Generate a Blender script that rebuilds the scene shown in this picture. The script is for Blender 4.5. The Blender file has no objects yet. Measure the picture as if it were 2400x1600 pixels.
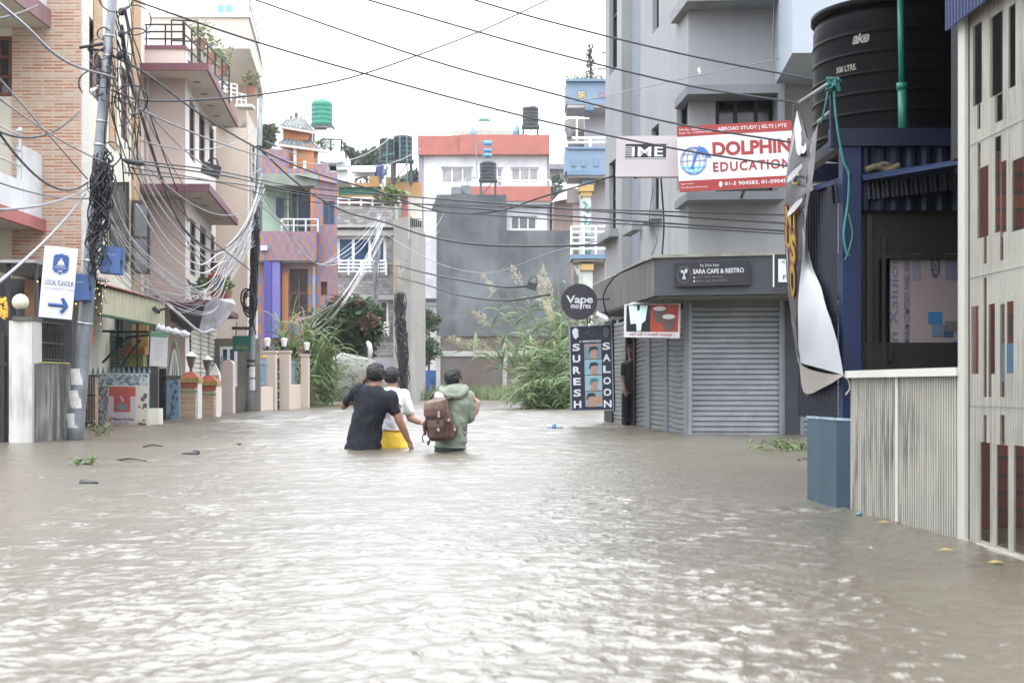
import bpy, math, random
import numpy as np
from mathutils import Vector, Matrix, noise

# ---------------------------------------------------------------- camera, sky, sun, exposure
SC = bpy.context.scene
COL = SC.collection
F, CX, HY, CH = 3333.33, 1200.0, 905.0, 0.66      # focal length and horizon in photo pixels, eye height over the water
cam_d = bpy.data.cameras.new('camera'); cam = bpy.data.objects.new('camera', cam_d); COL.objects.link(cam)
cam.location = (0, 0, CH); cam.rotation_euler = (math.radians(90), 0, 0)
cam_d.lens = 50; cam_d.sensor_width = 36; cam_d.shift_y = 0.04375
cam_d.clip_start = 0.1; cam_d.clip_end = 3000
cam_d.dof.use_dof = True; cam_d.dof.focus_distance = 15.5; cam_d.dof.aperture_fstop = 6.3
SC.camera = cam

SUN_EL, SUN_AZ = 62, 205
W = bpy.data.worlds.new("World"); SC.world = W; W.use_nodes = True
nt = W.node_tree; nt.nodes.clear()
sky = nt.nodes.new('ShaderNodeTexSky'); sky.sky_type = 'NISHITA'; sky.sun_disc = False
sky.sun_elevation = math.radians(SUN_EL); sky.sun_rotation = math.radians(SUN_AZ)
sky.air_density = 1.0; sky.dust_density = 6.0; sky.ozone_density = 1.0
hs = nt.nodes.new('ShaderNodeHueSaturation'); hs.inputs['Saturation'].default_value = 0.10
cl = nt.nodes.new('ShaderNodeMixRGB'); cl.inputs[0].default_value = 0.75      # a closed layer of pale cloud under the clear sky
geo = nt.nodes.new('ShaderNodeTexCoord'); sep = nt.nodes.new('ShaderNodeSeparateXYZ'); ov = nt.nodes.new('ShaderNodeMapRange')   # overcast: zenith three times the horizon
ov.inputs[1].default_value = 0; ov.inputs[2].default_value = 1; ov.inputs[3].default_value = 17.0; ov.inputs[4].default_value = 66.0
tint = nt.nodes.new('ShaderNodeMixRGB'); tint.blend_type = 'MULTIPLY'; tint.inputs[0].default_value = 1; tint.inputs[1].default_value = (.965, 1.0, 1.06, 1)
nt.links.new(geo.outputs['Generated'], sep.inputs[0]); nt.links.new(sep.outputs[2], ov.inputs[0]); nt.links.new(ov.outputs[0], tint.inputs[2]); nt.links.new(tint.outputs[0], cl.inputs[2])
bg = nt.nodes.new('ShaderNodeBackground'); bg.inputs['Strength'].default_value = 0.115
wo = nt.nodes.new('ShaderNodeOutputWorld')
nt.links.new(sky.outputs[0], hs.inputs['Color']); nt.links.new(hs.outputs[0], cl.inputs[1])
nt.links.new(cl.outputs[0], bg.inputs['Color']); nt.links.new(bg.outputs[0], wo.inputs['Surface'])

sun_d = bpy.data.lights.new('sun', 'SUN'); sun = bpy.data.objects.new('sun', sun_d); COL.objects.link(sun)
sun_d.energy = 1.1; sun_d.angle = math.radians(25); sun_d.color = (1.0, 0.97, 0.92)
sun.rotation_euler = (math.radians(90 - SUN_EL), 0, math.radians(180 - SUN_AZ))
sun.location = (0, -20, 60)
SC.view_settings.view_transform = 'Standard'; SC.view_settings.look = 'None'
SC.view_settings.exposure = 0.0; SC.view_settings.gamma = 1.0
SC.cycles.use_denoising = True
SC.cycles.max_bounces = 6; SC.cycles.diffuse_bounces = 3; SC.cycles.glossy_bounces = 3
SC.cycles.volume_bounces = 1; SC.cycles.transparent_max_bounces = 8
SC.cycles.caustics_reflective = False; SC.cycles.caustics_refractive = False
R = random.Random(7)

# ---------------------------------------------------------------- helpers
def at(x, y, Y): return Vector(((x - CX) / F * Y, Y, CH - (y - HY) / F * Y))
def wat(y): return F * CH / (y - HY)
Z3 = Vector((0, 0, 1))

class Fr:
    """A plane in the world: origin o, right u, up v, outward normal n."""
    def __init__(s, o, u, v=Z3):
        s.o = Vector(o); s.u = Vector(u).normalized(); v = Vector(v); v = v - s.u * v.dot(s.u)
        s.v = v.normalized(); s.n = s.u.cross(s.v)
    def pt(s, a, b, c=0): return s.o + s.u * a + s.v * b + s.n * c
    def px(s, x, y):
        d = Vector(((x - CX) / F, 1, -(y - HY) / F)); c = Vector((0, 0, CH))
        t = (s.o - c).dot(s.n) / d.dot(s.n); p = c + d * t - s.o
        return p.dot(s.u), p.dot(s.v)
    def rect(s, x0, y0, x1, y1):
        xm, ym = (x0 + x1) / 2, (y0 + y1) / 2
        return s.px(x0, ym)[0], s.px(x1, ym)[0], s.px(xm, y1)[1], s.px(xm, y0)[1]
def plan(p0, p1):          # upright plane through two plan points, left to right as seen from the street; z is height over the water
    return Fr((p0[0], p0[1], 0), (p1[0] - p0[0], p1[1] - p0[1], 0))
def board(bl, br, tl, Y, Y2=None):    # plane of a sign from three of its corners
    o = at(bl[0], bl[1], Y); return Fr(o, at(br[0], br[1], Y2 or Y) - o, at(tl[0], tl[1], Y) - o)
def X(x, Y): return (x - CX) / F * Y

class MB:
    def __init__(s): s.v = []; s.f = []
    def add(s, vs, fs):
        b = len(s.v); s.v.extend(Vector(p) for p in vs); s.f.extend([b + i for i in f] for f in fs); return s
    BOXF = [(0, 3, 2, 1), (4, 5, 6, 7), (0, 1, 5, 4), (2, 3, 7, 6), (1, 2, 6, 5), (3, 0, 4, 7)]
    def fbox(s, fr, s0, s1, z0, z1, n0, n1):
        p = [fr.pt(a, b, c) for b in (z0, z1) for a, c in ((s0, n1), (s1, n1), (s1, n0), (s0, n0))]
        return s.add(p, s.BOXF)
    def box(s, x0, x1, y0, y1, z0, z1):
        p = [(x, y, z) for z in (z0, z1) for x, y in ((x0, y0), (x1, y0), (x1, y1), (x0, y1))]
        return s.add(p, s.BOXF)
    def prism(s, pts, off):            # closed outline pushed along a vector
        n = len(pts); off = Vector(off); a = [Vector(p) for p in pts]; b = [p + off for p in a]
        return s.add(a + b, [list(range(n))[::-1], list(range(n, 2 * n))] + [(i, (i + 1) % n, n + (i + 1) % n, n + i) for i in range(n)])
    def slab(s, plan_pts, z0, z1): return s.prism([(p[0], p[1], z0) for p in plan_pts], (0, 0, z1 - z0))
    def fpoly(s, fr, pts, n0, n1): return s.prism([fr.pt(a, b, n0) for a, b in pts], fr.n * (n1 - n0))
    def tube(s, path, r, k=6, cap=True):
        path = [Vector(p) for p in path]; n = len(path)
        rs = r if isinstance(r, (list, tuple)) else [r] * n
        t0 = (path[1] - path[0]).normalized(); a = t0.orthogonal().normalized(); vs = []
        for i, p in enumerate(path):
            t = (path[min(i + 1, n - 1)] - path[max(i - 1, 0)])
            t = t.normalized() if t.length > 1e-9 else t0
            a = (a - t * a.dot(t)); a = a.normalized() if a.length > 1e-6 else t.orthogonal().normalized(); b = t.cross(a)
            for j in range(k):
                w = 2 * math.pi * j / k; vs.append(p + (a * math.cos(w) + b * math.sin(w)) * rs[i])
        fs = [(i * k + j, i * k + (j + 1) % k, (i + 1) * k + (j + 1) % k, (i + 1) * k + j) for i in range(n - 1) for j in range(k)]
        if cap: fs += [list(range(k))[::-1], list(range((n - 1) * k, n * k))]
        return s.add(vs, fs)
    def bar(s, a, b, r, k=6): return s.tube([a, b], r, k)
    def lathe(s, c, prof, k=20, ax=None):
        c = Vector(c); vs = []
        for r, z in prof:
            for j in range(k):
                w = 2 * math.pi * j / k; vs.append(c + Vector((r * math.cos(w), r * math.sin(w), z)))
        n = len(prof)
        fs = [(i * k + j, i * k + (j + 1) % k, (i + 1) * k + (j + 1) % k, (i + 1) * k + j) for i in range(n - 1) for j in range(k)]
        fs += [list(range(k))[::-1], list(range((n - 1) * k, n * k))]
        return s.add(vs, fs)
    def loft(s, rings):                # rings of equal length, capped
        k = len(rings[0]); n = len(rings); vs = [p for r in rings for p in r]
        fs = [(i * k + j, i * k + (j + 1) % k, (i + 1) * k + (j + 1) % k, (i + 1) * k + j) for i in range(n - 1) for j in range(k)]
        fs += [list(range(k))[::-1], list(range((n - 1) * k, n * k))]
        return s.add(vs, fs)
    def ball(s, c, r, k=12, m=8):
        rx, ry, rz = r if isinstance(r, (list, tuple)) else (r, r, r); c = Vector(c); rings = []
        for i in range(m):
            w = math.pi * (i + .5) / m - math.pi / 2
            rings.append([c + Vector((rx * math.cos(w) * math.cos(2 * math.pi * j / k), ry * math.cos(w) * math.sin(2 * math.pi * j / k), rz * math.sin(w))) for j in range(k)])
        return s.loft(rings)
    def wall(s, fr, s0, s1, z0, z1, holes=(), d=.14, n=0):   # a wall face with openings and their reveals
        S = sorted({s0, s1} | {min(max(h[i], s0), s1) for h in holes for i in (0, 1)}); Zs = sorted({z0, z1} | {min(max(h[i], z0), z1) for h in holes for i in (2, 3)})
        idx = {}
        def vid(a, b, c):
            k = (round(a, 4), round(b, 4), c)
            if k not in idx: idx[k] = len(s.v); s.v.append(fr.pt(a, b, c))
            return idx[k]
        for a0, a1 in zip(S, S[1:]):
            for b0, b1 in zip(Zs, Zs[1:]):
                am, bm = (a0 + a1) / 2, (b0 + b1) / 2
                if any(h[0] < am < h[1] and h[2] < bm < h[3] for h in holes): continue
                s.f.append([vid(a0, b0, n), vid(a1, b0, n), vid(a1, b1, n), vid(a0, b1, n)])
        for h in holes:
            q = [(h[0], h[2]), (h[1], h[2]), (h[1], h[3]), (h[0], h[3])]
            for i in range(4):
                a, b = q[i], q[(i + 1) % 4]
                s.f.append([vid(*a, n), vid(*b, n), vid(*b, n - d), vid(*a, n - d)])
        return s
    def build(s, name, m, parent=None, smooth=False, off=None):
        if off is None: off = OFF[parent.name] if parent else Vector((0, 0, 0))
        me = bpy.data.meshes.new(name)
        me.from_pydata([tuple(p - off) for p in s.v], [], s.f)
        if m: me.materials.append(m)
        ul = me.uv_layers.new(name='UVMap'); uv = np.zeros(len(me.loops) * 2, dtype=np.float32)
        for p in me.polygons:
            nx, ny, nz = p.normal; h = math.hypot(nx, ny)
            for li in p.loop_indices:
                co = s.v[me.loops[li].vertex_index]
                if abs(nz) > .75 or h < 1e-6: uv[2 * li] = co.x; uv[2 * li + 1] = co.y
                else: uv[2 * li] = (-ny * co.x + nx * co.y) / h; uv[2 * li + 1] = co.z
        ul.data.foreach_set('uv', uv)
        if smooth: me.polygons.foreach_set('use_smooth', [True] * len(me.polygons))
        o = bpy.data.objects.new(name, me); COL.objects.link(o)
        if parent: o.parent = parent; OFF[o.name] = OFF[parent.name]
        else: o.location = off; OFF[o.name] = off
        return o
    def each(s, name, m, parent=None, smooth=False):      # every separate piece becomes a part of its own
        par = list(range(len(s.v)))
        def root(i):
            while par[i] != i: par[i] = par[par[i]]; i = par[i]
            return i
        for f in s.f:
            for q in f[1:]: par[root(q)] = root(f[0])
        gr = {}
        for f in s.f: gr.setdefault(root(f[0]), []).append(f)
        for fs in gr.values():
            ids = sorted({i for f in fs for i in f}); ix = {v: k for k, v in enumerate(ids)}
            MB().add([s.v[i] for i in ids], [[ix[i] for i in f] for f in fs]).build(name, m, parent, smooth)
OFF = {}
def tag(o, label=None, cat=None, group=None, kind=None):
    if label: o['label'] = label
    if cat: o['category'] = cat
    if group: o['group'] = group
    if kind: o['kind'] = kind
    return o
def thing(name, label, cat, loc, group=None):
    o = bpy.data.objects.new(name, None); COL.objects.link(o); o.empty_display_size = .2
    o.location = loc; OFF[o.name] = Vector(loc); return tag(o, label, cat, group)
def solo(mb, name, m, label, cat, group=None, smooth=False, kind=None):
    n = len(mb.v); off = Vector((sum(p.x for p in mb.v) / n, sum(p.y for p in mb.v) / n, min(p.z for p in mb.v)))
    return tag(mb.build(name, m, None, smooth, off), label, cat, group, kind)
def dup(root, loc, label=None, rz=0):
    r = root.copy(); COL.objects.link(r); r.location = loc; r.rotation_euler = (0, 0, rz)
    if label: r['label'] = label
    for ch in root.children:
        c = ch.copy(); COL.objects.link(c); c.parent = r
        for g in ch.children:
            e = g.copy(); COL.objects.link(e); e.parent = c
    return r
def curve(pts, n=10):                  # smooth path through the points
    pts = [Vector(p) for p in pts]; out = []
    for i in range(len(pts) - 1):
        p0 = pts[i - 1] if i else pts[0] * 2 - pts[1]; p3 = pts[i + 2] if i + 2 < len(pts) else pts[-1] * 2 - pts[-2]
        p1, p2 = pts[i], pts[i + 1]
        for j in range(n):
            t = j / n; out.append(.5 * ((2 * p1) + (p2 - p0) * t + (2 * p0 - 5 * p1 + 4 * p2 - p3) * t * t + (3 * p1 - p0 - 3 * p2 + p3) * t ** 3))
    return out + [pts[-1]]
def sag(a, b, h, n=16):
    a, b = Vector(a), Vector(b); return [a.lerp(b, i / n) - Z3 * (4 * h * (i / n) * (1 - i / n)) for i in range(n + 1)]

def text_mesh(body, sp=1.0, bold=0.0):
    c = bpy.data.curves.new('lettering', 'FONT'); c.body = body; c.size = 1; c.extrude = 0; c.space_character = sp; c.offset = bold; c.resolution_u = 3
    o = bpy.data.objects.new('lettering', c); COL.objects.link(o)
    me = bpy.data.meshes.new_from_object(o.evaluated_get(bpy.context.evaluated_depsgraph_get()))
    vs = [v.co.copy() for v in me.vertices]; fs = [list(p.vertices) for p in me.polygons]
    bpy.data.objects.remove(o); bpy.data.curves.remove(c); bpy.data.meshes.remove(me)
    return vs, fs
def text(mb, body, fr, r, n, sp=1.0, bold=0.0, slant=0.0, warp=None, th=.003):   # lettering filling the rectangle r = (s0, s1, z0, z1)
    vs, fs = text_mesh(body, sp, bold)
    if not vs: return mb
    x0, x1 = min(v.x for v in vs), max(v.x for v in vs); y0, y1 = min(v.y for v in vs), max(v.y for v in vs)
    sx = (r[1] - r[0]) / max(x1 - x0, 1e-6); sy = (r[3] - r[2]) / max(y1 - y0, 1e-6)
    put = warp or (lambda a, b: fr.pt(a, b, n))
    return mb.add([put(r[0] + (v.x - x0) * sx + (v.y - y0) * sy * slant, r[2] + (v.y - y0) * sy) for v in vs], fs)

# ---------------------------------------------------------------- materials
def new_mat(name):
    m = bpy.data.materials.new(name); m.use_nodes = True; t = m.node_tree; return m, t, t.nodes['Principled BSDF']
def N(t, typ, **kw):
    n = t.nodes.new(typ)
    for k, v in kw.items():
        if k in n.inputs: n.inputs[k].default_value = v
        else: setattr(n, k, v)
    return n
def L(t, a, b): t.links.new(a, b)
def mixc(t, fac, a, b, mode='MIX'):
    n = N(t, 'ShaderNodeMixRGB', blend_type=mode)
    for i, v in enumerate((fac, a, b)):
        if hasattr(v, 'is_linked'): L(t, v, n.inputs[i])
        elif i == 0: n.inputs[0].default_value = v
        else: n.inputs[i].default_value = (*v, 1)
    return n.outputs[0]
def ramp(t, src, lo, hi):
    n = N(t, 'ShaderNodeMapRange'); n.inputs[1].default_value = lo; n.inputs[2].default_value = hi; L(t, src, n.inputs[0]); return n.outputs[0]
def noise_of(t, co, scale, detail=4, rough=.55, stretch=None):
    if stretch:
        mp = N(t, 'ShaderNodeMapping'); mp.inputs['Scale'].default_value = stretch; L(t, co, mp.inputs[0]); co = mp.outputs[0]
    n = N(t, 'ShaderNodeTexNoise'); n.inputs['Scale'].default_value = scale; n.inputs['Detail'].default_value = detail; n.inputs['Roughness'].default_value = rough
    L(t, co, n.inputs['Vector']); return n.outputs['Fac']
def bump(t, b, h, st=.3, dist=.02):
    n = N(t, 'ShaderNodeBump'); n.inputs['Strength'].default_value = st; n.inputs['Distance'].default_value = dist
    L(t, h, n.inputs['Height']); L(t, n.outputs[0], b.inputs['Normal'])
CACHE = {}
def M(name, c, rough=.75, metal=0.0, var=.18, vs=1.3, streak=0.0, sc=(.12, .11, .10), ss=3.0, bs=30, bst=.15, spec=.4, lo=.5, hi=.72):
    """Painted or plain surface: uneven tone, rain streaks, fine grain."""
    if name in CACHE: return CACHE[name]
    m, t, b = new_mat(name); co = N(t, 'ShaderNodeTexCoord').outputs['Object']
    n1 = noise_of(t, co, vs, 6, .6)
    col = mixc(t, ramp(t, n1, .3, .7), tuple(x * (1 - var) for x in c), tuple(min(1, x * (1 + var * .7)) for x in c))
    if streak:
        st = noise_of(t, co, 1.0, 5, .65, (ss, ss, ss * .09)); big = noise_of(t, co, .7, 3)
        f = N(t, 'ShaderNodeMath', operation='MULTIPLY'); L(t, ramp(t, st, lo, hi), f.inputs[0]); L(t, ramp(t, big, .35, .7), f.inputs[1])
        g = N(t, 'ShaderNodeMath', operation='MULTIPLY'); L(t, f.outputs[0], g.inputs[0]); g.inputs[1].default_value = streak
        col = mixc(t, g.outputs[0], col, sc)
    L(t, col, b.inputs['Base Color'])
    rr = N(t, 'ShaderNodeMapRange'); rr.inputs[3].default_value = max(.03, rough - .12); rr.inputs[4].default_value = min(1, rough + .1); L(t, n1, rr.inputs[0]); L(t, rr.outputs[0], b.inputs['Roughness'])
    b.inputs['Metallic'].default_value = metal; b.inputs['Specular IOR Level'].default_value = spec
    if bst: bump(t, b, noise_of(t, co, bs, 3), bst, .01)
    CACHE[name] = m; return m
def glass(name, c=(.02, .025, .03), rough=.06):
    m, t, b = new_mat(name); co = N(t, 'ShaderNodeTexCoord').outputs['Object']
    L(t, mixc(t, noise_of(t, co, 1.5, 3), tuple(x * .5 for x in c), tuple(x * 1.6 for x in c)), b.inputs['Base Color'])
    b.inputs['Roughness'].default_value = rough; b.inputs['Specular IOR Level'].default_value = .6
    bump(t, b, noise_of(t, co, 1.2, 2), .05, .02); return m
def brick(name, c1, c2, mortar, w=.23, h=.075, ms=.012, off=.5, var=.5, bst=.5, dirt=0, dc=(.2, .19, .17)):
    m, t, b = new_mat(name); uv = N(t, 'ShaderNodeTexCoord').outputs['UV']; co = N(t, 'ShaderNodeTexCoord').outputs['Object']
    n = N(t, 'ShaderNodeTexBrick', offset=off); n.inputs['Scale'].default_value = 1; n.inputs['Brick Width'].default_value = w; n.inputs['Row Height'].default_value = h
    n.inputs['Mortar Size'].default_value = ms; n.inputs['Color1'].default_value = (*c1, 1); n.inputs['Color2'].default_value = (*c2, 1); n.inputs['Mortar'].default_value = (*mortar, 1); n.inputs['Bias'].default_value = 0
    L(t, uv, n.inputs['Vector'])
    col = mixc(t, ramp(t, noise_of(t, co, 6, 5), .3, .7), n.outputs[0], tuple(x * var for x in c1), 'MIX') if False else mixc(t, .6, n.outputs[0], N_grey(t, co), 'MULTIPLY')
    if dirt:
        f = N(t, 'ShaderNodeMath', operation='MULTIPLY'); L(t, ramp(t, noise_of(t, co, .8, 6, .65), .42, .6), f.inputs[0]); f.inputs[1].default_value = dirt
        col = mixc(t, f.outputs[0], col, dc)
    L(t, col, b.inputs['Base Color']); b.inputs['Roughness'].default_value = .85
    iv = N(t, 'ShaderNodeMath', operation='SUBTRACT'); iv.inputs[0].default_value = 1; L(t, n.outputs['Fac'], iv.inputs[1]); bump(t, b, iv.outputs[0], bst, .02); return m
def N_grey(t, co):
    r = N(t, 'ShaderNodeMapRange'); r.inputs[3].default_value = .45; r.inputs[4].default_value = 1.25; L(t, noise_of(t, co, 3.5, 6, .65), r.inputs[0]); return r.outputs[0]
def leaf_mat(name, a, b2, c=None, rough=.55, sc=3.0):
    m, t, b = new_mat(name); co = N(t, 'ShaderNodeTexCoord').outputs['Object']
    col = mixc(t, ramp(t, noise_of(t, co, sc, 5, .7), .32, .68), a, b2)
    if c: col = mixc(t, ramp(t, noise_of(t, co, sc * .6, 3), .58, .7), col, c)
    L(t, col, b.inputs['Base Color']); b.inputs['Roughness'].default_value = rough
    if 'Subsurface Weight' in b.inputs: pass
    tr = N(t, 'ShaderNodeBsdfTranslucent'); L(t, col, tr.inputs[0]); mx = N(t, 'ShaderNodeMixShader'); mx.inputs[0].default_value = .3
    out = t.nodes['Material Output']; L(t, b.outputs[0], mx.inputs[1]); L(t, tr.outputs[0], mx.inputs[2]); L(t, mx.outputs[0], out.inputs['Surface']); return m

GLASS = glass('window_glass'); GLASS_BLUE = glass('blue_window_glass', (.03, .06, .12), .08); GLASS_CURT = glass('curtained_glass', (.28, .27, .28), .15)
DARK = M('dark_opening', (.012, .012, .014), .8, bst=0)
WHITE = M('white_paint', (.62, .63, .65), .6, streak=.35, sc=(.4, .39, .37))
FRAMEW = M('white_frame_paint', (.7, .71, .72), .5, var=.08)
STEEL = M('galvanised_steel', (.20, .215, .235), .5, .3, var=.3, vs=6, streak=.4, sc=(.16, .17, .18), ss=14)
RAIL = M('steel_rail', (.6, .61, .62), .3, .6)
BLACKM = M('black_painted_metal', (.018, .018, .02), .5, var=.3)
CABLE = M('black_cable_sheath', (.022, .024, .03), .55, bst=0)
CABLE_W = M('pale_cable_sheath', (.50, .51, .53), .45, bst=0)
CABLE_G = M('grey_cable_sheath', (.20, .21, .23), .5, bst=0)
CONC = M('bare_concrete', (.36, .355, .34), .9, var=.2, vs=1.1, streak=.5, sc=(.17, .165, .155), ss=2.2, bs=60, bst=.3)
WOODB = M('brown_window_wood', (.13, .05, .035), .55, var=.3, vs=8)

# the setting: flood water and the ground under it
def structure(o): o['kind'] = 'structure'; return o
def make_water():
    rng = np.random.default_rng(11)
    rows, cols = 1750, 740
    Yv = 1.6 * (150 / 1.6) ** (np.arange(rows) / (rows - 1)); tv = np.linspace(-1, 1, cols)
    Yg = np.repeat(Yv[:, None], cols, 1); Xg = tv[None, :] * (0.5 * Yg + 3.5); Zg = np.zeros_like(Xg)
    sp = np.maximum(np.gradient(Yv)[:, None], (0.5 * Yv + 3.5)[:, None] * 2 / cols)
    # slow warping of the ripples so that no wave train runs straight
    wx = .35 * np.sin(Xg * .7 + 1.3 * np.sin(Yg * .31)) + .25 * np.sin(Yg * .9 + Xg * .37); wy = .35 * np.sin(Yg * .55 + 1.1 * np.sin(Xg * .43 + 2)) + .2 * np.sin(Xg * 1.3 - Yg * .4)
    U, V = Xg + wx, Yg + wy
    mod = .65 + .35 * np.sin(Xg * .8 + .6 * np.sin(Yg * .35)) * np.sin(Yg * .27 + 1 + .8 * np.sin(Xg * .3))
    for i in range(80):
        lam = .06 * (1.0 / .06) ** (rng.random() ** 1.25); ang = rng.normal(math.pi / 2 + .35, .75); k = 2 * math.pi / lam
        slope = .033 * (1.0 if lam < .28 else .45); a = slope * lam / (2 * math.pi); ph = rng.random() * 6.28
        env = .5 + .5 * np.sin(U * rng.normal(0, .9) + V * rng.normal(0, .9) + rng.random() * 6)
        fade = np.clip((lam / sp - 2.2) / 2.0, 0, 1)
        th = k * (U * math.cos(ang) + V * math.sin(ang)) + ph
        Zg += a * fade * env * (1.5 - 1.5 * np.abs(np.sin(th / 2)) * 1.33 if i % 3 == 0 else np.sin(th))
    far = np.clip((Yg - 9) / 16, 0, 1)
    for i in range(34):                                            # the faster chop in the middle of the street
        lam = rng.uniform(.28, .9); ang = rng.normal(math.pi / 2 + .1, .5); k = 2 * math.pi / lam
        Zg += .066 * lam / (2 * math.pi) * far * np.clip((lam / sp - 2.2) / 2.0, 0, 1) * (.5 + .5 * np.sin(U * rng.normal(0, .8) + V * rng.normal(0, .5) + rng.random() * 6)) * np.sin(k * (U * math.cos(ang) + V * math.sin(ang)) + rng.random() * 6.28)
    Zg *= mod
    for px, Y in ((850, 14.77), (922, 15.15), (1056, 14.4), (2000, 7.6), (1980, 7.7), (1620, 19.6), (588, 36.5), (176, 17.6)):   # wakes round what stands in the stream
        r_ = np.hypot(Xg - (px - CX) / F * Y, (Yg - Y)); Zg += .007 * np.exp(-r_ / .55) * np.sin(r_ * 2 * math.pi / .17) * (r_ < 3)
    for _ in range(2600):                                          # rings where the drizzle falls
        Y = 2.2 * (20 / 2.2) ** rng.random(); x0 = (rng.random() * 2 - 1) * .42 * Y; rad = rng.uniform(.02, .10)
        i0, i1 = np.searchsorted(Yv, (Y - rad * 1.6, Y + rad * 1.6)); w_ = .5 * Y + 3.5; j0, j1 = np.searchsorted(tv, ((x0 - rad * 1.6) / w_, (x0 + rad * 1.6) / w_))
        if i1 - i0 < 3 or j1 - j0 < 3: continue
        r_ = np.hypot(Xg[i0:i1, j0:j1] - x0, Yg[i0:i1, j0:j1] - Y); Zg[i0:i1, j0:j1] += rad * .042 * np.exp(-((r_ - rad) / (rad * .22)) ** 2) + rad * .09 * np.exp(-(r_ / (rad * .2)) ** 2)
    Zg -= Zg.mean()
    co = np.stack([Xg, Yg, Zg], -1).reshape(-1, 3).astype(np.float32)
    i = np.arange(rows - 1)[:, None] * cols + np.arange(cols - 1)[None, :]
    q = np.stack([i, i + 1, i + 1 + cols, i + cols], -1).reshape(-1, 4).astype(np.int32)
    me = bpy.data.meshes.new('flood_water'); me.vertices.add(len(co)); me.vertices.foreach_set('co', co.ravel())
    me.loops.add(q.size); me.loops.foreach_set('vertex_index', q.ravel()); me.polygons.add(len(q))
    me.polygons.foreach_set('loop_start', np.arange(0, q.size, 4, dtype=np.int32)); me.polygons.foreach_set('loop_total', np.full(len(q), 4, dtype=np.int32))
    me.polygons.foreach_set('use_smooth', np.ones(len(q), dtype=bool)); me.update(); me.validate()
    m, t, b = new_mat('muddy_flood_water'); co = N(t, 'ShaderNodeTexCoord').outputs['Object']
    mud = noise_of(t, co, .35, 6, .6)
    L(t, mixc(t, ramp(t, mud, .3, .7), (.074, .064, .046), (.115, .100, .074)), b.inputs['Base Color'])
    b.inputs['Roughness'].default_value = .29; b.inputs['IOR'].default_value = 2.0; b.inputs['Specular IOR Level'].default_value = .5
    fine = noise_of(t, co, 9, 3, .6, (1, .8, 1)); dr = noise_of(t, co, 34, 2, .6)
    ad = N(t, 'ShaderNodeMath', operation='MULTIPLY_ADD'); L(t, dr, ad.inputs[0]); ad.inputs[1].default_value = .35; L(t, fine, ad.inputs[2])
    bump(t, b, ad.outputs[0], .55, .02)
    me.materials.append(m)
    o = bpy.data.objects.new('flood_water', me); COL.objects.link(o); structure(o)
make_water()
GM = M('wet_ground', (.12, .10, .08), .8)
structure(MB().add([(-500, -200, -.9), (500, -200, -.9), (500, 900, -.9), (-500, 900, -.9)], [(0, 1, 2, 3)]).build('ground', GM))
# ---------------------------------------------------------------- shared builders
def window(parent, fr, r, n=-.10, fw=.05, nv=0, nh=0, fm=None, gm=None, d=.05, curt=None, name='window'):
    s0, s1, z0, z1 = r; mb = MB()
    mb.fbox(fr, s0, s1, z0, z0 + fw, n, n + d).fbox(fr, s0, s1, z1 - fw, z1, n, n + d)
    mb.fbox(fr, s0, s0 + fw, z0 + fw, z1 - fw, n, n + d).fbox(fr, s1 - fw, s1, z0 + fw, z1 - fw, n, n + d)
    for i in range(nv):
        c = s0 + (s1 - s0) * (i + 1) / (nv + 1); mb.fbox(fr, c - fw * .45, c + fw * .45, z0 + fw, z1 - fw, n, n + d - .004)
    for i in range(nh):
        c = z0 + (z1 - z0) * (i + 1) / (nh + 1); mb.fbox(fr, s0 + fw, s1 - fw, c - fw * .4, c + fw * .4, n, n + d - .008)
    w = mb.build(name, fm or FRAMEW, parent)
    MB().fbox(fr, s0 + fw * .5, s1 - fw * .5, z0 + fw * .5, z1 - fw * .5, n - .03, n + .008).build('pane', gm or GLASS, w)
    return w
def railing(parent, fr, s0, s1, z0, z1, n, rails=3, posts=4, r=.02, m=None, name='railing'):
    mb = MB()
    for i in range(rails):
        z = z1 - (z1 - z0) * i / rails; mb.bar(fr.pt(s0, z, n), fr.pt(s1, z, n), r)
    for i in range(posts):
        s = s0 + (s1 - s0) * i / (posts - 1); mb.bar(fr.pt(s, z0, n), fr.pt(s, z1, n), r * 1.1)
    return mb.build(name, m or RAIL, parent)
def shutter_mb(fr, s0, s1, z0, z1, n, pitch=.075, d=.016, bow=0):
    mb = MB(); k = int((z1 - z0) / pitch); prof = [(0, 0), (.12, d), (.7, d * .9), (.9, -.004)]; cols = 7 if bow else 2
    zs = []
    for i in range(k):
        for f, o in prof: zs.append((z0 + (i + f) * pitch, n + o))
    vs = []
    for j in range(cols):
        t = j / (cols - 1)
        for z, o in zs: vs.append(fr.pt(s0 + (s1 - s0) * t, z - bow * .5 * math.sin(math.pi * t) ** .8, o - abs(bow) * .3 * math.sin(math.pi * t)))
    nz = len(zs)
    return mb.add(vs, [(j * nz + i, (j + 1) * nz + i, (j + 1) * nz + i + 1, j * nz + i + 1) for j in range(cols - 1) for i in range(nz - 1)])
def corrugated(mb, fr, s0, s1, z0, z1, n, pitch=.028, d=.012, shape=(0, .25, .5, .75)):
    S = []; k = max(1, int(round((s1 - s0) / pitch))); pw = (s1 - s0) / k
    for i in range(k):
        for f, o in zip(shape, (0, d, d, 0)): S.append((s0 + (i + f) * pw, n + o))
    S.append((s1, n))
    vs = [fr.pt(s, z, o) for z in (z0, z1) for s, o in S]; m = len(S)
    return mb.add(vs, [(i, i + 1, m + i + 1, m + i) for i in range(m - 1)])
SHUT = M('galvanised_shutter', (.25, .265, .28), .42, .45, var=.25, vs=1.5, streak=.5, sc=(.2, .18, .15), ss=2)
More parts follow.
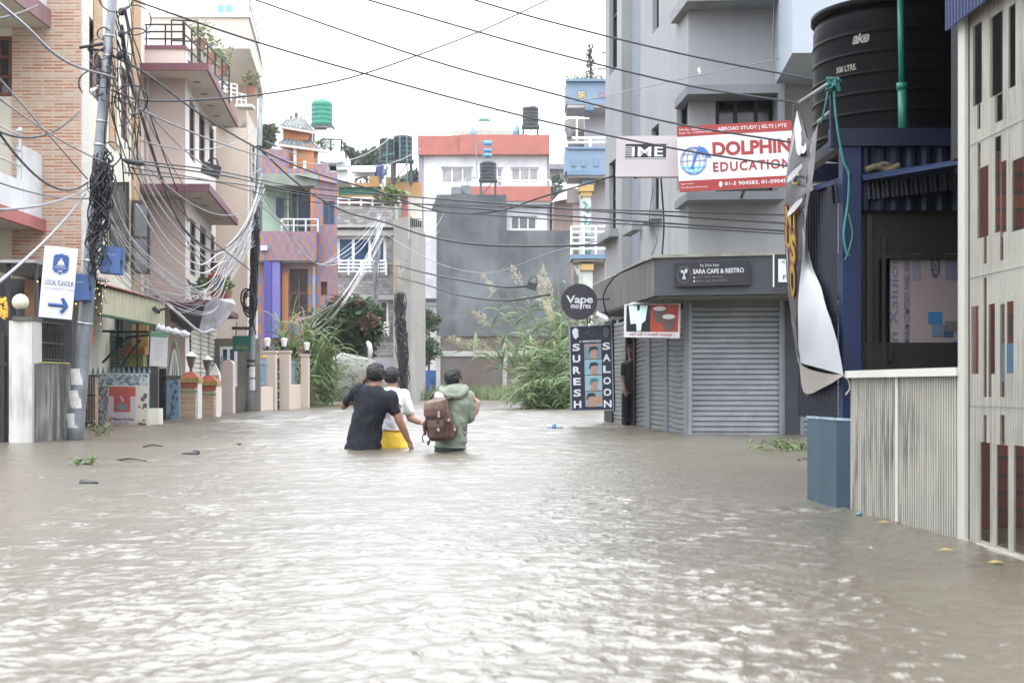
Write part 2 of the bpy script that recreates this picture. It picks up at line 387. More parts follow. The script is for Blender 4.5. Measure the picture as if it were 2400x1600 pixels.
GWALL = M('pale_grey_plaster', (.285, .292, .302), .8, var=.13, vs=.6, streak=.7, sc=(.15, .15, .15), ss=2.6, lo=.50, hi=.74)
GGREY = M('blue_grey_plaster', (.20, .225, .26), .8, var=.1, streak=.3, sc=(.2, .21, .22))
FASC = M('dark_grey_fascia', (.06, .066, .076), .6, var=.25, vs=1.2, streak=.6, sc=(.05, .05, .05), ss=5)
FASC2 = M('weathered_grey_fascia', (.135, .13, .13), .7, var=.25, streak=.8, sc=(.07, .065, .06), ss=5, lo=.45, hi=.6)
SILL = M('cement_sill', (.24, .25, .255), .85, var=.2, streak=.8, ss=5)

# ---------------------------------------------------------------- the grey corner building with shuttered shops
A_, B_, C_ = (1.74, 26.5), (2.43, 19.6), (6.2, 19.3)
g1, g2 = plan(A_, B_), plan(B_, C_)
L1 = (Vector(B_) - Vector(A_)).length; L2 = (Vector(C_) - Vector(B_)).length
gb = thing('corner_building', 'tall pale grey plastered corner building with shuttered shops and dark slit windows', 'building', (3.2, 22, 0))
up = [g1.rect(1428, -110, 1446, 168), g1.rect(1529, -110, 1544, 72), g1.rect(1428, 378, 1443, 545), g1.rect(1527, 296, 1544, 498)]
rec = g1.rect(1457, -300, 1501, 590); rec = (rec[0], rec[1], 2.3, 9.5)
mb = MB().wall(g1, 0, L1, 1.9, 9.5, up + [rec], .16)
bay = g2.rect(1677, 219, 1823, 452); bayl = g1.rect(1586, 240, 1612, 440)
mb = MB().wall(g1, 0, L1, 1.9, 9.5, up + [rec, bayl], .16).wall(g2, 0, L2, 1.9, 9.5, [bay], .25)
mb.slab([A_, (A_[0] + 5, A_[1] + .2), (C_[0], C_[1]), (C_[0] - .1, C_[1] + .3), (2.8, 20.2), (2.2, 26.2)], 9.5, 9.7)
mb.add([(A_[0], A_[1], 1.9), (A_[0] + 5, A_[1] + .2, 1.9), (A_[0] + 5, A_[1] + .2, 9.5), (A_[0], A_[1], 9.5)], [(0, 1, 2, 3)])
mb.build('wall', GWALL, gb)
MB().fbox(g1, rec[0], rec[1], 2.3, 9.5, -.2, -.16).build('recess_panel', GGREY, gb)
for r in up: window(gb, g1, r, -.12, .06, 0, 1, BLACKM)
for ys in ((-110, 130), (415, 527)): window(gb, g1, g1.rect(1486, ys[0], 1498, ys[1]), -.155, .05, 0, 1, BLACKM, name='slit_window')
window(gb, g2, bay, -.2, .06, 2, 0, BLACKM, glass('dark_bay_glass', (.008, .009, .012), .12), name='bay_window')
window(gb, g1, bayl, -.12, .06, 1, 0, BLACKM, name='bay_window')
for px in ((1419, 1449, 552), (1478, 1505, 532), (1522, 1551, 505)):
    s0, z = g1.px(px[0], px[2]); s1 = g1.px(px[1], px[2])[0]
    MB().fbox(g1, s0, s1, z - .16, z - .02, 0, .16).build('window_sill', SILL, gb)
# the projecting frame round the bay window, and the one above it
bp = [(2.30, 20.13), (2.355, 19.1), (3.645, 19.0), (3.66, 19.5), (2.44, 19.6), (2.40, 20.14)]
mb = MB().slab(bp, 4.58, 4.70).slab(bp, 3.16, 3.27)
mb.slab([(3.56, 19.01), (3.645, 19.0), (3.66, 19.49), (3.57, 19.5)], 3.27, 4.58)
mb.build('bay_frame', M('grey_bay_frame', (.16, .17, .19), .8, var=.12, streak=.5, sc=(.13, .13, .13)), gb)
bq = [(2.26, 20.3), (2.355, 19.1), (3.9, 19.0), (3.92, 19.5), (2.44, 19.59), (2.36, 20.3)]
MB().slab(bq, 5.83, 5.98).build('bay_frame', SILL, gb)
mb = MB().slab([(3.47, 17.6), (5.6, 17.5), (5.7, 19.35), (3.6, 19.48)], 4.78, 8.5)
mb.build('upper_projection', M('pale_blue_grey_paint', (.34, .38, .43), .7, var=.06), gb)
# ground floor: dark backing, posts, shutters
mb = MB(); mb.wall(g1, 0, L1, -.9, 1.9, (), n=-.25).wall(g2, .12, L2, -.9, 1.9, (), n=-.25); mb.build('shop_interior', DARK, gb)
GUIDE = M('steel_shutter_guide', (.22, .245, .28), .45, .4, var=.12)
def sx(fr, x, y=1000): return fr.px(x, y)[0]
zt = 1.86
for a, b, bow in ((1437, 1468, .02), (1490, 1518, -.05), (1525, 1560, .02), (1566, 1606, .07)):
    shutter_mb(g1, sx(g1, a), sx(g1, b), -.9, zt, -.02, bow=bow).build('roller_shutter', SHUT, gb)
for a, b in ((1419, 1437), (1468, 1471), (1487, 1490), (1518, 1525), (1560, 1566)):
    MB().fbox(g1, sx(g1, a), sx(g1, b), -.9, zt, -.06, .025).build('shutter_guide', BLACKM if b < 1500 else GUIDE, gb)
MB().fbox(g1, sx(g1, 1606), L1 - .005, -.9, zt, -.06, .03).fbox(g2, 0, sx(g2, 1621), -.9, zt, -.06, .025).build('corner_post', GUIDE, gb)
shutter_mb(g2, sx(g2, 1621), sx(g2, 1826), -.9, zt - .04, -.03, .072).build('roller_shutter', SHUT, gb)
MB().fbox(g2, sx(g2, 1621), sx(g2, 1826), zt - .11, zt, -.1, -.005).build('shutter_box', M('dirty_shutter_box', (.16, .16, .15), .6, var=.3), gb)
MB().fbox(g2, sx(g2, 1826), sx(g2, 1840), -.9, zt, -.06, .03).build('shutter_guide', GUIDE, gb)
MB().fbox(g2, sx(g2, 1840), sx(g2, 1873), -.9, zt, -.06, .12).build('dark_column', M('black_column', (.028, .03, .038), .5, var=.3, bs=60), gb)
MB().fbox(g2, sx(g2, 1873), sx(g2, 1884), -.9, zt, -.06, .02).build('shutter_guide', GUIDE, gb)
shutter_mb(g2, sx(g2, 1884), sx(g2, 2040), -.9, zt, -.03, .072).build('roller_shutter', SHUT, gb)
# canopy fascia
K = (1.888, 18.9); Lf = (1.36, 24.0); Rf = (4.6, 18.2)
mb = MB().slab([Lf, K, (K[0] + .05, K[1] + .05), (1.41, 24.0)], 1.86, 2.35)
mb.build('canopy_side', FASC2, gb)
mb = MB().slab([K, Rf, (4.62, 18.26), (K[0] + .05, K[1] + .06)], 1.862, 2.36); mb.build('canopy_front', FASC, gb)
MB().slab([(1.38, 24.02), (K[0] - .03, K[1] - .03), (4.63, 18.16), (4.9, 19.4), B_, (1.95, 24.1)], 2.362, 2.40).build('canopy_top', M('mossy_concrete_edge', (.30, .295, .25), .9, var=.35, vs=4, streak=.6, sc=(.1, .1, .07)), gb)
MB().slab([(1.42, 24.0), (K[0] + .07, K[1] + .07), (4.6, 18.3), (4.9, 19.28), (2.45, 19.5), (2.0, 24.0)], 1.83, 1.858).build('canopy_soffit', M('olive_soffit', (.17, .17, .145), .8, var=.2), gb)
AWS = M('old_white_awning_sheet', (.5, .5, .49), .5, .2, var=.3, streak=.7, sc=(.16, .15, .14), ss=8)
def aw_strip(a, b, c, d, n=26):
    a, b, c, d = (at(*q) for q in (a, b, c, d)); vs = []
    for i in range(n + 1): t = i / n; o = Vector((0, 0, .016 * (i % 2))); vs += [a.lerp(b, t) + o, d.lerp(c, t) + o]
    MB().add(vs, [(2 * i, 2 * i + 2, 2 * i + 3, 2 * i + 1) for i in range(n)]).build('awning_strip', AWS, gb)
aw_strip((1468, 716, 20.3), (1574, 706, 18.95), (1566, 688, 19.25), (1500, 700, 20.6)); aw_strip((1395, 738, 23.2), (1424, 752, 22.4), (1428, 733, 22.9), (1400, 728, 23.6), 10)
mb = MB().tube(curve([at(1533, 605, 18.8), at(1480, 626, 19.8), at(1440, 650, 21), at(1415, 690, 21.6), at(1420, 730, 21.8), at(1430, 745, 22)]), .012)
solo(mb, 'canopy_cable', CABLE, 'black cable looping over the side of the grey shop canopy', 'cable', smooth=True)
for pts, lab in (([(1549, 412, 18.6), (1553, 470, 19.0), (1556, 530, 19.2), (1552, 596, 19.2)], 'thick dark cable running down the grey wall beside the pale remittance board'),
                 ([(1530, 440, 19.6), (1522, 520, 19.5), (1540, 560, 19.3), (1523, 606, 19.2)], 'thin looping wire hanging below the slit windows of the grey building')):
    solo(MB().tube(curve([at(*p) for p in pts]), .012 if 'thick' in lab else .006, 5), 'wall_cable', CABLE, lab, 'cable', smooth=True)
for x0, x1, lab in ((1814, 1804, 'left one of two thin wires hanging down the grey wall near the top'), (1826, 1806, 'right one of two thin wires hanging down the grey wall near the top')):
    solo(MB().tube(curve([at(x0, -10, 19.1), at(x0 - 3, 80, 19.1), at(x1, 162, 19.1)]), .006, 5), 'wall_wire', CABLE_G, lab, 'wire')
cv = thing('wall_camera', 'small white camera fixed high on the grey corner building', 'camera', at(1639, 165, 19.3))
MB().tube([at(1639, 160, 19.45), at(1639, 163, 19.3)], .012).build('bracket', FRAMEW, cv); MB().tube([at(1638, 163, 19.35), at(1640, 171, 19.2)], .018, 8).build('housing', FRAMEW, cv)
MB().fbox(g1, sx(g1, 1437), sx(g1, 1452), 1.95, 2.25, .3, .42).build('meter_box', M('faded_blue_grey_box', (.13, .15, .18), .6, var=.4, vs=8), gb)

# ---------------------------------------------------------------- signs on the corner building
RED = M('sign_red', (.27, .03, .027), .5, var=.12, bst=0); SIGNW = M('sign_white', (.56, .57, .595), .45, var=.06, vs=3, streak=.3, sc=(.36, .36, .36), bst=0)
INK = M('sign_black', (.015, .015, .02), .45, bst=0); BLUEINK = M('sign_blue', (.05, .13, .42), .45, bst=0); PALEBLUE = M('sign_pale_blue', (.35, .62, .80), .5, bst=0)
def R4(fr, x0, y0, x1, y1): return fr.rect(x0, y0, x1, y1)
fd = board((1592, 450), (1860, 436), (1595, 297), 17.75, 17.6)
w = fd.px(1858, 360)[0]; h = fd.px(1594, 297)[1]
ds = thing('education_signboard', 'red and white education billboard with a blue globe and leaping dolphin', 'signboard', fd.pt(w / 2, 0))
MB().fbox(fd, 0, w, 0, h, -.06, 0).build('panel', SIGNW, ds)
mb = MB().fbox(fd, 0, w, 0, h * .165, 0, .003).fbox(fd, 0, w, h * .845, h, 0, .003); mb.build('red_band', RED, ds)
mb = MB(); text(mb, 'DOLPHIN', fd, (w * .305, w * .985, h * .515, h * .735), .004, 1.0, .04); text(mb, 'EDUCATION', fd, (w * .305, w * .975, h * .275, h * .425), .004, 1.2, .026); mb.build('lettering', RED, ds)
mb = MB(); text(mb, 'ABROAD STUDY | IELTS | PTE', fd, (w * .355, w * .955, h * .885, h * .955), .006, 1, .012)
text(mb, 'PAN No. : 606005757', fd, (w * .02, w * .235, h * .93, h * .965), .006); text(mb, 'Regd. No.: 162976/073/074', fd, (w * .02, w * .305, h * .875, h * .912), .006)
text(mb, '01-5 904583, 01-590458', fd, (w * .40, w * .965, h * .05, h * .115), .006, 1, .014); text(mb, 'Approved by:', fd, (w * .015, w * .13, h * .10, h * .13), .006); text(mb, 'The Ministry of Education', fd, (w * .015, w * .25, h * .04, h * .075), .006)
ring = [fd.pt(w * .365 + .022 * math.cos(a), h * .085 + .036 * math.sin(a), .004) for a in np.linspace(0, 6.28, 15)[:-1]]; mb.prism(ring, fd.n * .002)
mb.build('white_lettering', SIGNW, ds)
mb = MB(); gx, gz, gr = w * .135, h * .465, w * .112
for q in (-.85, -.5, 0, .5, .85):
    mb.tube([fd.pt(gx + gr * q * math.cos(a) , gz + gr * 1.08 * math.sin(a), .004) for a in np.linspace(-1.57, 1.57, 13)], .003, 4)
    mb.tube([fd.pt(gx + gr * math.sqrt(max(0, 1 - q * q)) * e, gz + gr * 1.08 * q, .004) for e in (-1, 1)], .003, 4)
mb.tube([fd.pt(gx + gr * math.cos(a), gz + gr * 1.08 * math.sin(a), .004) for a in np.linspace(0, 6.284, 33)], .004, 4)
mb.build('globe', BLUEINK, ds)
mb = MB().fpoly(fd, [(gx + gr * math.cos(a), gz + gr * 1.05 * math.sin(a)) for a in np.linspace(math.pi + .35, 2 * math.pi - .35, 14)], 0, .0025); mb.build('globe_sea', PALEBLUE, ds)
dol = [(.10, .33), (.125, .42), (.145, .54), (.165, .61), (.185, .655), (.18, .70), (.20, .675), (.235, .66), (.262, .60), (.285, .53), (.295, .49), (.27, .515), (.255, .50), (.248, .53), (.225, .565), (.215, .53), (.205, .57), (.175, .555), (.15, .46), (.13, .38), (.135, .33), (.118, .35)]
MB().fpoly(fd, [(w * a, h * b) for a, b in dol], .004, .009).build('dolphin', BLUEINK, ds)
fi = board((1442, 414), (1592, 414), (1443, 319), 18.2, 18.0); wi = fi.px(1593, 370)[0]; hi = fi.px(1443, 319)[1]
im = thing('remittance_signboard', 'faded pale pink box sign with a small black panel, left of the dolphin billboard', 'signboard', fi.pt(wi / 2, 0))
MB().fbox(fi, 0, wi, 0, hi, -.14, 0).build('light_box', M('faded_pinkish_sheet', (.43, .395, .41), .5, var=.08, vs=1, streak=.35, sc=(.4, .37, .36)), im)
mb = MB().fbox(fi, wi * .145, wi * .785, hi * .44, hi * .80, 0, .003)
mb.build('black_panel', INK, im)
mb = MB(); text(mb, 'IME', fi, (wi * .25, wi * .74, hi * .49, hi * .73), .006, 1.1, .022)
for i in range(6): mb.fbox(fi, wi * .145, wi * .25, hi * (.50 + i * .045), hi * (.515 + i * .045), .004, .006)
mb.fbox(fi, wi * .145, wi * .785, hi * .445, hi * .46, .004, .006); mb.build('lettering', SIGNW, im)
MB().bar(fi.pt(wi * .3, 0, -.07), fi.pt(wi * .3, .2, -1.2), .02).bar(fi.pt(wi, hi * .8, -.07), fi.pt(wi, hi * .8, -1.4), .02).each('bracket', BLACKM, im)
MB().bar(fd.pt(.1, h * .9, -.06), fd.pt(.1, h * .9, -1.6), .02).bar(fd.pt(w * .6, h * .1, -.06), fd.pt(w * .6, h * .1, -1.6), .02).each('bracket', BLACKM, ds)
# cafe board on the canopy
fs = board((1581, 672), (1757, 667), (1580, 617), 18.76, 18.50); ws = fs.px(1757, 640)[0]; hs_ = fs.px(1580, 617)[1]
ss = thing('cafe_signboard', 'wide black cafe board with white lettering mounted on the grey shop canopy', 'signboard', fs.pt(ws / 2, 0))
MB().fbox(fs, 0, ws, 0, hs_, -.05, 0).build('panel', M('glossy_black_board', (.012, .013, .018), .2, var=.1, bst=0), ss)
mb = MB(); text(mb, 'SARA CAFE & RESTRO', fs, (ws * .25, ws * .925, hs_ * .52, hs_ * .72), .003, 1.0, .028)
text(mb, 'Eat. Drink. Relax', fs, (ws * .35, ws * .6, hs_ * .82, hs_ * .93), .003)
for k in (-1, 0, 1): mb.tube([fs.pt(ws * .13 - k * .02, hs_ * .3, .003), fs.pt(ws * .13, hs_ * .5, .003), fs.pt(ws * .13 + k * .028, hs_ * .7, .003)], .007, 4)
mb.ball(fs.pt(ws * .16, hs_ * .66, .003), (.018, .004, .03), 8, 6).ball(fs.pt(ws * .098, hs_ * .64, .003), (.012, .004, .022), 8, 6)
mb.fbox(fs, ws * .255, ws * .275, hs_ * .17, hs_ * .24, 0, .003).fbox(fs, ws * .255, ws * .275, hs_ * .33, hs_ * .4, 0, .003)
mb.build('lettering', SIGNW, ss)
mb = MB(); text(mb, 'Radhe Radhe, Bhaktapur', fs, (ws * .29, ws * .66, hs_ * .33, hs_ * .42), .003); text(mb, '9840711208, 9861970774', fs, (ws * .29, ws * .7, hs_ * .16, hs_ * .25), .003)
mb.tube([fs.pt(ws * .13 + .088 * math.cos(a), hs_ * .5 + .11 * math.sin(a), .002) for a in np.linspace(0, 6.284, 29)], .004, 4)
mb.build('small_lettering', M('dull_grey_ink', (.16, .16, .17), .5, bst=0), ss)
# half hidden framed notice at the right end of the canopy
fn = board((1811, 672), (1900, 672), (1811, 596), 18.0); wn, hn = fn.px(1900, 640)[0], fn.px(1811, 596)[1]
ns = thing('framed_notice', 'white notice in a black frame on the shop canopy, half behind the torn banner', 'sign', fn.pt(wn / 2, 0))
MB().fbox(fn, 0, wn, 0, hn, -.05, 0).build('frame', INK, ns)
MB().fbox(fn, 0, .018, 0, hn, .001, .012).build('edge_strip', SIGNW, ns)
MB().fbox(fn, .07, wn - .06, .06, hn - .06, 0, .004).build('sheet', SIGNW, ns)
mb = MB(); text(mb, 'FRESH', fn, (.13, wn - .1, .09, .15), .006, 1, .02); text(mb, '<', fn, (.11, .16, .29, .34), .006); mb.build('lettering', INK, ns)
# round hanging sign
c = at(1357.5, 707, 22.3); fv = Fr(c, (1, -.06, 0)); rv = .283
vs_ = thing('round_hanging_sign', 'round charcoal disc sign with white lettering held out on an arm', 'sign', c)
mb = MB().fpoly(fv, [(rv * math.cos(a), rv * math.sin(a)) for a in np.linspace(0, 2 * math.pi, 49)[:-1]], -.07, 0); mb.build('disc', M('charcoal_disc', (.026, .024, .034), .45, var=.12, bst=0), vs_)
mb = MB(); text(mb, 'Vape', fv, (-.205, .215, -.06, .10), .004, .95, .02); text(mb, 'mo  res', fv, (-.13, .18, -.105, -.045), .004, 1, .02); mb.fbox(fv, .012, .04, -.115, .0, .003, .006); mb.build('lettering', SIGNW, vs_)
MB().bar(fv.pt(rv, .04, -.035), fv.pt(rv + .35, .06, -.06), .014).bar(fv.pt(.12, -rv + .03, -.03), fv.pt(.14, -rv - .1, -.03), .012).build('arm', BLACKM, vs_)
bl = thing('light_bulb', 'small white bulb hanging between the round sign and the barber board', 'bulb', at(1382, 760, 22.2))
mb = MB().ball(at(1382, 762, 22.2), .028, 10, 8); mb.build('globe', SIGNW, bl, True); MB().bar(at(1382, 745, 22.2), at(1382, 757, 22.2), .012).build('holder', BLACKM, bl)
# barber board
fb = board((1338, 963), (1437, 961), (1338, 764), 23.2, 22.9); wb, hb = fb.px(1437, 860)[0], fb.px(1338, 764)[1]
bs_ = thing('barber_signboard', 'tall navy barber board with pale vertical letters beside four haircut photos', 'signboard', fb.pt(wb / 2, 0))
MB().fbox(fb, 0, wb, 0, hb, -.06, 0).build('panel', M('navy_board', (.010, .012, .028), .4, var=.1, bst=0), bs_)
mb = MB().fbox(fb, 0, .028, 0, hb, 0, .012).fbox(fb, wb - .014, wb, 0, hb, 0, .012).fbox(fb, .028, wb - .014, 0, .014, 0, .012).fbox(fb, .028, wb - .014, hb - .014, hb, 0, .012); mb.build('frame', GUIDE, bs_)
mb = MB()
for i, (a, b2) in enumerate(zip('SURESH', 'SALOON')):
    z = hb * (.705 - .134 * i); text(mb, a, fb, (wb * .075, wb * .25, z, z + hb * .085), .004, 1, .03); text(mb, b2, fb, (wb * .77, wb * .945, z, z + hb * .085), .004, 1, .03)
    for q in ((.075, .25), (.77, .945)):
        mb.fbox(fb, wb * q[0] - .004, wb * q[0] + .022, z, z + .006, .002, .004)
mb.build('lettering', M('pale_letter_paint', (.6, .62, .68), .4, bst=0), bs_)
mb = MB(); text(mb, '9803594026', fb, (wb * .31, wb * .74, hb * .80, hb * .825), .004, 1, .03)
mb.fpoly(fb, [(wb * .26 + .014 * math.cos(a), hb * .812 + .016 * math.sin(a)) for a in np.linspace(0, 6.28, 9)[:-1]], .002, .004)
hd = [(0, .12), (.03, .02), (.06, .0), (.10, .03), (.115, .05), (.10, .09), (.11, .12), (.10, .16), (.06, .18), (.02, .165)]
mb.fpoly(fb, [(wb * .075 + a, hb * .845 + b) for a, b in hd], .002, .004); mb.build('profile_heads', M('pale_print', (.55, .57, .62), .5, bst=0), bs_)
MB().fpoly(fb, [(wb * .94 - a, hb * .845 + b) for a, b in hd], .002, .004).tube([fb.pt(wb * (.36 + .03 * i), hb * (.89 + .03 * math.sin(i * .85)), .002) for i in range(10)], .006, 4).build('grey_emblem', M('dim_print', (.09, .10, .13), .5, bst=0), bs_)
SKIN2 = M('printed_skin', (.36, .22, .17), .6, var=.15, vs=12, bst=0); HAIRP = M('printed_hair', (.02, .02, .028), .6, bst=0)
SKYP = [M('print_blue_%s' % n, c, .5, var=.12, vs=6, bst=0) for n, c in (('slate', (.14, .20, .27)), ('sky', (.20, .36, .45)), ('cyan', (.25, .38, .45)), ('grey', (.19, .29, .34)))]
for i in range(4):
    z0 = hb * (.605 - .186 * i); s0, s1 = wb * .345, wb * .74; q = (s1 - s0); hh = hb * .178
    ph = MB().fbox(fb, s0, s1, z0, z0 + hh, 0, .003).build('haircut_photo', SKYP[i], bs_)
    fx, fz = s0 + q * (.55 if i < 3 else .35), z0 + hh * (.42 if i < 3 else .5)
    oval = [(fx + q * .22 * math.cos(a), fz + hh * .30 * math.sin(a)) for a in np.linspace(0, 6.28, 17)[:-1]]
    mb = MB().fpoly(fb, oval, .0032, .005).fpoly(fb, [(fx - q * .28, z0), (fx + q * .3, z0), (fx + q * .12, z0 + hh * .2), (fx - q * .16, z0 + hh * .22)], .0032, .0045)
    if i in (0, 3): mb.fpoly(fb, [(s0 + q * .08, z0 + hh * .82), (s1 - q * .1, z0 + hh * .86), (s1 - q * .14, z0 + hh * .97), (s0 + q * .1, z0 + hh * .95)] if i == 0 else [(s0 + q * .45, z0 + hh * .1), (s1, z0 + hh * .2), (s1, z0 + hh * .75), (s0 + q * .6, z0 + hh * .6)], .0032, .0042)
    mb.build('face', SKIN2, ph)
    MB().fpoly(fb, [(fx - q * .30, fz + hh * .02), (fx - q * .22, fz - hh * .05), (fx - q * .16, fz + hh * .14), (fx + q * .17, fz + hh * .2), (fx + q * .24, fz + hh * .12), (fx + q * .27, fz + hh * .3), (fx + q * .1, fz + hh * .42), (fx - q * .2, fz + hh * .38)], .0055, .007).build('hair', HAIRP if i != 2 else M('printed_blue_hair', (.06, .16, .21), .5, bst=0), ph)
# yogurt drink banner
fl = board((1462, 790), (1592, 792), (1461, 713), 20.3, 19.3); wl, hl = fl.px(1592, 750)[0], fl.px(1461, 713)[1]
lb = thing('yogurt_banner', 'banner picturing clay cups of yogurt with red script below, under the shop canopy', 'banner', fl.pt(wl / 2, 0))
MB().fbox(fl, 0, wl, 0, hl, -.02, 0).build('sheet', SIGNW, lb)
MB().fbox(fl, wl * .045, wl * .49, hl * .17, hl * .97, 0, .002).build('dark_picture', INK, lb)
MB().fbox(fl, wl * .492, wl * .985, hl * .17, hl * .97, 0, .002).build('red_picture', M('brick_red_print', (.36, .055, .03), .5, var=.3, vs=3, bst=0), lb)
gl = [(.09, .95), (.24, .95), (.25, .80), (.29, .80), (.30, .95), (.44, .95), (.40, .5), (.335, .42), (.32, .2), (.245, .19), (.235, .42), (.13, .40), (.115, .6)]
MB().fpoly(fl, [(wl * a, hl * b) for a, b in gl], .002, .004).build('milk_glasses', M('pale_aqua_print', (.62, .80, .82), .4, var=.1, vs=8, bst=0), lb)
for cxq, czq, nm in ((.655, .66, 'far'), (.82, .42, 'near')):
    k1 = MB().fpoly(fl, [(wl * (cxq + .125 * a), hl * (czq + b)) for a, b in ((-1, .2), (-.95, 0), (-.55, -.22), (.55, -.22), (.95, 0), (1, .2))], .002 if nm == 'far' else .0035, .003 if nm == 'far' else .0045).build('clay_cup', M('clay_print', (.12, .09, .08), .6, var=.3, vs=8, bst=0), lb)
    MB().fpoly(fl, [(wl * cxq + wl * .115 * math.cos(a), hl * (czq + .2) + hl * .07 * math.sin(a)) for a in np.linspace(0, 6.28, 15)[:-1]], .0046 if nm == 'near' else .0031, .0055 if nm == 'near' else .0036).build('curd', M('curd_print', (.66, .66, .64), .5, bst=0), k1)
mb = MB(); text(mb, 'यहाँ दही र लस्सी पाइन्छ ।', fl, (wl * .11, wl * .93, hl * .025, hl * .145), .003, 1, .01); mb.build('lettering', RED, lb)
# ---------------------------------------------------------------- near right: shed, tank, fence, gate
NAVY = M('navy_blue_paint', (.006, .015, .06), .45, var=.3, vs=3, streak=.3, sc=(.01, .015, .03)); NAVYD = M('dark_navy_sheet', (.008, .010, .02), .5, .2, var=.4, streak=.4, sc=(.02, .02, .02))
TEAL = M('blue_painted_cement', (.032, .062, .085), .6, var=.2, vs=2.5, streak=.5, sc=(.09, .13, .155), ss=4)
TEALD = M('deep_blue_painted_cement', (.014, .036, .062), .6, var=.2, vs=2.5, streak=.3, sc=(.05, .09, .12), ss=4)
q0, q1, q2 = (1.723, 8.3), (1.763, 7.72), (1.815, 7.6)
bp_ = thing('blue_pedestal', 'chest high blue painted cement block at the left end of the cream fence', 'pedestal', (1.77, 7.9, -.9))
ql = plan(q0, q1); qr = plan(q1, q2)
MB().slab([q0, q1, (1.80, 7.75), (1.80, 8.35)], -.9, .475).build('block', TEAL, bp_)
MB().fbox(qr, 0.004, .13, -.9, .47, -.05, .004).build('front_face', TEALD, bp_)
MB().slab([(1.72, 8.31), (1.758, 7.71), (1.82, 7.59), (1.83, 8.35)], .475, .487).build('worn_rim', M('chipped_pale_rim', (.22, .30, .34), .8, var=.4, vs=20), bp_)
shd = thing('navy_shed', 'dark navy corrugated shop shed under the black water tank', 'shed', (2.3, 8.3, 0))
sl = plan((1.735, 8.6), (1.80, 7.80)); mb = MB()
corrugated(mb, sl, 0, .76, .48, 1.80, 0, .05, .012); mb.build('side_wall', NAVYD, shd)
MB().box(1.80, 1.90, 7.74, 7.84, -.9, 2.02).build('corner_post', NAVY, shd)
MB().box(1.90, 2.5, 7.80, 7.9, -.9, .9).box(1.90, 2.02, 7.83, 7.9, .9, 1.9).box(2.5, 3.2, 7.8, 7.9, -.9, 1.9).box(2.02, 2.5, 7.83, 7.9, 1.36, 1.9).build('front_wall', M('near_black_board', (.012, .012, .013), .6, var=.3), shd)
MB().box(1.945, 1.975, 7.795, 7.828, -.9, 1.6).box(2.03, 2.048, 7.795, 7.829, -.9, 1.48).box(2.048, 2.5, 7.80, 7.829, 1.36, 1.385).build('door_frame', M('dark_bronze_frame', (.022, .021, .02), .4, var=.2), shd)
MB().box(2.05, 2.5, 7.84, 7.86, 1.42, 1.49).build('top_light', M('dusty_brown_glass', (.06, .058, .052), .3, var=.2), shd)
fk = Fr((0, 7.83, 0), (1, 0, 0)); mb = MB(); corrugated(mb, fk, 1.90, 3.0, 1.62, 1.98, .05, .085, .02); mb.build('gable_sheet', M('navy_sheet', (.009, .014, .035), .4, .3, var=.4, vs=4), shd)
ACP = M('pinkish_sheet', (.22, .185, .19), .45, var=.08, vs=2, bst=0); ab = fk.rect(2087, 594, 2252, 846)
px_ = thing('printed_panel', 'pinkish composite panel sheet with vertical blue lettering behind the shop door', 'panel', fk.pt(ab[0] + .2, ab[2]))
MB().fbox(fk, ab[0], 2.62, ab[2], ab[3], -.02, .0).build('sheet', ACP, px_)
def vtext(mb, s, x0, y0, x1, y1, fr=fk, n=.004, bold=0):   # lettering that reads upwards
    r = fr.rect(x0, y0, x1, y1)
    text(mb, s, fr, (r[2], r[3], 0, r[1] - r[0]), n, 1, bold, warp=lambda a, b: fr.pt(r[1] - b, a, n))
mb = MB(); vtext(mb, 'Y ALUMINIUM COMPOSITE PANEL SHEET', 2118, 600, 2132, 842, bold=.012); mb.build('lettering', M('print_slate_blue', (.075, .10, .17), .5, bst=0), px_)
mb = MB(); vtext(mb, 'ion Xaluion', 2084, 598, 2104, 840); vtext(mb, 'SS', 2232, 605, 2252, 660, bold=.02); mb.fbox(fk, *fk.rect(2233, 798, 2252, 806), .001, .004); mb.build('large_lettering', M('print_grey_blue', (.09, .12, .19), .5, bst=0), px_)
ov = fk.rect(2181, 596, 2203, 652)
MB().fpoly(fk, [((ov[0] + ov[1]) / 2 + (ov[1] - ov[0]) / 2 * math.cos(a), (ov[2] + ov[3]) / 2 + (ov[3] - ov[2]) / 2 * math.sin(a)) for a in np.linspace(0, 6.28, 19)[:-1]], .001, .003).build('oval_emblem', M('print_dark_slate', (.045, .06, .10), .5, bst=0), px_)
mb = MB(); vtext(mb, 'AGM', 2185, 604, 2199, 645, n=.006, bold=.02); mb.build('emblem_lettering', ACP, px_)
for (a, c_) in (((2175, 731, 2208, 759), (.02, .13, .26)), ((2184, 760, 2212, 789), (.09, .13, .20)), ((2210, 764, 2234, 790), (.035, .055, .13)), ((2214, 752, 2242, 777), (.10, .095, .085)), ((2138, 594, 2156, 656), (.15, .15, .19)), ((2215, 594, 2252, 657), (.12, .125, .16))):
    MB().fbox(fk, *fk.rect(*a), .0005, .002 + .0004 * (a[0] % 5)).build('colour_square', M('print_square_%d' % a[0], c_, .5, bst=0), px_)
hd = MB().box(2.058, 2.075, 7.76, 7.80, .80, .90).build('door_handle', BLACKM, shd)
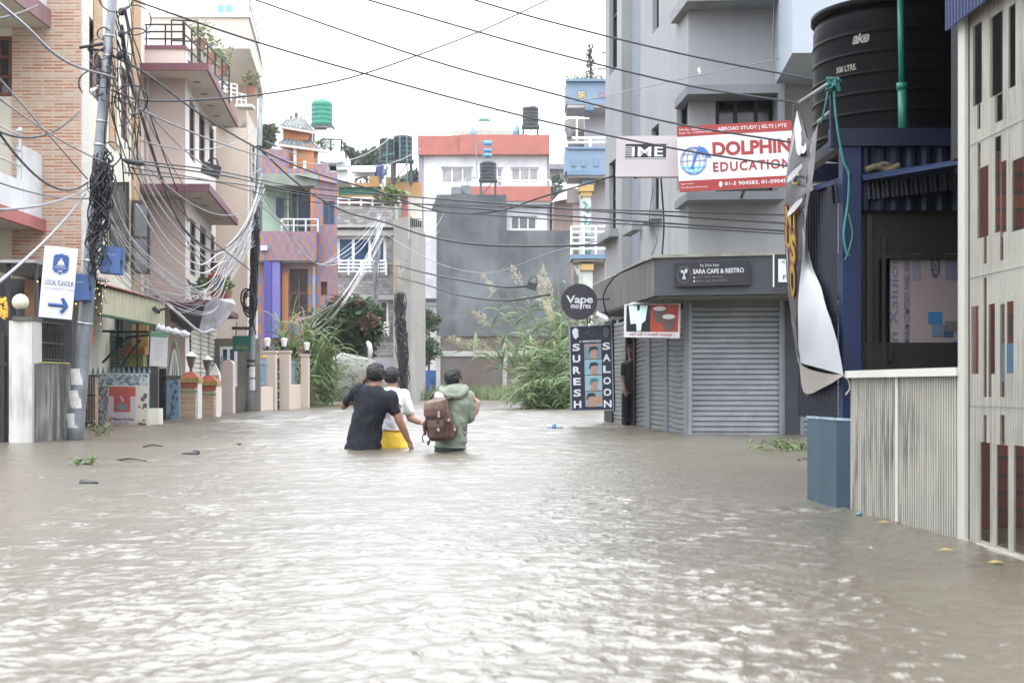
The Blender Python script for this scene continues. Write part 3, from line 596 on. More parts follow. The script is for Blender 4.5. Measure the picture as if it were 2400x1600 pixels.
# tank stand and roof edges
MB().box(1.86, 3.2, 8.0, 8.05, -.9, 1.93).build('inner_wall', DARK, shd)
MB().box(1.735, 3.2, 7.72, 7.80, 1.965, 2.06).box(1.80, 1.86, 7.81, 9.3, 1.985, 2.05).box(1.86, 3.2, 9.2, 9.3, 1.985, 2.1).build('tank_frame', M('dark_navy_beam', (.006, .010, .034), .5, var=.3), shd)
MB().box(1.725, 1.738, 7.71, 7.725, 1.96, 2.24).build('tank_guard_post', NAVY, shd)
mb = MB().prism([at(1905, 436, 8.1), at(1992, 408, 7.72), at(1992, 420, 7.72), at(1907, 447, 8.1)], (.25, .35, 0)); mb.prism([at(2022, 410, 7.7), at(2256, 372, 7.2), at(2256, 384, 7.2), at(2024, 423, 7.7)], (.1, .6, .02))
mb.build('roof_edge', M('navy_roof_flashing', (.011, .024, .075), .35, .3, var=.3), shd)
fr_ = Fr(at(2025, 425, 7.75), (1, -.35, .08)); mb = MB(); corrugated(mb, fr_, -.2, .6, -.1, .0, -.02, .05, .015); mb.build('roof_sheet', NAVYD, shd)
solo(MB().tube(curve([at(2030, 400, 7.72), at(2055, 392, 7.72), at(2080, 400, 7.72), at(2110, 388, 7.7)]), .02, 6).tube(curve([at(2040, 405, 7.74), at(2070, 385, 7.74), at(2100, 398, 7.74)]), .016, 6), 'wire_scraps', M('rusty_scrap', (.10, .085, .05), .9, var=.5, vs=30), 'tangle of old rusty scrap lying on the roof edge below the tank', 'scrap', smooth=True)
# black water tank
tc = Vector((2.372, 8.72, 2.09)); TB = M('black_tank_plastic', (.005, .005, .006), .45, var=.25, vs=3, streak=.3, sc=(.012, .012, .012), spec=.06)
tk = thing('black_water_tank', 'large ribbed black water tank marked 500 LTRS above the navy shed', 'water tank', tc)
prof = [(.49, 0), (.515, .02)]
for z in (.06, .17, .285, .40, .52, .64): prof += [(.515, z - .03), (.515, z - .011), (.5155, z - .009), (.521, z - .003), (.521, z + .003), (.5155, z + .009), (.515, z + .011), (.515, z + .03)]
prof += [(.515, .74), (.50, .79), (.46, .815), (.25, .95), (.24, 1.02), (.0, 1.03)]
MB().lathe(tc, prof, 64).build('body', TB, tk, True)
SW = MB().lathe(tc + Vector((0, 0, .792)), [(.505, 0), (.53, .01), (.53, .045), (.505, .05)], 48); SW.build('shoulder_rim', TB, tk, True)
def wrap(rad, a0):
    def f(a, b): w = a0 + a / rad; return tc + Vector((rad * math.cos(w), rad * math.sin(w), b))
    return f
a0 = math.radians(205); mb = MB(); text(mb, '500 LTRS.', None, (.055, .20, .425, .462), 0, 1, .03, warp=wrap(.518, a0)); mb.build('lettering', M('cream_stencil', (.26, .25, .20), .6, var=.3, vs=40), tk)
mb = MB(); text(mb, 'ake', None, (.17, .275, .575, .645), 0, .9, .03, .25, warp=wrap(.518, a0)); mb.build('script_lettering', M('silver_script', (.24, .235, .22), .4, var=.4, vs=30), tk)
GP = M('green_pipe', (.018, .16, .12), .4, var=.2)
gp = thing('green_water_pipe', 'green plastic water pipe with joints rising in front of the black tank', 'pipe', at(2115, 330, 7.95))
MB().tube([at(2110, -30, 8.0), at(2114, 200, 7.98)], .018, 12).tube([at(2114, 200, 7.98), at(2117, 325, 7.95)], .025, 12).tube([at(2108, 331, 7.95), at(2140, 330, 7.95)], .026, 12).tube([at(2140, 330, 7.95), at(2200, 326, 7.95), at(2208, 325, 7.95)], .015, 10).build('pipe', GP, gp, True)
MB().tube([at(2114, 195, 7.98), at(2114, 211, 7.98)], .031, 12).tube([at(2105, 331, 7.95), at(2128, 331, 7.95)], .033, 12).build('joint', GP, gp, True)
# cream corrugated fence
CREAM = M('cream_sheet', (.385, .375, .33), .5, .05, var=.15, vs=1.5, streak=1.7, sc=(.055, .052, .04), ss=26, lo=.44, hi=.62)
p0, p1 = (1.806, 7.58), (1.942, 6.13); ff = plan(p0, p1); lf = (Vector(p1) - Vector(p0)).length
fe = thing('cream_fence', 'low cream corrugated sheet fence streaked with black grime', 'fence', (1.87, 6.9, -.9))
mb = MB(); nr = 51
for k in range(nr): s_ = lf * k / nr; mb.fbox(ff, s_ + .004, s_ + lf / nr - .0085, -.9, .704, .0006, .0032)
mb.build('ribs', CREAM, fe); MB().fbox(ff, 0, lf, -.9, .704, -.010, 0).build('sheet', M('shaded_grimy_groove', (.10, .094, .078), .7, var=.4, vs=3), fe)  # shade between the ribs is painted into this dark groove colour, with grime
MB().fbox(ff, -.01, lf, .705, .742, -.02, .03).build('cap_rail', M('cream_cap', (.50, .495, .455), .5, var=.1, streak=.4, sc=(.3, .29, .26)), fe)
MB().fbox(ff, ff.px(2102, 1000)[0], ff.px(2108, 1000)[0], -.9, .704, .0036, .010).build('seam_strip', M('pale_cream', (.46, .455, .41), .5, var=.06), fe)
MB().fbox(ff, .0, lf, -.9, .70, -.03, -.012).build('backing', M('fence_back', (.3, .29, .26), .7), fe)
# tall cut-out gate panel
p2_ = (1.9735, 4.6); fg = plan(p1, p2_)
tg = thing('cutout_gate', 'tall cream slatted gate panel with irregular cut-outs showing red brick behind', 'gate', (1.95, 5.6, -.9))
cut = [(2284, 56, 2301, 245), (2325, 33, 2349, 222), (2336, 222, 2349, 285), (2366, 13, 2380, 205), (2293, 245, 2298, 303), (2293, 336, 2298, 391), (2294, 391, 2317, 556), (2333, 320, 2345, 545), (2346, 378, 2358, 545), (2374, 372, 2400, 540),
       (2307, 556, 2312, 618), (2346, 556, 2352, 610), (2280, 717, 2292, 876), (2319, 712, 2332, 876), (2347, 712, 2353, 930), (2361, 706, 2375, 875), (2307, 650, 2312, 930), (2319, 876, 2322, 930),
       (2307, 972, 2311, 1036), (2347, 972, 2353, 1040), (2299, 1036, 2321, 1268), (2337, 1042, 2362, 1282), (2379, 1044, 2400, 1296)]
holes = [fg.rect(*c_) for c_ in cut]
mb = MB().wall(fg, 0, 1.53, -.04, 4.0, holes, .003)
nv0, nf0 = len(mb.v), len(mb.f)
bands = [fg.rect(2281, 298, 2400, 320)[2:], fg.rect(2281, 625, 2400, 646)[2:], fg.rect(2281, 940, 2400, 964)[2:]]
s = .10
while s < 1.5:
    e = s + .0100; zs = [(-.04, 3.9)]
    for h_ in holes:
        if h_[0] < e + .004 and h_[1] > s - .004:
            nz = []
            for a, b in zs:
                if h_[3] <= a or h_[2] >= b: nz.append((a, b)); continue
                if h_[2] > a: nz.append((a, h_[2]))
                if h_[3] < b: nz.append((h_[3], b))
            zs = nz
    for a, b in zs:
        if b - a > .02: mb.fbox(fg, s, e, a, b, .0004, .0022)
    s += .0185
sheet_ = MB(); sheet_.v, sheet_.f = mb.v[:nv0], mb.f[:nf0]; sheet_.build('slotted_sheet', bpy.data.materials['shaded_grimy_groove'], tg); ribs_ = MB(); ribs_.v = mb.v[nv0:]; ribs_.f = [[q - nv0 for q in f] for f in mb.f[nf0:]]  # same dark groove colour, painting in the shade between the slats
ribs_.build('slats', M('grimy_cream_slats', (.41, .40, .355), .5, .05, var=.12, vs=1.2, streak=1.1, sc=(.09, .085, .07), ss=24, lo=.44, hi=.62), tg)
mb = MB()
for b in bands: mb.fbox(fg, .1, 1.5, b[0] + .02, b[1] - .02, .0026, .005)
mb.fbox(fg, .07, 1.5, -.06, .01, .004, .022).build('cross_rail', M('cream_rail', (.34, .333, .295), .5, var=.12, streak=.5, sc=(.3, .29, .25), ss=10), tg)
MB().fbox(fg, 0, .085, -.9, 3.45, .004, .02).build('edge_post', M('plain_cream_post', (.42, .41, .37), .5, var=.08, streak=.55, sc=(.25, .24, .2), ss=12), tg)
mb = MB(); corrugated(mb, fg, -.03, 1.3, 2.33, 3.2, .05, .04, .012)
fq = Fr(fg.pt(-.03, 2.28), fg.u, Z3); mb2 = MB(); tri = []
mb2 = MB(); corrugated(mb2, Fr(fg.pt(-.05, 2.20, .05), fg.u, Z3), 0, 1.4, 0, 1.45, 0, .04, .012)
mb2.build('roof_flashing', M('navy_corrugated', (.012, .022, .075), .4, .3, var=.3), tg)
hw = thing('brick_hut', 'red brick hut seen in pieces through the cut-out gate', 'hut', (2.3, 5.6, -.9))
BR = brick('red_brick', (.19, .066, .048), (.135, .05, .04), (.075, .06, .055), .21, .082, .010, dirt=.4, dc=(.06, .04, .035)); YH = 6.6
MB().box(2.225, 4.2, YH, YH + .2, -.9, 1.75).build('wall', BR, hw)
MB().box(2.15, 2.224, YH - .01, YH + .2, -.9, 1.75).build('corner_pillar', M('red_brown_paint', (.12, .045, .035), .7, var=.2, vs=3), hw)
MB().box(2.13, 4.2, YH + .02, YH + .3, 1.751, 3.6).box(2.6, 4.2, 5.0, 5.1, -.9, 3.6).build('dark_upper', DARK, hw)  # dark wall over the brick, plus an unseen wall blocking light at the right
MB().box(2.27, 2.42, YH - .008, YH, .68, .86).build('blue_patch', M('faded_blue_patch', (.12, .25, .38), .6, var=.2), hw)
MB().slab([(2.02, 4.2), (6, 4.2), (6, 10.5), (2.6, 10.5), (1.62, 9.6), (1.62, 7.2), (2.0, 6.2)], 3.62, 3.68).build('roof', NAVYD, hw)  # unseen roof, carried over the tank and shed to shade them
MB().box(3.9, 4.0, 6.9, 10.5, -.9, 3.6).build('side_wall', DARK, hw)  # unseen wall, added to keep light off from the right
# torn banner with its rods and rope
def spl(pts, n): c_ = curve(pts, 12); return [c_[int(round(i * (len(c_) - 1) / (n - 1)))] for i in range(n)]
Lp = spl([at(*p) for p in ((1866, 262, 8.45), (1853, 340, 8.4), (1838, 450, 8.4), (1840, 540, 8.4), (1846, 660, 8.4), (1855, 760, 8.42), (1870, 850, 8.45))], 24)
Fp = spl([at(*p) for p in ((1868, 262, 8.44), (1897, 330, 8.3), (1888, 450, 8.2), (1880, 560, 8.18), (1872, 680, 8.2), (1867, 770, 8.25), (1871, 848, 8.3))], 24)
bn = thing('torn_banner', 'torn printed banner hanging twisted from a rod, showing its white back and yellow letters', 'banner', at(1890, 920, 8.4))
NB = 24
def strip(Aa, Bb, k=5, wav=.0, ph=0):
    vs = []
    for i, (a, b) in enumerate(zip(Aa, Bb)):
        for j in range(k): t = j / (k - 1); p = a.lerp(b, t); vs.append(p + Vector((0, wav * math.sin(t * 5 + i * .55 + ph), 0)))
    n = len(Aa); return MB().add(vs, [(i * k + j, i * k + j + 1, (i + 1) * k + j + 1, (i + 1) * k + j) for i in range(n - 1) for j in range(k - 1)])
strip(Lp, Fp, 7, .02).build('printed_face', M('dark_glossy_print', (.055, .053, .055), .16, var=.7, vs=4, bst=0), bn, True)
s0_ = spl([at(*p) for p in ((1896, 335, 8.29), (1889, 450, 8.2), (1882, 545, 8.17))], 12); s1_ = spl([at(*p) for p in ((1919, 285, 8.15), (1908, 400, 8.1), (1893, 470, 8.12), (1885, 545, 8.16))], 12)
strip(s0_, s1_, 5, .02, 2).build('side_fold', M('smoky_translucent_print', (.16, .16, .165), .2, var=.6, vs=6, bst=0), bn, True)
Fr2 = spl([at(*p) for p in ((1882, 480, 8.19), (1880, 563, 8.17), (1874, 680, 8.19), (1869, 770, 8.24), (1872, 848, 8.3))], 24)
Rp = spl([at(*p) for p in ((1884, 500, 8.19), (1903, 619, 8.2), (1928, 690, 7.95), (1950, 757, 7.75), (1976, 879, 7.58))], 24)
BK = M('banner_back', (.40, .41, .44), .35, var=.12, vs=2, bst=0)
strip(Fr2, Rp, 8, .025, 1).build('white_back', BK, bn, True)
b0 = spl([at(*p) for p in ((1871, 846, 8.3), (1890, 862, 8.15), (1930, 874, 7.85), (1976, 878, 7.58))], 14); b1 = spl([at(*p) for p in ((1872, 850, 8.44), (1886, 921, 8.3), (1935, 905, 7.85), (1976, 880, 7.57))], 14)
strip(b0, b1, 6, .008).build('lower_flap', M('banner_brown_back', (.27, .25, .23), .35, var=.2, bst=0), bn, True)
e0 = [p + Vector((0, -.012, 0)) for p in Lp]; e1 = [p + Vector((.012 + .02 * math.sin(i * .4) ** 2, -.014, 0)) for i, p in enumerate(Lp)]
strip(e0, e1, 2).build('pale_hem', BK, bn, True)
fo = spl([at(*p) for p in ((1868, 262, 8.40), (1878, 300, 8.36), (1890, 345, 8.3), (1880, 360, 8.28), (1868, 330, 8.36))], 12); fo2 = spl([at(*p) for p in ((1867, 263, 8.41), (1862, 300, 8.38), (1866, 350, 8.33), (1872, 364, 8.30), (1880, 362, 8.29))], 12)
strip(fo, fo2, 4).build('white_fold', BK, bn, True)
for y0 in (395, 475):
    g0 = spl([at(1846 + (y0 - 395) * .02, y0 + 20, 8.3), at(1862, y0 + 2, 8.22), at(1880, y0 - 12, 8.18)], 8); g1_ = spl([at(1845, y0 + 34, 8.3), at(1864, y0 + 18, 8.22), at(1880, y0 - 4, 8.18)], 8); strip(g0, g1_, 3).build('shiny_crease', BK, bn, True)
def onb(a, b):
    i = (1 - b) * (NB - 1); i0 = min(int(i), NB - 2); t = i - i0
    return Lp[i0].lerp(Lp[i0 + 1], t).lerp(Fp[i0].lerp(Fp[i0 + 1], t), a) + Vector((-.004, -.03, 0))
def onb2(a, b): return onb(a, b) + Vector((-.002, -.006, 0))
YEL = M('yellow_print', (.30, .205, .03), .4, bst=0); ORG = M('red_print', (.17, .03, .02), .4, bst=0)
mb = MB(); mb2 = MB()
for s_, r_ in (('NT', (.06, .62, .515, .60)), ('U', (.0, .30, .45, .51)), ('S', (.28, .62, .41, .50)), ('O', (.2, .62, .285, .405)), ('C', (.25, .60, .69, .73))):
    text(mb, s_, None, r_, 0, 1, .03, warp=onb2)
    if s_ != 'C': text(mb2, s_, None, (r_[0] - .07, r_[1] + .07, r_[2] - .008, r_[3] + .008), 0, 1, .075, warp=onb)
mb.build('lettering', YEL, bn); mb2.build('lettering_outline', ORG, bn)
rod = thing('banner_rod', 'steel rod tied across the blue post, holding the torn banner', 'rod', at(1915, 212, 8.1))
MB().bar(at(1873, 242, 8.4), at(1962, 184, 7.7), .012, 8).bar(at(1918, 286, 8.3), at(1946, 262, 7.75), .010, 8).build('rods', STEEL, rod)
MB().tube(curve([at(1858, 275, 8.4), at(1862, 245, 8.4), at(1880, 235, 8.35), (at(1905, 240, 8.2)), at(1895, 250, 8.2)]), .004, 5).build('tie_wire', M('rusty_wire', (.14, .10, .08), .8), rod)
ROPE = M('green_rope', (.03, .17, .15), .6, var=.3, vs=30)
mb = MB(); rr = random.Random(3)
for k in range(9):
    mb.tube(curve([at(1952 + rr.uniform(-16, 20), 200 + rr.uniform(-20, 16), 7.68 + rr.uniform(-.04, .03)) for _ in range(6)], 6), .005, 5)
mb.tube(curve([at(1955, 215, 7.66), at(1958, 260, 7.66), at(1966, 320, 7.66), at(1978, 380, 7.66), at(1990, 410, 7.66), at(1988, 470, 7.68), at(1978, 545, 7.68), at(1984, 590, 7.68), (at(1992, 600, 7.68))]), .007, 5)
mb.tube(curve([at(1940, 215, 7.66), at(1934, 250, 7.66), at(1924, 290, 7.7)]), .005, 5).tube(curve([at(1988, 500, 7.67), at(1998, 545, 7.67), at(1990, 585, 7.67), at(1980, 610, 7.67)]), .004, 5)
solo(mb, 'green_rope', ROPE, 'frayed green rope knotted round the rod above the torn banner', 'rope', smooth=True)
solo(MB().tube(curve([at(1978, 878, 7.6), at(1990, 870, 7.58), at(2004, 876, 7.57)]), .004, 5).tube(curve([at(1976, 880, 7.6), at(1988, 890, 7.58), at(1992, 910, 7.58), at(1982, 925, 7.6)]), .005, 5), 'banner_tie', M('pale_string', (.4, .36, .33), .8), 'frayed string tying the torn banner corner to the cream fence', 'string', smooth=True)
st = thing('plastic_stub', 'short blue plastic pipe end sticking out of the water by the cream fence', 'pipe stub', (X(2014, 7.3), 7.3, -.05))
MB().tube([at(2017, 1226, 7.2), at(2013, 1203, 7.2)], .013, 10).build('stub', M('dark_teal_plastic', (.03, .09, .13), .5), st, True); MB().tube([at(2013, 1206, 7.2), at(2012.5, 1201, 7.2)], .015, 10).build('rim', M('pale_teal_rim', (.10, .22, .28), .5), st, True)
# ---------------------------------------------------------------- left side, near: compound wall, tiled building
STAIN = M('stained_whitewash', (.52, .515, .49), .85, var=.12, vs=2, streak=1.1, sc=(.06, .06, .058), ss=7, lo=.40, hi=.60)
wallp = thing('gate_pillar', 'whitewashed stained gate pillar carrying a globe lamp', 'pillar', (X(48, 16.8), 16.9, -.9))
MB().box(X(21, 16.7), X(75, 16.7), 16.7, 17.05, -.9, 1.43).build('shaft', STAIN, wallp)
MB().box(X(30, 16.7), X(77, 16.7), 16.68, 17.07, 1.43, 1.475).build('cap', M('dark_mossy_cap', (.10, .10, .09), .9, var=.4), wallp)
gl_ = thing('globe_lamp', 'cream globe lamp standing on the whitewashed gate pillar', 'lamp', at(48, 745, 16.85))
MB().ball(at(48, 708, 16.85), .097, 20, 14).build('globe', M('cream_globe', (.62, .57, .45), .25, var=.06, bst=0), gl_, True); MB().lathe(at(49, 746, 16.85), [(.075, 0), (.075, .03), (.05, .04), (.05, .11)], 14).build('base', BLACKM, gl_)
sw = plan((-5.64, 16.72), (-5.555, 17.95))
MB2 = MB().fbox(sw, 0, 1.23, -.9, .93, -.2, 0); solo(MB2, 'compound_wall', M('black_stained_wall', (.10, .10, .095), .85, var=.5, vs=2, streak=1.3, sc=(.48, .475, .45), ss=8, lo=.46, hi=.62), 'low whitewashed compound wall with heavy black rain stains beside the leaning pole', 'wall')
ir = thing('iron_railing', 'dark iron railing on top of the stained compound wall', 'railing', sw.pt(.6, .93))
mb = MB()
for i in range(15): mb.bar(sw.pt(.03 + i * .085, .93, -.1), sw.pt(.03 + i * .085, 1.46, -.1), .008, 5)
for z in (.98, 1.18, 1.43): mb.fbox(sw, 0, 1.23, z, z + .02, -.115, -.085)
for i in range(7): mb.tube([sw.pt(.11 + i * .17 + .06 * math.cos(a), 1.3 + .07 * math.sin(a), -.1) for a in np.linspace(0, 6.284, 13)], .006, 4)
mb.build('bars', BLACKM, ir); MB().fbox(sw, 0, 1.23, .94, 1.46, -.16, -.14).build('backing_sheet', M('rusty_dark_sheet', (.03, .027, .026), .7, var=.5, vs=8), ir); MB().bar(sw.pt(0, .945, -.02), sw.pt(1.2, .945, -.02), .012).build('yellow_pipe', M('yellow_green_pipe', (.30, .27, .06), .6), ir)
dg = thing('dark_gate', 'black metal gate at the left edge beside the whitewashed pillar', 'gate', (-6.4, 16.9, -.9))
mb = MB().box(-7.6, X(17, 16.9), 16.9, 16.94, -.9, 1.25)
for i in range(9): mb.box(-7.5 + i * .18, -7.46 + i * .18, 16.87, 16.9, -.9, 1.3)
mb.build('leaf_panel', BLACKM, dg); MB().box(-7.6, X(18, 16.9), 16.86, 16.9, .9, .94).build('rail', BLACKM, dg)
mb = MB(); rr = random.Random(5)
for k in range(40): p = at(rr.uniform(-12, 10), rr.uniform(700, 745), 17.3 + rr.uniform(0, .2)); mb.add([p, p + Vector((.05, 0, rr.uniform(-.03, .03))), p + Vector((.04, .02, .05))], [(0, 1, 2)])
solo(mb, 'yellow_flower', leaf_mat('marigold', (.55, .32, .02), (.7, .45, .04)), 'yellow flowers at the left edge above the black gate', 'flowers', kind='stuff')
por = thing('dark_porch', 'dark shaded porch with a tin roof behind the compound wall', 'porch', (-7.2, 20.5, -.9))
MB().box(X(-90, 20), X(92, 20), 19.8, 23.5, 2.38, 2.42).build('roof', M('tin_roof_edge', (.30, .30, .30), .6, .2, var=.3), por)
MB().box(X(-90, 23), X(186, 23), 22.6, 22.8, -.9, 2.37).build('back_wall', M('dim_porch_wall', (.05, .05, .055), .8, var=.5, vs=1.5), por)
MB().box(X(57, 20.5), X(86, 20.5), 20.5, 20.6, 1.2, 2.2).build('wooden_panel', M('old_brown_board', (.17, .09, .05), .7, var=.3), por)
MB().box(X(20, 20), X(26, 20), 19.9, 19.98, -.9, 2.38).box(X(86, 20), X(91, 20), 19.9, 19.98, -.9, 2.38).build('post', BLACKM, por)
# restaurant arrow board on the pole
fo_ = board((90, 742), (178, 750), (87, 573), 17.0, 17.1); wo_, ho_ = fo_.px(176, 660)[0], fo_.px(87, 573)[1]
ls = thing('restaurant_arrow_board', 'white restaurant board with a blue crest and arrow, tied to the leaning pole', 'signboard', fo_.pt(wo_ / 2, 0))
MB().fbox(fo_, 0, wo_, 0, ho_, -.03, 0).build('sheet', M('flex_white', (.56, .57, .60), .4, var=.06, vs=3), ls)
NB_ = M('logo_navy', (.03, .075, .24), .45, bst=0); GB_ = M('letter_slate', (.09, .12, .19), .45, bst=0); GB2 = M('letter_pale_slate', (.30, .31, .34), .45, bst=0)
cx_, cz_ = wo_ * .53, ho_ * .765
def crest(k): return [(cx_ + wo_ * a * k, cz_ + ho_ * b * k) for a, b in ((-.235, -.09), (-.235, .095), (-.20, .105), (-.19, .125), (-.10, .125), (0, .145), (.10, .125), (.19, .125), (.20, .105), (.235, .095), (.235, -.09), (.20, -.10), (.17, -.125), (.10, -.13), (0, -.15), (-.10, -.13), (-.17, -.125), (-.20, -.10))]
MB().fpoly(fo_, crest(1.13), 0, .002).build('crest_border', GB2, ls); MB().fpoly(fo_, crest(1.08), .001, .003).build('crest_gap', SIGNW, ls); MB().fpoly(fo_, crest(1.0), .002, .0045).build('crest', NB_, ls)
mb = MB().fpoly(fo_, [(cx_ + wo_ * .1 * math.cos(a), cz_ - ho_ * .01 + ho_ * .06 * math.sin(a)) for a in np.linspace(0, math.pi, 13)], .0045, .007).fbox(fo_, cx_ - wo_ * .13, cx_ + wo_ * .13, cz_ - ho_ * .028, cz_ - ho_ * .018, .0045, .007)
text(mb, 'Local Flavour', fo_, (cx_ - wo_ * .18, cx_ + wo_ * .18, cz_ - ho_ * .065, cz_ - ho_ * .04), .006); mb.bar(fo_.pt(cx_ - .03, cz_ - ho_ * .125, .006), fo_.pt(cx_ + .03, cz_ - ho_ * .085, .006), .004, 4).bar(fo_.pt(cx_ + .03, cz_ - ho_ * .125, .006), fo_.pt(cx_ - .03, cz_ - ho_ * .085, .006), .004, 4)
mb.ball(fo_.pt(cx_, cz_ + ho_ * .06, .005), .012, 8, 6); mb.build('cloche_emblem', SIGNW, ls)
mb = MB(); text(mb, 'LOCAL FLAVOUR', fo_, (wo_ * .10, wo_ * .97, ho_ * .455, ho_ * .53), .003, .95, .012); mb.build('lettering', GB_, ls)
mb = MB(); text(mb, 'RESTAURANT & BAR', fo_, (wo_ * .10, wo_ * .99, ho_ * .395, ho_ * .43), .003, 1.1); mb.build('small_lettering', GB2, ls)
ay = ho_ * .185
MB().bar(fo_.pt(wo_ * .26, ay, .001), fo_.pt(wo_ * .78, ay, .001), .022, 8).bar(fo_.pt(wo_ * .66, ay + .085, .002), fo_.pt(wo_ * .81, ay, .002), .022, 8).bar(fo_.pt(wo_ * .66, ay - .085, .003), fo_.pt(wo_ * .81, ay, .003), .022, 8).build('arrow', NB_, ls)

# ---- steel poles
PP = lambda a: [at(*p) for p in a]
mb = MB().tube(PP([(172, 1060, 17.6), (178, 1000, 17.6), (196, 800, 17.6), (216, 560, 17.6), (242, 250, 17.6), (266, -25, 17.6)]), [.105, .104, .092, .082, .066, .052], 20)
p1o = thing('leaning_pole', 'grey steel electricity pole at the left leaning right, loaded with black cables', 'utility pole', at(172, 1060, 17.6))
mb.build('shaft', STEEL, p1o, True)
mb = MB()
for y, r in ((85, .06), (132, .064), (285, .074), (340, .077), (612, .09), (758, .096)):
    x = np.interp(y, (-25, 250, 560, 800), (266, 242, 216, 196)); mb.tube(PP([(x - .4, y + 3, 17.6), (x + .4, y - 3, 17.6)]), r, 16)
mb.each('collar', M('bright_steel_band', (.35, .37, .39), .3, .6), p1o, True)
PAPER = M('torn_paper', (.52, .52, .52), .8, var=.25, vs=25)
for i, (x, y, h_) in enumerate(((187, 883, 38), (184, 935, 42), (178, 985, 34))):
    mb = MB(); vs = []; cxp = at(x, y, 17.6)
    for a in np.linspace(-2.4, -.9, 7):
        for dz in (-h_ / 2, h_ / 2): q = at(x - dz * .085 - 2, y - dz, 17.6); vs.append(q + Vector((.1055 * math.cos(a), .1055 * math.sin(a), 0)))
    mb.add(vs, [(2 * k, 2 * k + 2, 2 * k + 3, 2 * k + 1) for k in range(6)]).build('pasted_notice', PAPER, p1o)
BBX = M('blue_plastic_box', (.06, .12, .29), .4, var=.12, vs=5)
for x0, y0, x1, y1, Y, lab, lx in ((166, 645, 216, 706, 17.35, 'lower left one of the two blue junction boxes on the leaning pole', 0), (234, 577, 286, 640, 17.45, 'upper right one of the two blue junction boxes on the leaning pole', 1)):
    fbx = Fr(at(x0, y1, Y), at(x1, y1 + (-2 if lx == 0 else 4), Y + .05) - at(x0, y1, Y)); wbx = (x1 - x0) / F * Y; hbx = (y1 - y0) / F * Y
    jb = thing('junction_box', lab, 'junction box', fbx.pt(wbx / 2, 0), 'blue junction boxes')
    MB().fbox(fbx, 0, wbx, 0, hbx, -.13, -.03).build('case', BBX, jb); MB().fbox(fbx, -.006, wbx * .86, .01, hbx + .006, -.028, 0).build('lid', BBX, jb)
    mb = MB(); text(mb, 'CLASS LIFE' if lx == 0 else 'CLASS LIFE', fbx, (wbx * .18, wbx * .62, hbx * .70, hbx * .76), .002, 1.2); mb.build('lettering', M('worn_white_print', (.5, .55, .65), .5, bst=0), jb)
    MB().fbox(fbx, wbx * .86, wbx * .95, hbx * .45, hbx * .55, -.03, .01).build('latch', BLACKM, jb)
    mb = MB()
    for k in range(4): mb.fbox(fbx, -.012, .02, hbx * (.2 + k * .18), hbx * (.27 + k * .18), -.1, -.027)
    mb.build('hinge', BBX, jb)
p2o = thing('far_steel_pole', 'second steel electricity pole farther along the left side, wrapped in cables', 'utility pole', at(584, 985, 36.5))
MB().tube(PP([(583, 990, 36.5), (586, 900, 36.5), (594, 700, 36.5), (604, 450, 36.5), (612, 228, 36.5)]), [.105, .10, .09, .075, .058], 16).build('shaft', STEEL, p2o, True)
mb = MB()
for y in (345, 550, 845, 858): x = np.interp(y, (228, 450, 700, 900), (612, 604, 594, 586)); mb.tube(PP([(x, y + 3, 36.5), (x, y - 3, 36.5)]), .108 if y > 800 else .09, 12)
mb.each('collar', BLACKM, p2o, True)
for y in (872, 902):
    MB().tube(PP([(590, y - 13, 36.47), (590, y + 12, 36.47)]), .085, 12).build('pasted_notice', PAPER, p2o)

# ---- the brick tiled building
TILE = brick('terracotta_strip_tile', (.42, .17, .10), (.54, .43, .34), (.56, .46, .37), .36, .055, .014, .5, bst=.9)
TILE2 = brick('ochre_strip_tile', (.42, .22, .11), (.50, .34, .20), (.42, .33, .24), .3, .10, .015, .5, bst=.8)
CREAMP = M('cream_plaster', (.60, .575, .49), .8, var=.08, streak=.35, sc=(.36, .33, .28)); ROUGHW = M('rough_white_render', (.58, .56, .53), .9, var=.2, vs=14, bs=40, bst=.8)
ta = thing('tiled_building', 'building faced in striped terracotta tiles with cream balconies at the far left', 'building', (-8.5, 26, 0))
fa1 = plan((-14, 24), (-7.27, 24)); fa2 = plan((-7.27, 24), (-8.03, 31)); LA = (Vector((-8.03, 31)) - Vector((-7.27, 24))).length
x27 = fa1.px(28, 200)[0]; wA = fa1.rect(-40, 84, 27, 226); wB = fa1.rect(-40, 560, 36, 592)
MB().wall(fa1, x27, 6.73, -.9, 9.0).build('tiled_wall', TILE, ta)
m2 = MB().wall(fa1, 0, x27, -.9, 9.0, [wA], .12, -.02); m2.build('cream_wall', CREAMP, ta)
window(ta, fa1, wA, -.1, .07, 1, 2, WOODB)
fx = lambda x, y=300: fa2.px(x, y)[0]
hw1 = fa2.rect(205, 60, 246, 235); hw2 = fa2.rect(284, 165, 304, 332); hw3 = fa2.rect(256, 448, 306, 628)
MB().wall(fa2, 0, LA, -.9, 9.0, [hw1, hw2, hw3], .12).build('street_wall', CREAMP, ta)
MB().fbox(fa2, 0, fx(205), -.9, 9, .002, .03).fbox(fa2, fx(325), LA + .01, -.9, 9, .002, .03).each('rough_pilaster', ROUGHW, ta)
MB().fbox(fa2, fx(308), fx(325), -.9, 9, .003, .05).fbox(fa2, fx(255, 100), fx(272, 100), 5.2, 9, .003, .02).fbox(fa2, fx(218, 20), fx(238, 20), 6.6, 9, .003, .02).each('tile_strip', TILE2, ta)
for r in (hw1, hw2, hw3): window(ta, fa2, r, -.11, .07, 1, 1, WOODB, glass('dull_glass', (.10, .105, .11), .1) if r is hw1 else bpy.data.materials['dull_glass'])
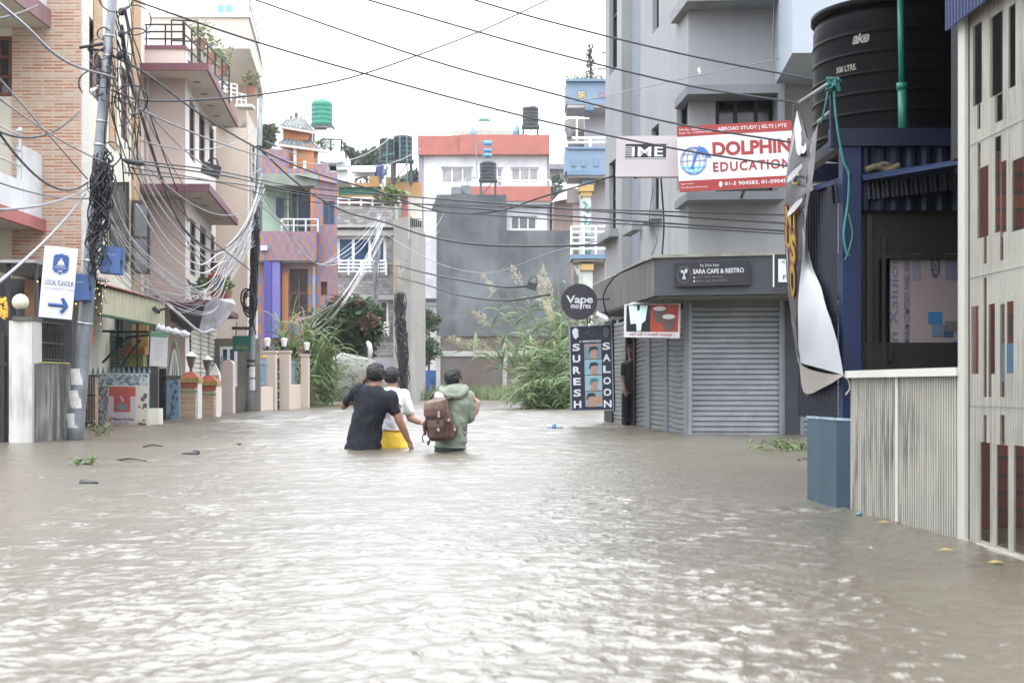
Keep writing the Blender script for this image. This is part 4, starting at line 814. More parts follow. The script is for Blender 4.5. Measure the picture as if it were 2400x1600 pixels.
for (s, sg, n_) in ((hw3[1], 1, .45), (hw3[0], -1, .3)):
    fsh = Fr(fa2.pt(s, hw3[2], .03), fa2.n + fa2.u * (.9 * sg)) if sg > 0 else Fr(fa2.pt(s, hw3[2], .03) + (fa2.n - fa2.u * .3) * .35, -(fa2.n - fa2.u * .3)); hq = hw3[3] - hw3[2]
    mb = MB().fbox(fsh, 0, .42, 0, .06, -.02, .02).fbox(fsh, 0, .42, hq - .06, hq, -.02, .02).fbox(fsh, 0, .05, .06, hq - .06, -.02, .02).fbox(fsh, .37, .42, .06, hq - .06, -.02, .02).fbox(fsh, .05, .37, hq / 2 - .02, hq / 2 + .02, -.02, .018)
    cz = mb.build('open_casement', M('dark_brown_frame', (.055, .035, .03), .6, var=.3), ta); MB().fbox(fsh, .04, .38, .05, hq - .05, -.006, .004).build('pane', bpy.data.materials['dull_glass'], cz)
bal = thing_b = None
MB().box(-14, -7.82, 19.5, 23.99, 6.71, 6.88).build('balcony_slab', M('beige_soffit', (.50, .47, .40), .8, var=.08), ta)
MB().box(-14, -7.78, 19.4, 23.985, 6.882, 7.0).box(-7.818, -7.78, 19.4, 23.985, 6.70, 6.881).build('slab_edge', M('dull_plum_edge', (.24, .14, .15), .7, var=.25), ta)
MB().box(-8.1, -7.84, 19.5, 23.98, 7.0, 8.2).build('balcony_parapet', WHITE, ta)
fb3 = plan((-7.92, 21.7), (-7.92, 24)); s57 = fb3.px(56, 450)[0]
MB().box(-14, -7.94, 20.5, 23.99, 3.30, 3.42).build('balcony_slab', bpy.data.materials['beige_soffit'], ta)
MB().fbox(fb3, -1.2, 2.29, 3.26, 3.46, -.03, .06).build('slab_edge', M('faded_red_edge', (.36, .13, .12), .7, var=.2), ta)
MB().fbox(fb3, s57, 2.28, 3.47, 4.56, -.12, 0).fbox(fb3, -1.2, s57, 3.47, 3.98, -.12, -.01).build('balcony_parapet', WHITE, ta)
railing(ta, fb3, -1.2, s57, 3.98, 4.72, -.06, 3, 3, .022)
MB().ball(fb3.pt(s57 - .06, 4.80, -.06), .055, 10, 8).build('rail_finial', RAIL, ta, True)
# awning and food stall
aw = thing('shop_awning', 'cream corrugated shop awning with a faded red tin edge beside the leaning pole', 'awning', at(310, 760, 25))
fw_ = Fr(at(238, 735, 23.6), at(386, 764, 26.3) - at(238, 735, 23.6)); wa_ = (at(386, 764, 26.3) - at(238, 735, 23.6)).length
mb = MB(); corrugated(mb, fw_, 0, wa_, 0, .44, 0, .16, .02); mb.build('front_sheet', M('cream_awning_sheet', (.50, .49, .36), .6, var=.12, vs=3, streak=.5, sc=(.3, .29, .2)), aw)
MB().add([fw_.pt(-.05, .44, .05), fw_.pt(wa_, .44, .05), fw_.pt(wa_, .62, -.9), fw_.pt(-.05, .62, -.9)], [(0, 1, 2, 3)]).build('roof_sheet', M('olive_tin', (.30, .28, .20), .7, var=.3), aw)
MB().add([fw_.pt(-.1, .50, .0), fw_.pt(wa_, .52, -.2), fw_.pt(wa_, .66, -1.2), fw_.pt(-.1, .72, -1.2)], [(0, 1, 2, 3)]).bar(fw_.pt(-.1, .5, 0), fw_.pt(wa_, .52, -.2), .02).build('red_sheet', M('faded_red_tin', (.40, .17, .17), .6, .1, var=.25, vs=4), aw)
MB().fbox(fw_, -.05, wa_ - .35, -.035, 0, -.06, .012).build('green_trim', M('dark_green_trim', (.02, .10, .06), .6), aw)
fs_ = thing('food_stall', 'dim food stall under the cream awning with a green shutter and slanting struts', 'stall', (X(300, 27), 27, -.9))
fk2 = plan((X(196, 26.5), 26.5), (X(392, 26.5), 26.5)); RK = lambda *a: fk2.rect(*a)
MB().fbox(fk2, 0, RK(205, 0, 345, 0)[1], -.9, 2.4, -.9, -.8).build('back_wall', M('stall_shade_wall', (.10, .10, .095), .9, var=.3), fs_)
r = RK(212, 765, 282, 995); shutter_mb(fk2, r[0], r[1], -.9, 1.75, -.3, .08, .02).build('shutter', M('grey_green_shutter', (.12, .17, .14), .6, .1, var=.25), fs_)
r = RK(292, 782, 330, 812); MB().fbox(fk2, r[0], r[1], r[2], r[3] + .2, -.6, -.5).build('yellow_board', M('mustard_board', (.30, .20, .07), .7, var=.3), fs_)
r = RK(280, 812, 333, 830); MB().fbox(fk2, r[0], r[1], r[2], r[3], -.5, -.2).build('counter_top', M('rust_counter', (.26, .10, .04), .6, var=.3), fs_)
r = RK(284, 830, 328, 858); MB().fbox(fk2, r[0], r[1], r[2], r[3], -.5, -.25).build('counter_front', M('olive_counter', (.16, .17, .06), .6, var=.4, vs=6), fs_)
mb = MB()
for a, b in (((240, 850), (300, 790)), ((282, 860), (330, 795)), ((240, 776), (350, 778)), ((300, 790), (350, 785)), ((276, 745), (276, 860)), ((322, 745), (322, 860)), ((285, 745), (285, 778))): mb.bar(at(*a, 25.6), at(*b, 25.6), .022)
mb.build('struts', M('dark_green_iron', (.02, .03, .025), .6), fs_)
MB().fbox(fk2, *RK(272, 790, 290, 815), -.1, 0.05).build('hanging_bag', DARK, fs_)
solo(MB().fbox(plan((X(206, 18.2), 18.2), (X(218, 18.2), 18.2)), 0, .06, at(0, 805, 18.2).z, at(0, 738, 18.2).z, -.01, 0), 'red_strip_banner', M('bright_red_cloth', (.48, .03, .02), .6, var=.1), 'narrow red cloth banner hanging behind the leaning pole', 'banner')
# fairy lights
fl_ = thing('fairy_lights', 'strings of small warm fairy lights dangling beside the leaning pole', 'fairy lights', at(232, 770, 18))
mw, tw, bw = new_mat('warm_bulb'); bw.inputs['Base Color'].default_value = (.8, .6, .25, 1); bw.inputs['Emission Color'].default_value = (1, .72, .25, 1); bw.inputs['Emission Strength'].default_value = 1.6
mb = MB(); mb2 = MB(); rr = random.Random(9)
for k in range(5):
    x = 217 + k * 7.5 + rr.uniform(-2, 2); top = 645 + rr.uniform(-6, 10); bot = rr.uniform(705, 772); pts = [at(x + rr.uniform(-3, 3), top + (bot - top) * i / 5, 17.9 + rr.uniform(-.1, .1)) for i in range(6)]
    c_ = curve(pts, 5); mb.tube(c_, .004, 4)
    for p in c_[3::5]:
        if rr.random() < .8: mb2.ball(p + Vector((rr.uniform(-.02, .02), -.01, 0)), .0075, 6, 4)
for x, y in ((40, 660), (178, 712), (118, 742)): mb2.ball(at(x if x > 100 else 88, y, 17.3), .01, 6, 4)
mb.build('wire', CABLE, fl_); mb2.build('bulbs', mw, fl_)
# kitchen banner on the spiked fence
sf = thing('spiked_fence', 'blue grey spiked iron fence behind the kitchen banner', 'fence', (X(285, 24.8), 24.8, -.9))
mb = MB(); zt_ = at(0, 874, 24.8).z
for i in range(13):
    xx = X(206 + i * 12, 24.8); mb.bar((xx, 24.8, -.9), (xx, 24.8, zt_), .016, 6); mb.add([(xx - .026, 24.78, zt_), (xx + .026, 24.78, zt_), (xx + .026, 24.82, zt_), (xx - .026, 24.82, zt_), (xx, 24.8, zt_ + .12)], [(0, 1, 4), (1, 2, 4), (2, 3, 4), (3, 0, 4)])
mb.box(X(204, 24.8), X(352, 24.8), 24.79, 24.81, zt_ - .1, zt_ - .06).box(X(204, 24.8), X(352, 24.8), 24.79, 24.81, .1, .14); mb.build('bars', M('blue_grey_iron', (.12, .17, .22), .5), sf)
sg_ = thing('side_gate', 'low black iron gate with brick steps behind it, right of the leaning pole', 'gate', (X(208, 23), 23, -.9)); mb = MB()
for i in range(5): mb.bar((X(197 + i * 6, 23), 23, -.9), (X(197 + i * 6, 23), 23, .85), .012)
for z in (.05, .5, .82): mb.box(X(196, 23), X(224, 23), 22.985, 23.015, z, z + .03)
mb.build('bars', BLACKM, sg_)
MB().box(X(190, 23.4), X(226, 23.4), 23.3, 23.5, .0, .80).build('brick_backing', brick('dull_orange_tile', (.34, .19, .10), (.40, .27, .17), (.3, .25, .2), .3, .1, .02), sg_)
fm = board((221, 1015), (347, 1017), (226, 874), 24.45, 24.3); wm, hm = fm.px(347, 950)[0], fm.px(226, 874)[1]
km = thing('kitchen_banner', 'kitchen banner with a red panel, pot and food photos, standing in the water', 'banner', fm.pt(wm / 2, 0))
def PR(n, c, v=.6, s=9):
    m, t, b = new_mat(n); co = N(t, 'ShaderNodeTexCoord').outputs['Object']; vo = N(t, 'ShaderNodeTexVoronoi'); vo.inputs['Scale'].default_value = s; L(t, co, vo.inputs['Vector'])
    k = N(t, 'ShaderNodeSeparateColor'); L(t, vo.outputs['Color'], k.inputs[0]); L(t, mixc(t, ramp(t, k.outputs[0], .2, .8), c[0], c[1]), b.inputs['Base Color']); b.inputs['Roughness'].default_value = .5; return m
MB().fbox(fm, 0, wm, 0, hm, -.02, 0).build('sheet', M('banner_grey_white', (.50, .49, .48), .5, var=.08), km)
MB().fbox(fm, .01, wm - .015, hm * .80, hm * .985, 0, .002).build('food_photo', PR('food_print_teal', ((.09, .13, .145), (.40, .45, .44)), s=24), km)
MB().fbox(fm, .01, wm * .255, hm * .06, hm * .79, 0, .002).build('food_photo', PR('food_print_slate', ((.08, .10, .12), (.36, .34, .32)), s=30), km)
rp = MB().fbox(fm, wm * .26, wm * .77, hm * .16, hm * .785, 0, .002).build('panel', M('grey_lilac_print', (.44, .40, .42), .5, var=.05), km)
MB().fbox(fm, wm * .27, wm * .765, hm * .62, hm * .78, .001, .004).fbox(fm, wm * .36, wm * .67, hm * .36, hm * .62, .001, .004).build('red_square', M('coral_red_print', (.36, .085, .07), .5, var=.1, vs=3), km)
MB().fpoly(fm, [(wm * .515 + wm * .105 * math.cos(a), hm * .445 + hm * .062 * math.sin(a)) for a in np.linspace(0, 6.28, 21)[:-1]], .004, .008).build('clay_pot', M('grey_pot_print', (.16, .17, .20), .5, bst=0), km)
MB().tube([fm.pt(wm * .5 + .02 * math.sin(t * 6), hm * (.53 + t * .1), .005) for t in np.linspace(0, 1, 9)], .006, 4).tube([fm.pt(wm * .53 + .02 * math.sin(t * 6), hm * (.53 + t * .08), .005) for t in np.linspace(0, 1, 9)], .005, 4).build('steam', SIGNW, km)
mb = MB(); text(mb, "D'Matka Kitchen", fm, (wm * .285, wm * .745, hm * .215, hm * .275), .005, 1, .018); text(mb, 'We Talk Taste', fm, (wm * .38, wm * .64, hm * .17, hm * .20), .005); mb.build('lettering', M('plum_letter', (.10, .03, .05), .5, bst=0), km)
mb = MB(); rr = random.Random(4)
for k in range(13):
    a, b, q = rr.uniform(.80, .96), rr.uniform(.1, .75), rr.uniform(.012, .045); mb.fpoly(fm, [(wm * a + q * math.cos(w_), hm * b + q * math.sin(w_)) for w_ in np.linspace(0, 6.28, 11)[:-1]], .001, .003 + k * .0002)
mb.build('cookie_prints', M('dark_cookie_print', (.12, .10, .10), .5, var=.5, vs=20), km)
MB().fbox(fm, wm * .775, wm - .02, hm * .05, hm * .785, 0, .0012).build('cream_strip', M('cream_print', (.50, .47, .40), .5, var=.1), km)
solo(MB().box(X(347, 24.3), X(372, 24.3), 24.3, 24.6, -.5, at(0, 957, 24.3).z), 'white_block', M('cream_white_block', (.62, .60, .52), .7, streak=.4), 'small cream painted block standing in the water beside the kitchen banner', 'block')
fno = board((350, 857), (392, 859), (351, 776), 25.5); wn2, hn2 = fno.px(392, 820)[0], fno.px(351, 776)[1]
nb = thing('hanging_notice', 'pale notice sheet with a green top band hanging below the cream awning', 'notice', fno.pt(wn2 / 2, 0))
MB().fbox(fno, 0, wn2, 0, hn2, -.02, 0).build('sheet', M('notice_sheet', (.62, .62, .64), .5, var=.06, vs=3), nb); MB().fbox(fno, .004, wn2 - .004, hn2 * .84, hn2 * .99, 0, .003).build('green_band', M('notice_green', (.14, .30, .19), .5, var=.15), nb)
mb = MB()
for k in range(9): mb.fbox(fno, wn2 * .25, wn2 * (.62 + .2 * math.sin(k * 2.1) ** 2), hn2 * (.2 + k * .065), hn2 * (.215 + k * .065), 0, .003)
mb.build('printed_lines', M('faded_pink_print', (.50, .42, .44), .5, bst=0), nb)
MB().bar(fno.pt(.05, hn2, -.01), at(352, 768, 25.6), .005).bar(fno.pt(wn2 - .05, hn2, -.01), at(392, 770, 25.6), .005).build('hanger', BLACKM, nb)
solo(MB().tube(curve([at(368, 766, 25.2), at(385, 772, 25.2), at(410, 778, 25.2), at(444, 786, 25.2)], 6), [.06 + .02 * math.sin(i * 1.7) for i in range(19)], 10), 'plastic_roll', M('crumpled_plastic', (.55, .57, .60), .25, var=.3, vs=14, bs=25, bst=.8), 'roll of crumpled translucent plastic slung below the awning end', 'plastic roll', smooth=True)
dk = thing('dark_side_gate', 'dark slatted gate between the kitchen banner and the blue arched gate', 'gate', (X(366, 27.5), 27.5, -.9)); MB().box(X(340, 27.5), X(389, 27.5), 27.5, 27.55, -.9, 1.0).build('panel', M('dark_green_black', (.016, .02, .018), .6, var=.4), dk)
mb = MB()
for k in range(8): mb.box(X(344, 27.5), X(387, 27.5), 27.47, 27.5, -.2 + k * .15, -.12 + k * .15)
mb.build('slats', BLACKM, dk)
# blue arched gate
ga = thing('blue_arched_gate', 'faded blue gate with a pointed ornamental arch edged red and green', 'gate', (X(403, 28.3), 28.3, -.9)); fga = plan((X(387, 28.3), 28.3), (X(423, 28.3), 28.3)); wg = X(423, 28.3) - X(387, 28.3); z1g = at(0, 887, 28.3).z; z2g = at(0, 797, 28.3).z
MB().fbox(fga, 0, wg * .94, -.9, z1g, -.05, 0).build('leaf_panel', M('faded_blue_gate', (.17, .26, .37), .55, var=.25, vs=5, streak=.4), ga)
mb = MB(); rr = random.Random(2)
for k in range(16): a, b = rr.uniform(.15, .8) * wg, rr.uniform(.0, z1g - .05); mb.ball(fga.pt(a, b, .006), (.02, .008, .045), 8, 6)
mb.build('carved_motifs', M('dark_gate_motif', (.07, .09, .12), .6, var=.5, vs=20), ga)
MB().fbox(fga, -.02, wg * 1.05, z1g, z1g + .06, -.07, .02).build('mid_rail', M('dull_olive_rail', (.12, .12, .09), .6), ga)
def arch(k, n0): return [fga.pt(wg * .62 + (wg * .40 * k) * s_ * (1 - t) ** .75, z1g + .06 + (z2g - z1g - .06) * k * t, n0) for s_, ts in ((-1, np.linspace(0, 1, 9)), (1, np.linspace(1, 0, 9)[1:])) for t in ts]
MB().tube(arch(1, .0), .03, 6).build('green_arch', M('arch_green', (.10, .24, .14), .6), ga); MB().tube(arch(.88, .01), .028, 6).build('red_arch', M('arch_red', (.30, .07, .06), .6), ga); MB().tube(arch(.76, .02), .026, 6).build('white_arch', M('arch_white', (.55, .58, .58), .6), ga)
a_ = arch(.72, -.02); MB().prism(a_, fga.n * .02).build('arch_infill', M('arch_infill_blue', (.08, .15, .20), .6, var=.5, vs=12), ga)
mb = MB()
for k in range(4): mb.bar(fga.pt(wg * (.42 + .13 * k), z1g + .06, .012), fga.pt(wg * (.52 + .065 * k), z1g + .06 + (z2g - z1g) * .55, .012), .012, 5)
mb.build('arch_bars', bpy.data.materials['arch_white'], ga)
# brick gate posts with lanterns
PT = brick('ledgestone_tile', (.36, .175, .11), (.48, .35, .25), (.42, .34, .26), .34, .075, .016, .4, bst=.8); GOLD = M('ochre_gold_trim', (.29, .20, .06), .5, var=.25, vs=8); TREDP = M('brick_red_cap', (.27, .065, .038), .6, var=.15)
def post(x0, x1, ytop, Y, label, capy=None, pale=False):
    w_ = X(x1, Y) - X(x0, Y); xc = X((x0 + x1) / 2, Y); zt_ = at(0, ytop, Y).z
    t = thing('brick_gate_post', label, 'gate post', (xc, Y + w_ / 2, -.9), 'ledgestone gate posts')
    MB().box(xc - w_ / 2, xc + w_ / 2, Y, Y + w_, -.9, zt_ - .16).build('shaft', PT, t)
    MB().box(xc + w_ * .38, xc + w_ / 2 + .012, Y - .012, Y + w_, -.9, zt_ - .165).build('corner_strip', M('pale_corner_strip', (.56, .52, .46), .8, var=.15, vs=6), t)
    if not pale:
        MB().box(xc - w_ * .56, xc + w_ * .58, Y - .03, Y + w_ + .03, zt_ - .16, zt_ - .06).build('cornice', GOLD, t); q = w_ * .56
        MB().box(xc - w_ * .5, xc + w_ * .5, Y - .014, Y + .0, zt_ - .26, zt_ - .165).build('red_band', TREDP, t)
        mb = MB()
        for k in range(8): mb.add([(xc - w_ * .5 + w_ * k / 8, Y - .018, zt_ - .36), (xc - w_ * .5 + w_ * (k + 1) / 8, Y - .018, zt_ - .36), (xc - w_ * .5 + w_ * (k + .5) / 8, Y - .018, zt_ - .29)], [(0, 1, 2)])
        mb.build('tooth_frieze', M('frieze_green', (.12, .22, .10), .6), t)
        pr = [(xc - q, Y - .02, zt_ - .06), (xc + q, Y - .02, zt_ - .06), (xc + q, Y + w_ + .02, zt_ - .06), (xc - q, Y + w_ + .02, zt_ - .06)]; ap = [(xc - q * .3, Y + w_ * .35, zt_ + .06), (xc + q * .3, Y + w_ * .35, zt_ + .06), (xc + q * .3, Y + w_ * .65, zt_ + .06), (xc - q * .3, Y + w_ * .65, zt_ + .06)]
        MB().add(pr + ap, [(0, 1, 5, 4), (1, 2, 6, 5), (2, 3, 7, 6), (3, 0, 4, 7), (4, 5, 6, 7)]).build('cap', TREDP, t)
    else:
        q = w_ * .55; MB().add([(xc - q, Y, zt_ - .16), (xc + q, Y, zt_ - .16), (xc + q, Y + w_, zt_ - .16), (xc - q, Y + w_, zt_ - .16), (xc, Y + w_ / 2, zt_ + .12)], [(0, 1, 4), (1, 2, 4), (2, 3, 4), (3, 0, 4)]).build('cap', ROUGHW, t)
    return t
post(421, 463, 878, 29.0, 'front brick gate post with red and gold cap, beside the blue arched gate'); post(465, 506, 886, 30.4, 'second brick gate post with red and gold cap, right of the front one'); post(492, 513, 862, 32.0, 'slim brick gate post with a white pointed cap behind the pair', pale=True)
for x, y0, y1, Y, lab in ((445, 823, 868, 29.1, 'lantern with white lid on the front brick gate post'), (483, 832, 874, 30.5, 'lantern with white lid on the second brick gate post')):
    z0, z1 = at(0, y1, Y).z, at(0, y0, Y).z; h_ = z1 - z0; t = thing('post_lantern', lab, 'lantern', (X(x, Y), Y, z0), 'post lanterns')
    c_ = Vector((X(x, Y), Y + .1, z0)); MB().lathe(c_, [(.03, -.05), (.03, .06), (.05, .08), (.105, h_ * .72), (.11, h_ * .74)], 8).build('body', M('smoky_lantern_glass', (.11, .10, .10), .3, var=.2), t); MB().lathe(c_, [(.13, h_ * .741), (.12, h_ * .78), (.03, h_ * .98), (.0, h_)], 12).build('lid', FRAMEW, t)
# ---------------------------------------------------------------- pink building
PINKD = M('dusty_pink_plaster', (.50, .41, .385), .85, var=.06, vs=.8, streak=.25, sc=(.33, .27, .25), ss=1.6); PINKL = M('pale_pink_plaster', (.64, .585, .56), .85, var=.05, vs=.8, streak=.15, sc=(.45, .40, .38))
PLUM = M('plum_edge_paint', (.15, .065, .085), .6, var=.2); SOFF = M('pinkish_soffit', (.52, .47, .43), .85, var=.06)
pk = thing('pink_building', 'dusty pink house with plum edged canopies and narrow dark windows on the left', 'building', (-8.5, 34, 0))
fp1 = plan((-12, 31), (-7.12, 31)); fp2 = plan((-7.12, 31), (-7.83, 37.6)); LP = (Vector((-7.83, 37.6)) - Vector((-7.12, 31))).length
wins = [fp2.rect(*r) for r in ((444, 238, 457, 376), (467, 268, 481, 384), (491, 297, 502, 390), (446, 516, 459, 646), (469, 533, 483, 662), (494, 552, 504, 668))]
grd = fp2.rect(444, 745, 506, 850)
MB().wall(fp1, 0, 4.88, -.9, 7.52, (), .1).build('front_wall', PINKD, pk)
MB().wall(fp2, 0, LP, -.9, 8.0, wins, .12).build('street_wall', PINKL, pk)
MB().box(-12, -7.9, 31.01, 37.5, 7.9, 8.0).build('roof', SOFF, pk)
for i, r in enumerate(wins): window(pk, fp2, r, -.08, .07, 1, 0, M('dark_grey_frame', (.06, .06, .065), .5), glass('pinkish_dark_glass', (.05, .05, .055), .07) if i == 0 else bpy.data.materials['pinkish_dark_glass'])
MB().bar((-7.95, 30.96, 2.5), (-7.95, 30.96, 7.4), .05, 8).build('drain_pipe', PINKD, pk)
for z0, sl in ((7.36, [(-8.6, 30.2), (-6.48, 30.2), (-7.12, 36.7), (-8.3, 36.7)]), (4.80, [(-8.6, 30.2), (-6.46, 30.2), (-7.1, 36.6), (-8.3, 36.6)])):
    MB().slab(sl, z0, z0 + .10).build('canopy_slab', SOFF, pk)
    mb = MB(); a, b, c_ = [(p[0], p[1]) for p in sl[:3]]
    mb.box(a[0], b[0], a[1] - .05, a[1] - .001, z0 - .01, z0 + .15)
    mb.slab([(b[0] + .001, b[1] - .05), (b[0] + .05, b[1] - .05), (c_[0] + .05, c_[1]), (c_[0] + .001, c_[1])], z0 - .01, z0 + .15); mb.build('canopy_edge', PLUM, pk)
    mb = MB()
    for k in range(4):
        t = .18 + .2 * k; p = Vector((b[0], b[1], 0)).lerp(Vector((c_[0], c_[1], 0)), t); mb.lathe(Vector((p.x - .35, p.y, z0 - .012)), [(.09, 0), (.09, .011)], 12)
    mb.build('downlight', M('grey_downlight', (.22, .20, .19), .5), pk)
# roof terrace with black rail
MB().box(-9, -7.13, 30.99, 31.12, 7.53, 8.0).build('parapet', PINKD, pk); MB().box(-9, -7.1, 30.96, 31.15, 8.001, 8.08).build('parapet_cap', PLUM, pk)
ft = plan((-8.6, 31.05), (-7.15, 31.05)); MB2 = railing(pk, ft, .2, 1.45, 8.08, 8.55, 0, 3, 4, .02, BLACKM); fu = plan((-6.55, 30.4), (-7.1, 36.4))
railing(pk, plan((-7.18, 31.05), (-7.05, 35.5)), 0, 4.4, 7.6, 8.62, 0, 4, 7, .02, BLACKM); railing(pk, plan((-7.9, 33), (-7.3, 33.1)), 0, .6, 8.2, 9.15, 0, 2, 2, .02, BLACKM)
# shop front below
MB().slab([(-8.6, 30.3), (-6.42, 30.3), (-7.0, 36.4), (-8.3, 36.4)], 2.38, 2.5).build('shop_canopy', PLUM, pk)
MB().fbox(fp2, grd[0], grd[1], -.9, 2.3, -.02, .0).build('shop_backing', DARK, pk)
for a, b in ((.0, .31), (.34, .62), (.66, .97)):
    s0, s1 = grd[0] + (grd[1] - grd[0]) * a, grd[0] + (grd[1] - grd[0]) * b; shutter_mb(fp2, s0, s1, -.9, 2.2, .02, .11, .02).build('roller_shutter', M('beige_shutter', (.50, .48, .42), .6, .1, var=.12, streak=.3), pk)
solo(MB().tube(curve([at(392, 712, 29.5), at(430, 745, 29.5), at(470, 778, 29.6), at(500, 772, 29.8)], 5), [.03] * 16, 6), 'loose_cable_end', CABLE_W, 'thick pale cable end drooping under the plum shop canopy', 'cable', smooth=True)
shd_ = MB(); shd_.add([at(396, 718, 29.6), at(480, 718, 30.3), at(478, 765, 30.2), at(440, 778, 29.9), at(400, 752, 29.7)], [(0, 1, 2, 3, 4)]); shd_.v = shd_.v + [p + Vector((0, .03, 0)) for p in shd_.v]; shd_.f += [(9, 8, 7, 6, 5)]
solo(shd_, 'dark_shade_cloth', M('dark_shade_net', (.035, .03, .032), .9, var=.4), 'dark shade cloth hanging under the plum shop canopy', 'shade cloth')
pm = MB(); pts = [at(482, 708, 29.7), at(508, 700, 30), at(545, 700, 30.4), at(552, 714, 30.3), at(535, 742, 30.1), at(512, 766, 29.9), at(486, 780, 29.7), at(466, 774, 29.6), at(474, 740, 29.65)]
pm.prism(pts, (0, .05, 0)); solo(pm, 'plastic_sheet', M('grey_plastic_sheet', (.22, .215, .23), .3, var=.35, vs=5, bs=14, bst=.8), 'grey plastic sheet sagging from the plum shop canopy', 'plastic sheet')
def leaves(mb, c, r, n, s, rng, up=.2):
    c = Vector(c); r = r if isinstance(r, (list, tuple)) else (r, r, r)
    for _ in range(n):
        d = Vector((rng.gauss(0, 1), rng.gauss(0, 1), rng.gauss(0, 1))).normalized() * rng.random() ** .4; p = c + Vector((d.x * r[0], d.y * r[1], d.z * r[2]))
        a = Vector((rng.gauss(0, 1), rng.gauss(0, 1), rng.gauss(up, .7))).normalized(); b = a.orthogonal().normalized(); b.rotate(Matrix.Rotation(rng.random() * 6.28, 3, a)); q = s * rng.uniform(.6, 1.3)
        mb.add([p, p + a * q * .5 + b * q * .24, p + a * q, p + a * q * .5 - b * q * .24], [(0, 1, 2, 3)])
    return mb
POTP = M('plant_pot', (.30, .15, .10), .8); LG = leaf_mat('potted_leaf', (.05, .09, .03), (.14, .20, .06)); LG2 = leaf_mat('pale_leaf', (.16, .19, .10), (.26, .28, .16)); rr = random.Random(21)
def potted(x, y, Y, w, h, lab, m=LG, n=60):
    z = at(0, y, Y).z; t = thing('potted_plant', lab, 'potted plant', (X(x, Y), Y, z)); c_ = Vector((X(x, Y), Y, z)); MB().lathe(c_, [(.10, 0), (.15, .22), (.16, .24), (.13, .24)], 12).build('pot', POTP, t)
    leaves(MB(), c_ + Vector((0, 0, .24 + h * .5)), (w / 2, w / 2, h / 2), n, .15, rr).build('foliage', m, t); MB().bar(c_ + Vector((0, 0, .2)), c_ + Vector((0, 0, .24 + h * .6)), .012, 5).build('stem', M('plant_stem', (.12, .10, .05), .8), t)
potted(462, 708, 30.6, .5, .2, 'bushy low plant on the plum shop canopy near the window'); potted(506, 704, 31.5, .55, .3, 'taller leafy plant in the middle of the plum shop canopy', n=110); potted(530, 706, 32.5, .3, .25, 'spiky plant at the right end of the plum shop canopy'); 
potted(470, 118, 33.5, .55, .5, 'bushy yellow green plant behind the black terrace rail', LG2, 90); potted(497, 150, 34.5, .5, .4, 'dark leafy plant lower on the pink terrace rail'); potted(522, 178, 35.5, .7, .45, 'pale grey shrub on the terrace beside the white railing', LG2, 90)
# ---------------------------------------------------------------- tan building behind
TAN = M('tan_plaster', (.53, .445, .38), .85, var=.06, vs=.7, streak=.2, sc=(.36, .3, .26)); TANL = M('light_tan_plaster', (.52, .46, .40), .85, var=.05, streak=.15, sc=(.4, .35, .3)); TRIM = M('offwhite_trim', (.54, .53, .505), .7, var=.05, streak=.2)
tn = thing('tan_building', 'tall tan house with white trimmed overhanging top floor behind the pink one', 'building', (-8, 42, 0))
X_ = X
MB().slab([(-13, 38), (X(579, 38), 38), (X(576, 43), 43), (-13, 43)], -.9, at(0, 300, 38).z).build('front_block', TAN, tn); MB().slab([(X(579, 38) + .004, 38.02), (X(604, 41.5), 41.5), (X(604, 41.5) - .5, 43), (-8.5, 43)], -.9, at(0, 275, 39).z).build('side_block', TANL, tn)
MB().slab([(-13, 42), (X(604, 42), 42), (X(598, 48), 48), (-13, 48)], -.9, at(0, 140, 42).z).build('rear_block', TAN, tn)
zb, ztp = at(0, 100, 37.5).z, at(0, 42, 37.5).z
fr0, fr1, bk = X(350, 37.5), X(583, 37.5), X(606, 41.5)
MB().slab([(fr0, 37.5), (fr1, 37.5), (bk, 41.5), (bk - .3, 44), (fr0, 44)], zb, ztp).build('top_storey_band', TANL, tn)
MB().slab([(fr0, 37.45), (fr1 + .04, 37.45), (bk + .05, 41.5), (bk - .3, 44), (fr0, 44)], zb - .17, zb - .004).build('lower_trim', TRIM, tn); MB().slab([(fr0, 37.45), (fr1 + .04, 37.45), (bk + .05, 41.5), (bk - .3, 44), (fr0, 44)], ztp + .004, ztp + .13).build('upper_trim', TRIM, tn)
fts = plan((fr0 + .2, 37.6), (fr1, 37.6)); railing(tn, fts, .0, fr1 - fr0 - .2, ztp + .13, ztp + .62, 0, 2, 12, .022, TRIM); railing(tn, plan((fr1, 37.6), (bk, 41.5)), 0, 4, ztp + .13, ztp + .62, 0, 2, 6, .022, TRIM)
MB().box(X(500, 40), X(535, 40), 40.6, 41, ztp + .1, ztp + 1.2).build('roof_door', M('sky_blue_door', (.16, .34, .45), .5, var=.1), tn); MB().box(X(340, 40), X(610, 46) - .4, 41.2, 44, ztp + .1, ztp + .5).build('roof_hut', M('pale_hut_wall', (.62, .60, .57), .8), tn)
MB().slab([(X(507, 37.7), 37.7), (X(540, 37.7), 37.7), (X(560, 40), 40), (X(507, 40), 40)], at(0, 292, 38).z, at(0, 265, 38).z).build('balcony', TRIM, tn)
fq2 = plan((X(512, 38), 38.1), (X(560, 38), 38.6)); railing(tn, fq2, 0, .55, at(0, 230, 38).z, at(0, 190, 38).z, 0, 4, 4, .025, FRAMEW, 'white_railing')
MB().box(X(552, 38.5), X(592, 38.5), 38.4, 38.9, at(0, 252, 38.5).z, at(0, 245, 38.5).z).each('ledge', TRIM, tn); railing(tn, plan((X(555, 38.5), 38.5), (X(585, 38.5), 39)), 0, .34, at(0, 246, 38.5).z, at(0, 218, 38.5).z, 0, 2, 3, .022, FRAMEW, 'white_railing')
